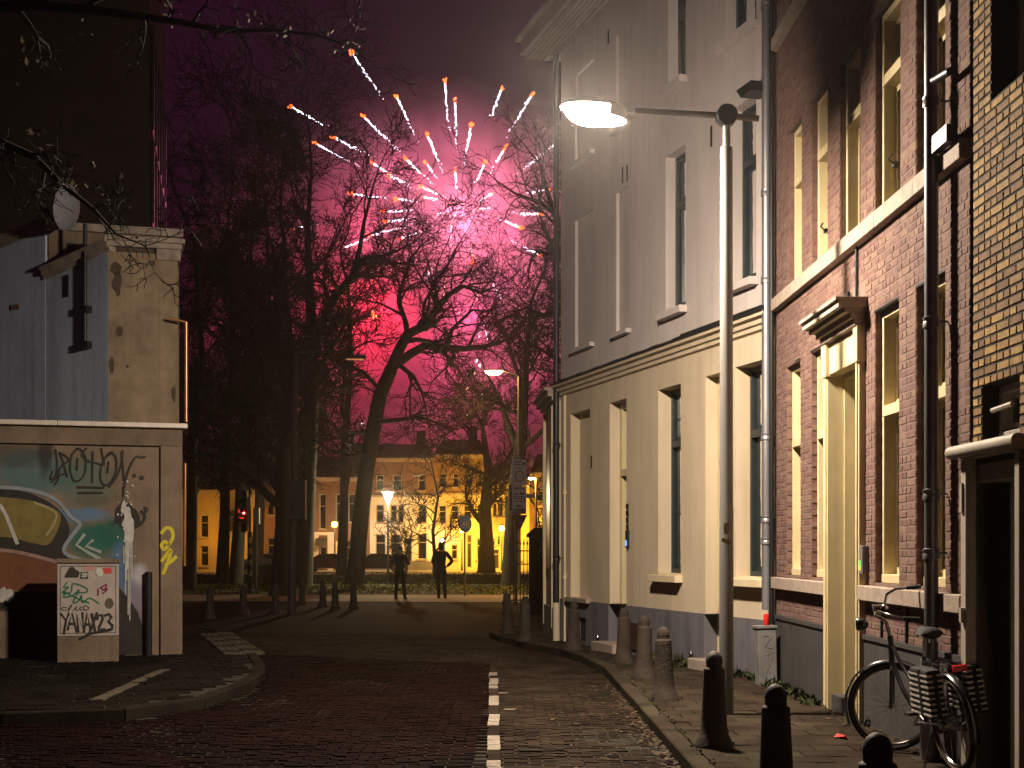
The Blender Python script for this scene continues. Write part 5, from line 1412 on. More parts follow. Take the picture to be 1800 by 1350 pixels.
g = MB(); rect(g, 901, 855, 925, 903.5, 0, .02); b2 = g.build('vehicle_board', M_SIGN, sp)
g = MB()
for (x0, y0, x1, y1) in ((903.5, 811, 917, 813), (919, 812.5, 923, 816), (903.5, 816, 923, 817.5)): rect(g, x0, y0, x1, y1, .021, .023)
g.build('board_print', M_STXT, b1)
u, z = S2(912.5, 823); text('ZONE', 'board_lettering', FSN, u, z, .022, .09, M_STXT, b1)
u, z = S2(912.8, 837.5); g = MB()
ro, ri = .135, .105
cu_, cz_ = u, z; n = 26
for i in range(n):
    t0, t1 = 2 * math.pi * i / n, 2 * math.pi * (i + 1) / n
    g.quad(FSN.pt(cu_ + ri * math.cos(t0), cz_ + ri * 1.25 * math.sin(t0), .023), FSN.pt(cu_ + ro * math.cos(t0), cz_ + ro * 1.25 * math.sin(t0), .023), FSN.pt(cu_ + ro * math.cos(t1), cz_ + ro * 1.25 * math.sin(t1), .023), FSN.pt(cu_ + ri * math.cos(t1), cz_ + ri * 1.25 * math.sin(t1), .023))
g.build('red_ring', M_SRED, b1)
text('milieu', 'board_lettering', FSN, cu_, cz_ + .03, .022, .062, M_STXT, b1); text('zone', 'board_lettering', FSN, cu_, cz_ - .035, .022, .062, M_STXT, b1)
def truck(g, x, y, s):
    rect(g, x, y - 3.2 * s, x + 6 * s, y, .0215, .0235); rect(g, x + 6.2 * s, y - 2.2 * s, x + 8 * s, y, .0215, .0235)
    for q in (1.5, 6.6):
        u, z = S2(x + q * s, y); g.prism([(u + .02 * s * math.cos(k), z + .02 * s * math.sin(k)) for k in (0, 1, 2, 3, 4, 5)], FSN, .0215, .0238)
g = MB()
for (x0, y0, x1, y1) in ((903.5, 857, 923, 859), (903.5, 860.5, 923, 861.5), (903.5, 872, 906, 875), (907.5, 872.5, 922, 874), (903.5, 876, 923, 877.5), (903.5, 880.5, 923, 882), (903.5, 894, 906, 897), (907, 895, 922, 896.5)): rect(g, x0, y0, x1, y1, .0212, .0225)
rect(g, 904, 867.5, 912, 869.5, .021, .023); truck(g, 914, 869.5, 1.05); truck(g, 908, 891, 1.05); g.build('vehicle_symbols', M_STXT, b2)
g = MB(); tri = [S2(901, 905), S2(927, 905), S2(913.5, 934)]; g.prism(tri, FSN, .0, .018); tr_ = g.build('give_way_triangle', M_SRED, sp)
g = MB(); g.prism([S2(905.5, 907.5), S2(922.5, 907.5), S2(913.8, 926)], FSN, .019, .021); g.build('triangle_face', M_SIGN, tr_)
g = MB(); rect(g, 895.5, 852, 900, 897, .06, .1); g.build('side_board', M_SB, sp)

# ---------------- brick gate pillar and iron fence
gpil = thing('gate_pillar', 'dark brick gate pillar with capstone and pale scribbles', 'pillar', (.72, 37, 0))
M_DBR = mat('dark_gate_brick', (.035, .022, .018), .9, (.02, .013, .011), 8, .3)
Fp = Frame((0, 36.6), (1, 0)).face((0, 0))
xa, xb = at(930, 950, 36.6).x, at(985, 950, 36.6).x
g = MB(); g.fbox(Fp, xa, xb, 0, 1.95, -.8, 0); g.build('shaft', M_DBR, gpil)
g = MB(); g.fbox(Fp, xa - .06, xb + .06, 1.953, 2.03, -.86, .06); g.prism([(xa - .06, 2.03), (xb + .06, 2.03), (xb - .1, 2.2), (xa + .14, 2.2)], Fp, -.8, .02); g.build('capstone', M_DBR, gpil)
Q2 = lambda pts: [((x - 900) / F * 36.6, HC - (y - 965) * 36.6 / F) for x, y in pts]
strokes('pale_scribble', [[(952, 951), (952, 962), (947, 972)], [(962, 950), (963, 962), (968, 968)], [(948, 970), (956, 966), (966, 972)], [(955, 970), (952, 978)], [(962, 971), (960, 978)]], .03, M_WP, .004, gpil, fn=Q2, fr=Fp)
strokes('dull_scribble', [[(952, 995), (958, 988), (960, 1002), (966, 990), (970, 1000)], [(942, 985), (945, 982)]], .04, mat('dull_red_scribble', (.07, .03, .028), .8), .004, gpil, fn=Q2, fr=Fp)
fn_ = thing('iron_fence', 'black iron railing with spear tips beside the gate pillar', 'fence', (.2, 37.4, 0))
for k in range(6):
    x = -.05 + k * .09; g = MB(); g.tube([(x, 37.4, .0), (x, 37.4, 1.75)], .012, 6); g.lathe([(.012, 0), (.03, .04), (.012, .1), (.002, .2)], (x, 37.4, 1.75), 6); g.build('bar', M_SB, fn_)
for z in (.3, 1.25, 1.6):
    g = MB(); g.box((.2, 37.4, z), (.62, .02, .035)); g.build('rail', M_SB, fn_)

# ---------------- two people watching, seen from behind
def skinned(name, nodes, edges, m, parent, root=0, sub=2):
    me = bpy.data.meshes.new(name)
    me.from_pydata([n[0] for n in nodes], edges, []); me.materials.append(m)
    o = link(bpy.data.objects.new(name, me)); o.parent = parent
    md = o.modifiers.new('skin', 'SKIN'); md.use_smooth_shade = True
    sv = me.skin_vertices[0].data
    for i, n in enumerate(nodes):
        r = n[1]; sv[i].radius = r if isinstance(r, tuple) else (r, r); sv[i].use_root = (i == root)
    s = o.modifiers.new('subsurf', 'SUBSURF'); s.levels = sub; s.render_levels = sub
    return o
M_SKIN = mat('skin_tone', (.35, .2, .14), .6); M_JACK = mat('dark_jacket', (.022, .021, .024), .8, (.012, .012, .014), 14, .5); M_TROU = mat('dark_trousers', (.012, .012, .014), .85, (.008, .008, .009), 20, .2); M_HAIR = mat('dark_hair', (.012, .009, .007), .7)
def person(loc, rz, H, label, armL, armR, stance, m_j, hood=False):
    """armL / armR: elbow and wrist positions relative to a 1.78 m body"""
    p = thing('person', label, 'person', loc, rz)
    k = H / 1.78
    V = lambda x, y, z: (x * k, y * k, z * k)
    hw = .09
    a = stance
    N = [(V(0, 0, .98), (.155 * k, .105 * k)), (V(0, .01, 1.12), (.135 * k, .095 * k)), (V(0, .0, 1.3), (.165 * k, .11 * k)), (V(0, -.005, 1.44), (.15 * k, .09 * k)), (V(0, .0, 1.52), .058 * k),
         (V(0, .02, 1.60), (.07 * k, .08 * k)), (V(0, .02, 1.69), (.078 * k, .095 * k)), (V(0, .015, 1.765), (.045 * k, .055 * k)), (V(0, .105, 1.655), .022 * k)]
    E = [(0, 1), (1, 2), (2, 3), (3, 4), (4, 5), (5, 6), (6, 7), (6, 8)]
    for s, arm in ((-1, armL), (1, armR)):
        b = len(N)
        N += [(V(.175 * s, 0, 1.435), .062 * k), (V(*arm[0]), .046 * k), (V(*arm[1]), .034 * k)]
        E += [(3, b), (b, b + 1), (b + 1, b + 2)]
        w = Vector(arm[1]); d = (w - Vector(arm[0])).normalized(); sd = Vector((0, 0, 1)).cross(d)
        sd = sd.normalized() if sd.length > .1 else Vector((1, 0, 0))
        pal = w + d * .07; N.append((V(*pal), (.036 * k, .02 * k))); E.append((b + 2, b + 3)); pi_ = len(N) - 1
        for q, (o_, l) in enumerate(((-.03, .07), (-.01, .08), (.011, .075), (.03, .06))):
            f1 = pal + d * .03 + sd * o_; f2 = f1 + d * l * .5 + Vector((0, 0, -.008)); f3 = f2 + d * l * .4 + Vector((0, 0, -.022)); c0 = len(N)
            N += [(V(*f1), .0095 * k), (V(*f2), .009 * k), (V(*f3), .0075 * k)]; E += [(pi_, c0), (c0, c0 + 1), (c0 + 1, c0 + 2)]
        t1 = w + d * .03 + sd * .045; t2 = t1 + d * .05 + sd * .02; c0 = len(N); N += [(V(*t1), .011 * k), (V(*t2), .009 * k)]; E += [(b + 2, c0), (c0, c0 + 1)]
    for s in (-1, 1):
        b = len(N); fx, fy = a[0 if s < 0 else 1]
        N += [(V(.095 * s, 0, .9), (.095 * k, .1 * k)), (V(.09 * s + fx * .5, fy * .5 + .015, .5), .06 * k), (V(.085 * s + fx, fy - .01, .1), .042 * k), (V(.085 * s + fx, fy + .0, .045), .042 * k), (V(.09 * s + fx, fy + .15, .03), (.042 * k, .028 * k))]
        E += [(0, b), (b, b + 1), (b + 1, b + 2), (b + 2, b + 3), (b + 3, b + 4)]
    skinned('body', N, E, M_SKIN, p)
    # clothing over the same skeleton
    J = [(V(0, 0, .82), (.17 * k, .12 * k)), (V(0, 0, .93), (.178 * k, .128 * k)), (V(0, .01, 1.12), (.16 * k, .118 * k)), (V(0, 0, 1.3), (.19 * k, .13 * k)), (V(0, -.005, 1.45), (.165 * k, .105 * k)), (V(0, 0, 1.53), .075 * k)]
    EJ = [(0, 1), (1, 2), (2, 3), (3, 4), (4, 5)]
    for s, arm in ((-1, armL), (1, armR)):
        b = len(J); J += [(V(.18 * s, 0, 1.435), .078 * k), (V(*arm[0]), .064 * k), (V(*arm[1]), .05 * k)]; EJ += [(4, b), (b, b + 1), (b + 1, b + 2)]
    skinned('jacket', J, EJ, m_j, p)
    Tn = [(V(0, 0, .97), (.165 * k, .12 * k)), (V(0, 0, 1.06), (.14 * k, .1 * k))]; ET = [(0, 1)]
    for s in (-1, 1):
        b = len(Tn); fx, fy = a[0 if s < 0 else 1]
        Tn += [(V(.095 * s, 0, .86), (.105 * k, .11 * k)), (V(.09 * s + fx * .5, fy * .5 + .015, .5), .074 * k), (V(.085 * s + fx, fy - .01, .055), .055 * k)]; ET += [(0, b), (b, b + 1), (b + 1, b + 2)]
    skinned('trousers', Tn, ET, M_TROU, p)
    for s in (-1, 1):
        fx, fy = a[0 if s < 0 else 1]
        skinned('shoe', [(V(.085 * s + fx, fy - .045, .055), (.062 * k, .056 * k)), (V(.085 * s + fx, fy + .05, .05), (.062 * k, .05 * k)), (V(.09 * s + fx, fy + .18, .04), (.055 * k, .04 * k))], [(0, 1), (1, 2)], M_TYRE, p)
    hn = [(V(0, -.02, 1.62), (.075 * k, .06 * k)), (V(0, -.02, 1.71), (.088 * k, .085 * k)), (V(0, .02, 1.775), (.062 * k, .075 * k))]
    if hood: hn = [(V(0, -.03, 1.53), (.11 * k, .08 * k)), (V(0, -.025, 1.63), (.098 * k, .085 * k)), (V(0, -.015, 1.72), (.1 * k, .1 * k)), (V(0, .02, 1.785), (.062 * k, .07 * k))]
    skinned('hood' if hood else 'hair', hn, [(i, i + 1) for i in range(len(hn) - 1)], m_j if hood else M_HAIR, p)
    return p
p1 = gp(703, 1054.5); p2 = gp(775, 1053)
person((p1.x, p1.y, .02), -.15, 1.73, 'person in dark jacket standing with forearms raised in front', ((-.26, .06, 1.2), (-.14, .28, 1.28)), ((.3, .02, 1.17), (.16, .24, 1.24)), ((-.06, 0), (.08, .0)), M_JACK)
person((p2.x, p2.y, .02), .1, 1.84, 'person in dark clothes standing with right hand on hip', ((-.27, .05, 1.17), (-.13, .2, 1.05)), ((.37, -.06, 1.19), (.2, .07, 1.02)), ((.02, .06), (.05, -.02)), M_JACK, True)

# ---------------- houses across the quay
def far_house(name_label, px0, px1, py_top, m, wins, Yd=110.0, roof=None, group='houses across the quay', base=None, fm=None, split=None, m_up=None):
    FH = Frame((0, Yd), (1, 0)).face((0, 0))
    H2 = lambda x, y: ((x - 900) / F * Yd, HC - (y - 965) * Yd / F)
    x0 = H2(px0, 0)[0] + .01; x1 = H2(px1, 0)[0] - .01; zt = H2(0, py_top)[1]
    h = thing('town_house', name_label, 'house', ((x0 + x1) / 2, Yd, 0), group=group)
    ops_ = []
    for (a, b, c, d, kind) in wins:
        u0, z1 = H2(a, c); u1, z0 = H2(b, d); ops_.append((u0, u1, max(z0, .06), z1, .3))
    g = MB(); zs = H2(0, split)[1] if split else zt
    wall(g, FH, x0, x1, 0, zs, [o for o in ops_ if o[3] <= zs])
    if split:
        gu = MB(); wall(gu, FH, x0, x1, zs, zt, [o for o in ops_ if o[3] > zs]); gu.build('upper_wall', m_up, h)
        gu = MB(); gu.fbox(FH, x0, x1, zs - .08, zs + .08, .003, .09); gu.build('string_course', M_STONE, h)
    for (p, q) in (((x0, 0), (x0, -9)), ((x1, -9), (x1, 0)), ((x1, -9), (x0, -9))):
        g.quad(FH.pt(p[0], 0, p[1]), FH.pt(q[0], 0, q[1]), FH.pt(q[0], zt, q[1]), FH.pt(p[0], zt, p[1]))
    g.build('wall', m, h)
    fm = fm or M_OFFW
    for (u0, u1, z0, z1, e), (a, b, c, d, kind) in zip(ops_, wins):
        g = MB(); t = .07
        g.fbox(FH, u0, u0 + t, z0, z1, -.28, -.16); g.fbox(FH, u1 - t, u1, z0, z1, -.28, -.16); g.fbox(FH, u0 + t, u1 - t, z1 - t, z1, -.28, -.161); g.fbox(FH, u0 + t, u1 - t, z0, z0 + t, -.28, -.161)
        if kind == 'd':
            g.fbox(FH, u0 + t, u1 - t, z0 + (z1 - z0) * .74, z0 + (z1 - z0) * .78, -.28, -.16)
        else:
            g.fbox(FH, u0 + t, u1 - t, z0 + (z1 - z0) * .64, z0 + (z1 - z0) * .64 + .06, -.28, -.16)
            if u1 - u0 > .8: g.fbox(FH, (u0 + u1) / 2 - .03, (u0 + u1) / 2 + .03, z0 + t, z1 - t, -.28, -.162)
        w = g.build('window' if kind != 'd' else 'door_frame', fm, h)
        g = MB(); g.quad(FH.pt(u0, z0, -.25), FH.pt(u1, z0, -.25), FH.pt(u1, z1, -.25), FH.pt(u0, z1, -.25))
        g.build('pane' if kind != 'd' else 'door', FARPANE if kind == 'w' else (LITPANE if kind == 'l' else M_DOOR), w)
        if kind != 'd':
            g = MB(); g.fbox(FH, u0 - .08, u1 + .08, z0 - .1, z0 - .004, .003, .12); g.build('sill', M_STONE, w)
    g = MB(); g.fbox(FH, x0, x1, zt + .003, zt + .12, -9, .18); g.fbox(FH, x0, x1, zt + .12, zt + .3, -9, .3); g.build('cornice', M_STONE, h)
    if roof:
        rz = H2(0, roof)[1]; g = MB(); zz = zt + .3
        g.add([FH.pt(x0, zz, .2), FH.pt(x1, zz, .2), FH.pt(x1, zz, -9), FH.pt(x0, zz, -9), FH.pt(x0 + .6, rz, -1.6), FH.pt(x1 - .6, rz, -1.6), FH.pt(x1 - .6, rz, -7), FH.pt(x0 + .6, rz, -7)], [(0, 1, 5, 4), (1, 2, 6, 5), (2, 3, 7, 6), (3, 0, 4, 7), (4, 5, 6, 7)])
        ro_ = g.build('roof', MATS['dark_roof_tile'], h)
        g = MB(); g.box(FH.pt(x1 - 1.2, rz + .5, -4), (.7, .9, 1.4)); g.build('chimney', M_DBR, ro_)
    if base:
        g = MB(); g.fbox(FH, x0, x1, .0, .7, .0035, .05); g.build('plinth', base, h)
    return h, FH, H2
FARPANE = mat('far_window_pane', (.012, .012, .014), .06, spec=.7); LITPANE = glow('lit_window', (1, .62, .2), .5)
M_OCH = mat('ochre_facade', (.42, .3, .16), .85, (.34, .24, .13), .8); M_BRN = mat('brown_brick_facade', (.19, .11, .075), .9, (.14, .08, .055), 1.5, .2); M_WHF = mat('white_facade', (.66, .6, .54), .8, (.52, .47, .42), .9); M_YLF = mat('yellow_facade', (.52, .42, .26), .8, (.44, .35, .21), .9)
far_house('plain ochre house in orange light behind the left tree trunks', 318, 462, 868, M_OCH, [(352, 366, 905, 945, 'w'), (330, 342, 905, 945, 'w'), (400, 412, 895, 935, 'w'), (425, 437, 895, 935, 'w'), (352, 366, 960, 995, 'w'), (405, 416, 955, 1002, 'd')], roof=815)
far_house('narrow brown house with white ground floor behind dark trunks', 462, 545, 850, M_BRN, [(470, 482, 875, 905, 'w'), (500, 514, 875, 905, 'w'), (522, 536, 875, 905, 'w'), (470, 484, 945, 985, 'w'), (500, 512, 945, 1002, 'd'), (522, 538, 945, 985, 'w')], roof=800)
h, FH, H2 = far_house('brown brick house with white shopfront behind the red car', 545, 650, 846, M_BRN, [(561, 573, 868, 930, 'w'), (590, 604, 868, 918, 'w'), (612, 626, 868, 918, 'w'), (634, 645, 868, 918, 'w'), (562, 574, 962, 998, 'w'), (589, 602, 950, 986, 'l'), (606, 622, 950, 986, 'w'), (630, 641, 950, 1002, 'd')], roof=800)
g = MB(); a = H2(545, 999); b = H2(586, 941); g.fbox(FH, a[0] + .02, H2(560, 0)[0], .02, b[1], .004, .1); g.fbox(FH, H2(576, 0)[0], H2(588, 0)[0], .02, b[1], .004, .1); g.fbox(FH, a[0] + .02, H2(588, 0)[0], b[1] + .003, b[1] + .25, .004, .2); g.build('white_shopfront', M_WHF, h)
g = MB(); a = H2(556, 960); b = H2(574, 945); g.add([FH.pt(a[0], b[1], .06), FH.pt(b[0], b[1], .06), FH.pt(b[0], a[1], .7), FH.pt(a[0], a[1], .7)], [(0, 1, 2, 3)]); g.build('awning', M_DPLINTH, h)
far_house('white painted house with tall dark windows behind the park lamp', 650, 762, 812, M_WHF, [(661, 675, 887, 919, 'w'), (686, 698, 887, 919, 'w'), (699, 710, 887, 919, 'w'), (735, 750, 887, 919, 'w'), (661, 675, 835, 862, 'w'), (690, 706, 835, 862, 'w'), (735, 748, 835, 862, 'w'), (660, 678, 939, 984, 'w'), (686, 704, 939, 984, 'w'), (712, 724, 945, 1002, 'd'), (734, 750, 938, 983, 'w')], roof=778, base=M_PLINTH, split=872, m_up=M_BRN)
h, FH, H2 = far_house('yellow lit house with balcony and white sign boards', 762, 856, 806, M_YLF, [(773, 784, 832, 856, 'w'), (796, 806, 832, 856, 'w'), (820, 830, 832, 856, 'w'), (839, 848, 832, 856, 'w'), (771, 784, 888, 920, 'w'), (793, 806, 888, 920, 'w'), (815, 828, 888, 920, 'w'), (838, 849, 888, 920, 'w'), (772, 783, 944, 990, 'd'), (793, 804, 958, 983, 'w'), (820, 829, 940, 998, 'd'), (838, 848, 946, 984, 'w')], roof=770, split=868, m_up=mat('dimmed_ochre_facade', (.24, .15, .075), .9, (.18, .11, .055), 1.2, .2))  # upper floor colour darkened to imitate the lamp light fading upwards
g = MB(); a = H2(796, 924); b = H2(842, 918); g.fbox(FH, a[0], b[0], a[1] - .15, a[1] - .05, .004, .8)
for k in range(14): 
    u = a[0] + .05 + (b[0] - a[0] - .1) * k / 13; g.fbox(FH, u - .03, u + .03, a[1] - .05, a[1] + .4, .7, .76)
g.fbox(FH, a[0], b[0], a[1] + .4, a[1] + .48, .66, .8); g.build('balcony', M_YLF, h)
g = MB(); a = H2(792.5, 955.5); b = H2(813, 942); g.fbox(FH, a[0], b[0], a[1], b[1], .02, .1); sg = g.build('sign_board', M_WHF, h)
M_FTX = mat('faded_sign_print', (.12, .09, .05), .7)
g = MB(); u0, z0 = H2(795, 952); 
for k in range(6): g.fbox(FH, u0 + k * .12, u0 + k * .12 + .08, z0, z0 + .14, .101, .104)
for k in range(5): g.fbox(FH, u0 + .05 + k * .12, u0 + k * .12 + .13, z0 + .25, z0 + .36, .101, .104)
g.build('sign_print', M_FTX, sg)
wl = FH.pt(*H2(778, 950), .45); g = MB(); g.lathe([(.05, -.12), (.12, -.08), (.12, .08), (.04, .14)], wl, 10); g.build('porch_lamp', glow('porch_white', (1, .85, .6), 12), h, smooth=True); lamp('porch_light', wl + Vector((0, -.4, 0)), 60, (1, .8, .5), .1, h)
h, FH, H2 = far_house('tall yellow lit house with arched upper window and pale door', 856, 931, 850, M_YLF, [(866, 874, 872, 908, 'w'), (876, 885, 872, 908, 'w'), (887, 894, 872, 908, 'w'), (862, 871, 945, 960, 'w'), (874, 880, 942, 958, 'w'), (866, 878, 966, 1000, 'd'), (884, 893, 945, 988, 'w'), (904, 916, 945, 985, 'w'), (904, 916, 880, 910, 'w')], roof=812)
g = MB(); u, z = H2(880, 872); R_ = .68
for i in range(12):
    t0, t1 = math.pi * i / 12, math.pi * (i + 1) / 12
    g.add([FH.pt(u + R_ * math.cos(t0), z + R_ * .6 * math.sin(t0), .004), FH.pt(u + (R_ + .16) * math.cos(t0), z + (R_ * .6 + .16) * math.sin(t0), .004), FH.pt(u + (R_ + .16) * math.cos(t1), z + (R_ * .6 + .16) * math.sin(t1), .004), FH.pt(u + R_ * math.cos(t1), z + R_ * .6 * math.sin(t1), .004)] +
          [FH.pt(u + R_ * math.cos(t0), z + R_ * .6 * math.sin(t0), .1), FH.pt(u + (R_ + .16) * math.cos(t0), z + (R_ * .6 + .16) * math.sin(t0), .1), FH.pt(u + (R_ + .16) * math.cos(t1), z + (R_ * .6 + .16) * math.sin(t1), .1), FH.pt(u + R_ * math.cos(t1), z + R_ * .6 * math.sin(t1), .1)], [(4, 5, 6, 7), (0, 1, 5, 4), (2, 3, 7, 6)])
g.build('arch', M_YLF, h)
h, FH, H2 = far_house('dark red house with pale hoarding boards next to the arched one', 931, 1010, 838, M_BRN, [(945, 957, 855, 880, 'w'), (935, 943, 930, 1000, 'd')], roof=796)
for (x0, y0, x1, y1, m_) in ((941, 888, 985, 904, M_OCH), (943, 906, 988, 922, M_WHF)):
    a = H2(x0, y1); b = H2(x1, y0); g = MB(); g.fbox(FH, a[0], b[0], a[1], b[1], .02, .08); sg = g.build('hoarding', m_, h)
    g = MB()
    for k in range(5): g.fbox(FH, b[0] - 1.6 + k * .14, b[0] - 1.5 + k * .14, a[1] + .35, a[1] + .47, .081, .084); g.fbox(FH, b[0] - 1.75 + k * .17, b[0] - 1.62 + k * .17, a[1] + .12, a[1] + .24, .081, .084)
    g.build('hoarding_print', M_FTX, sg)
c = at(938, 842, 50); wl_ = thing('far_lamp_post', 'thin lamp post with orange head above the hoarding boards', 'street lamp', (at(942.5, 965, 50).x, 50, 0))
x = at(942.5, 965, 50).x
g = MB(); g.tube([(x, 50, 0), (x, 50, c.z - .02)], [.05, .035], 8); g.tube([(x, 50, c.z - .02), (x - .03, 50, c.z + .05), (c.x - .1, 50, c.z + .06)], .02, 6); g.build('pole', M_STEEL, wl_, smooth=True)
g = MB(); g.box((c.x - .07, 50, c.z + .05), (.24, .16, .03)); g.build('lamp_housing', M_HOUS, wl_, bevel=.008)
g = MB(); ell(g, Vector((c.x - .07, 50, c.z + .034)), (Vector((1, 0, 0)), Vector((0, 1, 0)), Vector((0, 0, 1))), .1, .07, .05, -1.55, 0, 14, 4); g.build('lamp_glass', glow('small_sodium', (1, .52, .1), 4200), wl_, smooth=True)

# ---------------- parked cars on the quay
def car(px, label, m, flip=1):
    Yc = 101.5; x = at(px, 0, Yc).x
    r = thing('parked_car', label, 'car', (x, Yc, .015), math.pi if flip < 0 else 0, group='cars parked on the far quay')
    prof = [(-2.05, .35), (-2.1, .62), (-1.95, .82), (-1.35, .9), (-.75, 1.28), (.35, 1.32), (1.15, .95), (1.75, .88), (2.05, .72), (2.1, .4), (1.95, .25), (-1.95, .25)]
    g = MB(); n = len(prof)
    ly = [(-.82, 1), (-.86, 1), (.86, 1), (.82, 1)]
    vs = []
    for y, s in ((-.8, .985), (-.86, 1), (.86, 1), (.8, .985)):
        for (a, b) in prof:
            yy = y * (1 if b < .95 else .8); vs.append((a * s, yy, b * (s if b > .9 else 1)))
    fs = [tuple(range(n))[::-1], tuple(3 * n + i for i in range(n))]
    for q in range(3):
        for i in range(n): fs.append((q * n + i, q * n + (i + 1) % n, (q + 1) * n + (i + 1) % n, (q + 1) * n + i))
    g.add(vs, fs); g.build('body', m, r, smooth=True, local=True)
    for s in (-1, 1):
        for poly in ([(-1.2, .93), (-.72, 1.22), (-.25, 1.25), (-.25, .93)], [(-.18, .93), (-.18, 1.25), (.33, 1.26), (.95, .95)]):
            g = MB(); vs = [(a, s * (.79 if b < 1 else .70), b) for a, b in poly]; vs2 = [(a, y + s * .012 - s * 0, b) for a, y, b in vs]
            g.add([(a, s * (.868 if b < .95 else .70), b) for a, b in poly], [(0, 1, 2, 3)]); g.build('side_window', FARPANE, r, local=True)
    for a0, b0, a1, b1 in ((-1.33, .93, -.78, 1.27), (.4, 1.31, 1.12, .98)):
        g = MB(); g.add([(a0 + .0, -.66, b0 + .012), (a0, .66, b0 + .012), (a1, .6, b1 + .012), (a1, -.6, b1 + .012)], [(0, 1, 2, 3)]); g.build('windscreen', FARPANE, r, local=True)
    for a in (-1.3, 1.3):
        for s in (-1, 1):
            g = MB(); g.lathe([(.31, -.1), (.32, 0), (.31, .1)], (a, s * .78, .31), 16, (Vector((1, 0, 0)), Vector((0, 0, 1)), Vector((0, 1, 0)))); w = g.build('wheel', M_TYRE, r, smooth=True, local=True)
            g = MB(); g.lathe([(.2, -.11), (.2, .11)], (a, s * .785, .31), 14, (Vector((1, 0, 0)), Vector((0, 0, 1)), Vector((0, 1, 0)))); g.build('rim', M_CHROME, w, local=True)
    for s in (-1, 1):
        g = MB(); g.box((2.04, s * .6, .66), (.12, .34, .13)); g.build('headlight', M_CHROME, r, local=True, bevel=.02)
        g = MB(); g.box((-2.03, s * .62, .7), (.12, .3, .14)); g.build('tail_light', mat('tail_red', (.4, .01, .01), .3), r, local=True, bevel=.02)
    return r
car(582, 'red parked car in front of the white shopfront', mat('red_car_paint', (.3, .02, .015), .25, coat=.6))
car(664, 'dark parked car in front of the white painted house', mat('dark_car_paint', (.03, .02, .018), .25, coat=.6), -1)
car(470, 'pale parked car in front of the narrow brown house', mat('pale_car_paint', (.4, .38, .36), .25, coat=.6))
g = MB(); c = at(635, 986, 70); g.box((c.x, 70, c.z), (.24, .2, .62)); g.box((c.x, 70, c.z - .55), (.1, .1, .6)); tag(g.build('yellow_machine', mat('yellow_box_paint', (.55, .3, .02), .5), bevel=.02), 'yellow box on a short post beside the leaning trunk', 'box')
g = MB(); c = at(464, 1015, 54); g.box((c.x, 54.4, c.z - .0), (.85, .4, 1.0)); tag(g.build('concrete_block', mat('mottled_concrete', (.1, .085, .07), .9, (.06, .05, .04), 4, .3), bevel=.03), 'mottled grey concrete block beside the striped signal pole', 'block')

# ================================================================== TREES
def add_branch(G, rnd, p, d, L, r, lvl, cfg, sides):
    n = 6 if lvl <= 1 else (5 if lvl == 2 else (4 if lvl == 3 else 3))
    pts = [p]; wig = cfg['wig'] * (1 + .25 * lvl)
    for i in range(n):
        d = (d + Vector((rnd.gauss(0, wig), rnd.gauss(0, wig), rnd.gauss(0, wig))) + Vector((0, 0, cfg['up']))).normalized()
        pts.append(pts[-1] + d * (L / n))
    e = .3 if lvl < cfg['max'] else .5
    rad = [max(r * (1 - (1 - e) * i / n), cfg['rmin']) for i in range(n + 1)]
    G.tube(pts, rad, sides[min(lvl, len(sides) - 1)], False)
    if lvl < cfg['max']: kids(G, rnd, pts, rad, L, lvl, cfg, sides)
def kids(G, rnd, pts, rad, L, lvl, cfg, sides, t0=.2, cnt=None, lenf=None):
    k = cnt if cnt is not None else cfg['kids'][lvl]
    n = len(pts) - 1
    for j in range(k):
        t = t0 + (1 - t0) * (j + rnd.random()) / k
        x = min(t * n, n - 1e-4); i = int(x); q = pts[i].lerp(pts[i + 1], x - i)
        dd = (pts[i + 1] - pts[i]).normalized()
        a = dd.orthogonal().normalized(); b = dd.cross(a); ph = rnd.uniform(0, 6.28)
        side = a * math.cos(ph) + b * math.sin(ph)
        an = math.radians(rnd.uniform(28, 62))
        nd = (dd * math.cos(an) + side * math.sin(an)).normalized()
        rr_ = rad[i] + (rad[i + 1] - rad[i]) * (x - i)
        ll = (lenf or L) * rnd.uniform(.42, .68) * (1.1 - .35 * t)
        add_branch(G, rnd, q, nd, ll, max(rr_ * rnd.uniform(.45, .65), cfg['rmin']), lvl + 1, cfg, sides)
    if lvl >= 1:
        add_branch(G, rnd, pts[-1], (pts[-1] - pts[-2]).normalized(), L * .5, rad[-1], lvl + 1, cfg, sides)
SIDES = (10, 7, 5, 4, 3, 3)
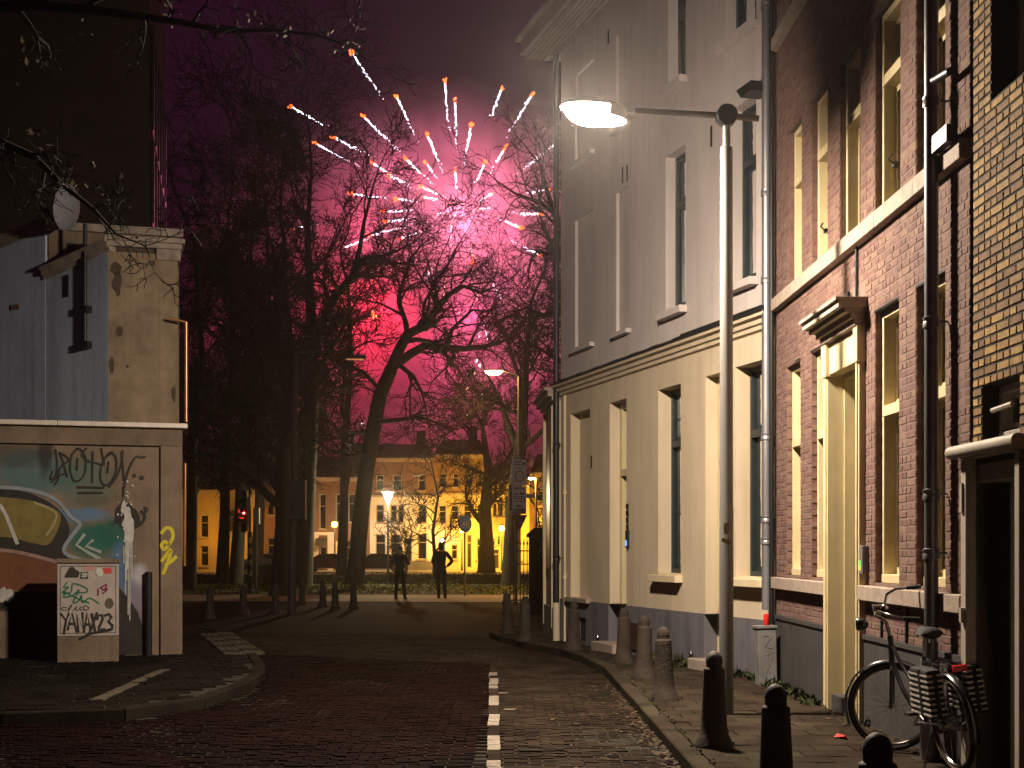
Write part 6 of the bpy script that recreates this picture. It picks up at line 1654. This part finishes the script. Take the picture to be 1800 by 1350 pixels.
def tree(label, trunk, limbs, seed, cfg, nl=8, ll=7.0, t0=.35, group='bare trees beyond the junction', name='bare_tree', own_kids=4, limb_len=5.0, bark=None):
    """trunk: [(Vector, radius)], limbs: hand-laid big boughs [[(Vector, radius)...]]; the rest branches on its own"""
    rnd = random.Random(seed); bark = bark or M_BARK
    r = thing(name, label, 'tree', trunk[0][0], group=group)
    g = MB(); b = trunk[0]
    pts = [p for p, _ in trunk]; rad = [q for _, q in trunk]
    flare = [(pts[0] - Vector((0, 0, .1)), rad[0] * 1.45), (pts[0] + (pts[1] - pts[0]) * .06, rad[0] * 1.15)]
    g.tube([f[0] for f in flare] + pts[1:], [f[1] for f in flare] + rad[1:], 12); g.build('trunk', bark, r, smooth=True)
    G = MB()
    for lb in limbs:
        lp_ = [p for p, _ in lb]; lr = [q for _, q in lb]
        G.tube(lp_, lr, 8, False)
        kids(G, rnd, lp_, lr, limb_len, 1, cfg, SIDES, .15, own_kids * max(1, len(lb) // 2))
    if nl: kids(G, rnd, pts, rad, ll, 0, cfg, SIDES, t0, nl)
    if nl: add_branch(G, rnd, pts[-1], (pts[-1] - pts[-2]).normalized(), ll * .8, rad[-1], 1, cfg, SIDES)
    G.build('crown', bark, r)
    return r
CF = dict(wig=.15, up=.03, max=4, kids=(8, 6, 7, 6), rmin=.014)
def lay_tree(px, py, Y, pxtop, pytop, r0, seed, label, nl=9, ll=6.5, t0=.3, cfg=CF, mid=None):
    a = gp(px, py) if Y is None else Vector(((px - 900) * Y / F, Y, .03))
    b = at(pxtop, pytop, a.y)
    m = (a.lerp(b, .45) if mid is None else at(mid[0], mid[1], a.y))
    m2 = m.lerp(b, .5) + Vector((.25, .3, 0))
    return tree(label, [(a, r0), (a.lerp(m, .5) + Vector((.06, 0, 0)), r0 * .86), (m, r0 * .75), (m2, r0 * .5), (b, r0 * .28)], [], seed, CF if cfg is None else cfg, nl, ll, t0)
lay_tree(331, 1030, 56, 345, 470, .27, 31, 'bare tree with pale grey trunk right beside the graffiti building', 11, 6.5, .3)
lay_tree(390, 1030, 59, 402, 450, .25, 32, 'bare tree with grey trunk, second from the graffiti building', 11, 6.5, .3)
lay_tree(414, 1030, 64, 440, 450, .30, 33, 'bare tree with black trunk just left of the striped signal pole', 11, 7, .3)
lay_tree(494, 1040, 50, 500, 500, .34, 34, 'bare tree with thick dark trunk between the two signal poles', 12, 6.0, .28)
# tree leaning to the right from behind the tall mast
Yt = 61.0
A = lambda x, y, dy=0: at(x, y, Yt + dy)
tree('bare tree with pale trunk standing right behind the tall signal mast', [(Vector(((530 - 900) * Yt / F, Yt, .03)), .42), (A(538, 900), .38), (A(545, 760), .33), (A(550, 640), .28), (A(545, 520, 1), .2), (A(540, 400, 1), .12), (A(548, 300), .06)],
     [[(A(550, 640), .22), (A(562, 575, -.5), .2), (A(590, 520, -1), .18), (A(618, 487, -1.4), .16), (A(640, 455, -2), .12), (A(668, 452, -2), .09), (A(700, 440, -2.4), .05)],
      [(A(618, 487, -1.4), .12), (A(632, 440, -1), .1), (A(640, 390, -.6), .08), (A(655, 330), .05), (A(668, 290), .03)],
      [(A(548, 700), .16), (A(505, 640, 1), .12), (A(470, 600, 2), .09), (A(430, 560, 3), .05)]], 35, CF, 10, 6.0, .4, own_kids=3, limb_len=4.6)
# the big leaning tree in the middle
Ym = 58.0
A = lambda x, y, dy=0: at(x, y, Ym + dy)
CM = dict(wig=.17, up=.02, max=4, kids=(7, 5, 6, 5), rmin=.010)
tree('big dark bare tree leaning right, its boughs spread across the firework', [(Vector(((622 - 900) * Ym / F, Ym, .03)), .36), (A(628, 980), .35), (A(634, 905), .34), (A(645, 820), .32), (A(655, 760), .31), (A(668, 695), .29), (A(688, 648), .27)],
     [[(A(688, 648), .24), (A(703, 612), .22), (A(716, 588, -.3), .2), (A(737, 577, -.6), .18), (A(757, 560, -.9), .16), (A(770, 538, -1.2), .14), (A(790, 517, -1.5), .11), (A(815, 503, -1.6), .08), (A(845, 515, -2), .055), (A(880, 500, -2.4), .03)],
      [(A(690, 645), .2), (A(722, 622, .5), .18), (A(748, 607, 1), .17), (A(783, 612, 1.3), .15), (A(817, 613, 1.6), .13), (A(850, 610, 2), .1), (A(883, 600, 2.2), .07), (A(908, 590, 2.4), .04)],
      [(A(716, 588, -.3), .12), (A(713, 566, 0), .11), (A(703, 537, .4), .1), (A(702, 512, .7), .085), (A(713, 483, 1), .07), (A(722, 452, 1.2), .055), (A(748, 425, 1.4), .035), (A(770, 405, 1.4), .02)],
      [(A(770, 538, -1.2), .09), (A(757, 514, -1), .08), (A(762, 496, -1), .07), (A(785, 470, -1.2), .055), (A(800, 440, -1.4), .04), (A(815, 415, -1.5), .02)],
      [(A(783, 612, 1.3), .09), (A(794, 580, 1), .08), (A(812, 562, .8), .07), (A(830, 545, .5), .055), (A(858, 548, .5), .04), (A(890, 535, .5), .02)],
      [(A(700, 640), .1), (A(727, 662, -1), .085), (A(742, 690, -1.5), .06), (A(749, 722, -1.8), .035)],
      [(A(660, 742), .11), (A(700, 738, -1), .09), (A(735, 733, -1.6), .07), (A(775, 745, -2), .045), (A(810, 770, -2.2), .02)],
      [(A(656, 755), .11), (A(625, 762, 1), .09), (A(595, 770, 1.8), .06), (A(560, 775, 2.4), .03)],
      [(A(648, 800), .1), (A(610, 800, -1), .08), (A(575, 790, -1.6), .05)],
      [(A(672, 690), .1), (A(640, 655, 1), .085), (A(605, 640, 1.6), .07), (A(580, 650, 2), .05), (A(560, 670, 2.3), .03)]], 36, CM, 0, own_kids=3, limb_len=4.2)
# trees towards the right
Yr = 64.0
A = lambda x, y, dy=0: at(x, y, Yr + dy)
tree('bare tree with upswept boughs rising behind the road sign post', [(Vector(((897 - 900) * Yr / F, Yr, .03)), .36), (A(902, 900), .33), (A(910, 820), .3), (A(917, 770), .27), (A(921, 700), .2), (A(926, 620), .13), (A(934, 530), .07)],
     [[(A(913, 795), .16), (A(900, 760, .5), .13), (A(884, 718, 1), .1), (A(868, 680, 1.4), .07), (A(852, 650, 1.6), .035)],
      [(A(916, 790), .14), (A(945, 765, -.5), .11), (A(968, 740, -1), .08), (A(990, 700, -1.2), .05)],
      [(A(905, 870), .12), (A(935, 872, -.5), .09), (A(962, 876, -1), .06), (A(985, 870, -1), .04)],
      [(A(921, 690), .12), (A(905, 640, .4), .09), (A(890, 590, .8), .05)]], 37, CF, 7, 5.0, .5, own_kids=3, limb_len=3.6)
Yr2 = 52.0
A = lambda x, y, dy=0: at(x, y, Yr2 + dy)
tree('bare tree whose crooked boughs reach out past the stucco house corner', [(Vector(((1045 - 900) * Yr2 / F, Yr2, 0)), .4), (A(1040, 800), .36), (A(1030, 640), .3), (A(1020, 500), .24), (A(1030, 350), .12)],
     [[(A(1025, 480), .2), (A(990, 440, -.5), .17), (A(965, 437, -.7), .15), (A(988, 405, -1), .13), (A(972, 372, -1.2), .1), (A(945, 355, -1.3), .07), (A(905, 340, -1.4), .045), (A(870, 315, -1.5), .02)],
      [(A(1028, 560), .17), (A(985, 545, .5), .14), (A(955, 555, .8), .1), (A(925, 540, 1), .06), (A(895, 555, 1), .03)],
      [(A(985, 410, -1), .1), (A(960, 330, -.8), .08), (A(950, 290, -.6), .05), (A(930, 265, -.6), .025)],
      [(A(1028, 620), .14), (A(990, 640, -.5), .1), (A(960, 620, -.8), .06)]], 38, CM, 4, 4, .5, own_kids=3, limb_len=3.4)
lay_tree(855, 1000, 97, 850, 760, .55, 39, 'bare tree with broad flared trunk in front of the yellow houses', 9, 6.0, .35)
lay_tree(763, 1025, 62, 758, 815, .10, 40, 'slender young bare tree standing behind the two people', 9, 2.6, .25, dict(CF, kids=(6, 4, 3, 2)))
lay_tree(712, 1010, 70, 716, 905, .07, 41, 'small thin bare tree in front of the white painted house', 8, 2.4, .2, dict(CF, kids=(6, 4, 3, 2)))
lay_tree(450, 1030, 72, 470, 430, .3, 42, 'bare tree farther back among the dense left crowns', 11, 7, .3)
lay_tree(600, 1030, 84, 612, 500, .3, 43, 'bare tree in the rear, seen between the leaning trunks', 10, 8, .3)

# tree overhanging from the left, close to the camera, with a few dry leaves left
Yo = 10.5
A = lambda x, y, dy=0: at(x, y, Yo + dy)
CO = dict(wig=.2, up=.0, max=4, kids=(5, 4, 4, 3), rmin=.0032)
ot = tree('overhanging branches of a street tree with a few dry leaves', [(Vector((-6.6, Yo, 0)), .2), (Vector((-6.5, Yo, 2.5)), .17), (Vector((-6.3, Yo, 4.2)), .13), (Vector((-6.0, Yo, 6.2)), .08)],
     [[(Vector((-6.2, Yo, 4.9)), .07), (A(-150, 20), .05), (A(60, 8, -.2), .04), (A(200, 22, -.3), .03), (A(310, 38, -.4), .024), (A(400, 55, -.5), .018), (A(480, 52, -.5), .013), (A(560, 62, -.5), .009), (A(622, 84, -.5), .005)],
      [(Vector((-6.3, Yo, 4.3)), .06), (A(-120, 200), .045), (A(0, 250, -.2), .032), (A(60, 275, -.3), .026), (A(110, 325, -.4), .02), (A(165, 368, -.5), .014), (A(205, 412, -.5), .008), (A(255, 432, -.5), .004)]], 51, CO, 3, 1.4, .6, group='bare trees beyond the junction', name='street_tree', own_kids=3, limb_len=.8, bark=M_BARK_DIM)
del ot['group']
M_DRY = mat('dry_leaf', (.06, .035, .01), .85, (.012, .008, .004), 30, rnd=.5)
rnd = random.Random(77); G = MB()
for (cx, cy, n, sp) in ((610, 85, 26, 22), (575, 62, 14, 20), (495, 58, 18, 18), (440, 40, 8, 20), (370, 55, 7, 22), (300, 30, 9, 30), (165, 290, 10, 14), (210, 312, 8, 14), (115, 325, 16, 22), (60, 240, 10, 24), (40, 110, 10, 40), (130, 60, 8, 40), (240, 418, 7, 12), (420, 130, 4, 8)):
    for _ in range(n):
        c = A(cx + rnd.gauss(0, sp * .6), cy + rnd.gauss(0, sp * .5), -.5 + rnd.gauss(0, .12)); s = rnd.uniform(.012, .034)
        e1 = Vector((rnd.gauss(0, 1), rnd.gauss(0, 1), rnd.gauss(-.6, 1))).normalized() * s; e2 = e1.orthogonal().normalized() * s * .55
        G.add([c - e1, c - e2 * .8, c + e1 * .2 - e2, c + e1, c + e1 * .2 + e2, c - e2 * -.8], [(0, 1, 2, 3), (0, 3, 4, 5)])
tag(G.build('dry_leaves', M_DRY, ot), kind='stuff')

# ================================================================== FIREWORK AND ITS SMOKE
YF = 150.0
fw = thing('firework_burst', 'bursting firework of white and orange spark trails above bare trees', 'firework', at(800, 365, YF))
M_SPK = glow('white_spark', (.82, .84, 1.0), 7); M_SPW = glow('warm_spark', (1, .62, .4), 3.2); M_EMB = glow('orange_ember', (1, .13, .02), 4.0)
T7 = [(38,375,215,470),(157,550,375,660),(250,525,430,610),(328,128,480,340),(385,428,580,610),(535,332,650,560),(762,262,785,510),(810,352,818,600),(1027,295,965,460),(1168,325,1042,525),(1285,548,1070,710),(1040,580,968,690),(883,475,845,680),(685,520,755,690),(945,650,890,770),(425,643,640,770),(505,703,610,745),(585,625,710,745),(680,650,730,720),(660,755,770,805),(665,800,740,810),(810,685,820,780),(980,785,910,825),(1240,765,1130,785),(1210,880,1055,872),(1110,940,1000,895),(1207,1070,1035,985),(925,858,1005,842),(545,810,650,820),(330,785,500,805),(488,868,640,858),(490,915,640,890),(412,980,640,915),(285,1038,480,965),(560,995,700,940),(48,945,215,920),(720,885,780,860),(665,1215,710,1100),(748,1305,775,1150),(895,1095,870,1000),(795,935,785,1040),(1030,1285,965,1160),(915,1280,905,1200)]
TR = [(500 + a / 2.7, 50 + b / 2.7, 500 + c / 2.7, 50 + d / 2.7) for a, b, c, d in T7]
TR += [(550 + a / 3, 450 + b / 3, 550 + c / 3, 450 + d / 3) for a, b, c, d in ((920,440,890,300),(875,430,885,385),(875,230,860,178),(770,310,785,290),(865,550,862,562),(880,572,877,582),(855,605,858,618),(815,622,815,634),(812,700,818,690),(900,722,897,735),(860,845,863,855),(810,842,813,838),(258,885,262,880),(437,490,445,470))]
rnd = random.Random(5)
def bead(g, c, r, st=1.0, d=None):
    d = d or Vector((0, 0, 1)); a = d.orthogonal().normalized(); b = d.cross(a)
    vs = [c + d * r * st, c + a * r, c + b * r, c - a * r, c - b * r, c - d * r * st]
    g.add(vs, [(0, 1, 2), (0, 2, 3), (0, 3, 4), (0, 4, 1), (5, 2, 1), (5, 3, 2), (5, 4, 3), (5, 1, 4)])
for i, (hx, hy, tx, ty) in enumerate(TR):
    big = i < len(T7)
    dep = rnd.uniform(-9, 9)
    h = at(hx, hy, YF + dep); t = at(tx, ty, YF + dep * .5); L = (h - t).length; d = (h - t).normalized()
    g = MB(); n = max(3, int(L / .16)); sag = Vector((0, 0, 1))
    for k in range(n):
        f = (k + rnd.random() * .5) / n                 # 0 at the head, 1 at the tail
        keep = 1 if f < .4 else 1.35 - f
        if rnd.random() > keep: continue
        p = h.lerp(t, f) - sag * (L * .015 * math.sin(math.pi * f)) + Vector((rnd.gauss(0, .07), 0, rnd.gauss(0, .07))) * (.3 + 1.1 * f)
        bead(g, p, (.105 if big else .07) * (1.15 - .9 * f) * rnd.uniform(.5, 1.2), rnd.uniform(1.2, 2.6), (d + Vector((rnd.gauss(0, .3), 0, rnd.gauss(0, .3)))).normalized())
    if not g.v: continue
    warm = hy > 430 and rnd.random() < .35
    tr_ = tag(g.build('spark_trail', M_SPW if warm else M_SPK, fw), kind='stuff')
    if big and hy < 480:
        e = MB(); 
        for k in range(9): bead(e, h + d * (.1 + .5 * rnd.random()) + Vector((rnd.gauss(0, .1), 0, rnd.gauss(0, .1))), rnd.uniform(.07, .15), 1.6, d)
        e.build('ember_head', M_EMB, tr_)
def plight(name, loc, power, color, r, parent):
    o = lamp(name, loc, power, color, r, parent); return o
for (x, y, p, c_) in ((808, 375, 30000, (1, .33, .46)), (700, 300, 7000, (1, .2, .34)), (880, 300, 7000, (1, .22, .36)), (900, 420, 9000, (1, .22, .36)), (640, 400, 5000, (1, .12, .24)), (830, 560, 10000, (1, .16, .34)), (800, 690, 9000, (1, .13, .32)), (560, 620, 5000, (1, .06, .2)), (420, 560, 3500, (1, .08, .28)), (940, 640, 5000, (1, .16, .34))):
    plight('burst_light', at(x, y, YF), p * .34, (c_[0], c_[1] * .62, c_[2] * .78), 1.5, fw)
fc = at(657, 553, 150)
fr_ = thing('red_flare', 'glowing red flare star burning in the smoke behind branches', 'flare', fc)
g = MB(); bead(g, fc, .42, 1.2); bead(g, fc + Vector((.3, 0, -.25)), .2, 1.0); g.build('flare_core', glow('flare_core', (1, .22, .06), 14), fr_)
plight('flare_light', fc, 9500, (1, .012, .05), 2.0, fr_)

# smoke: a real cloud lit by the burst and the flare
def smoke_mat():
    m = bpy.data.materials.new('firework_smoke'); m.use_nodes = True
    nt = m.node_tree; N = nt.nodes; Lk = nt.links
    for n in list(N):
        if n.type == 'BSDF_PRINCIPLED': N.remove(n)
    out = [n for n in N if n.type == 'OUTPUT_MATERIAL'][0]
    pv = N.new('ShaderNodeVolumePrincipled'); pv.inputs['Color'].default_value = (.85, .8, .82, 1); pv.inputs['Anisotropy'].default_value = .0
    tc = N.new('ShaderNodeTexCoord')
    nz = N.new('ShaderNodeTexNoise'); nz.inputs['Scale'].default_value = .14; nz.inputs['Detail'].default_value = 4; nz.inputs['Roughness'].default_value = .62; nz.inputs['Distortion'].default_value = .6
    geo = N.new('ShaderNodeNewGeometry'); Lk.new(geo.outputs['Position'], nz.inputs['Vector'])
    ln = N.new('ShaderNodeVectorMath'); ln.operation = 'LENGTH'; Lk.new(tc.outputs['Object'], ln.inputs[0])
    fo = N.new('ShaderNodeMapRange'); fo.inputs['From Min'].default_value = 1.0; fo.inputs['From Max'].default_value = .25; Lk.new(ln.outputs['Value'], fo.inputs['Value'])
    rp = N.new('ShaderNodeMapRange'); rp.inputs['From Min'].default_value = .4; rp.inputs['From Max'].default_value = .62; rp.inputs['To Min'].default_value = .05; rp.inputs['To Max'].default_value = 1.0; Lk.new(nz.outputs['Fac'], rp.inputs['Value'])
    mu = N.new('ShaderNodeMath'); mu.operation = 'MULTIPLY'; Lk.new(fo.outputs['Result'], mu.inputs[0]); Lk.new(rp.outputs['Result'], mu.inputs[1])
    m2 = N.new('ShaderNodeMath'); m2.operation = 'MULTIPLY'; m2.inputs[1].default_value = .2; Lk.new(mu.outputs[0], m2.inputs[0])
    Lk.new(m2.outputs[0], pv.inputs['Density']); Lk.new(pv.outputs[0], out.inputs['Volume'])
    return m
g = MB(); ell(g, Vector((0, 0, 0)), (Vector((1, 0, 0)), Vector((0, 1, 0)), Vector((0, 0, 1))), 1, 1, 1, -1.56, 1.56, 24, 14)
sm = g.build('firework_smoke', smoke_mat())
sm.location = at(760, 560, 158); sm.scale = (31, 17, 27)
tag(sm, 'drifting pink lit firework smoke behind the bare trees', 'smoke', kind='stuff')

# the smoky night air
hz = bpy.data.materials.new('haze_air'); hz.use_nodes = True
_nt = hz.node_tree
for n in list(_nt.nodes):
    if n.type == 'BSDF_PRINCIPLED': _nt.nodes.remove(n)
_pv = _nt.nodes.new('ShaderNodeVolumePrincipled'); _pv.inputs['Color'].default_value = (.9, .86, .84, 1); _pv.inputs['Density'].default_value = .00035; _pv.inputs['Anisotropy'].default_value = .86
_nt.links.new(_pv.outputs[0], [n for n in _nt.nodes if n.type == 'OUTPUT_MATERIAL'][0].inputs['Volume'])
g = MB(); g.box((-8, 64, 12), (90, 138, 26)); tag(g.build('haze', hz), kind='stuff')
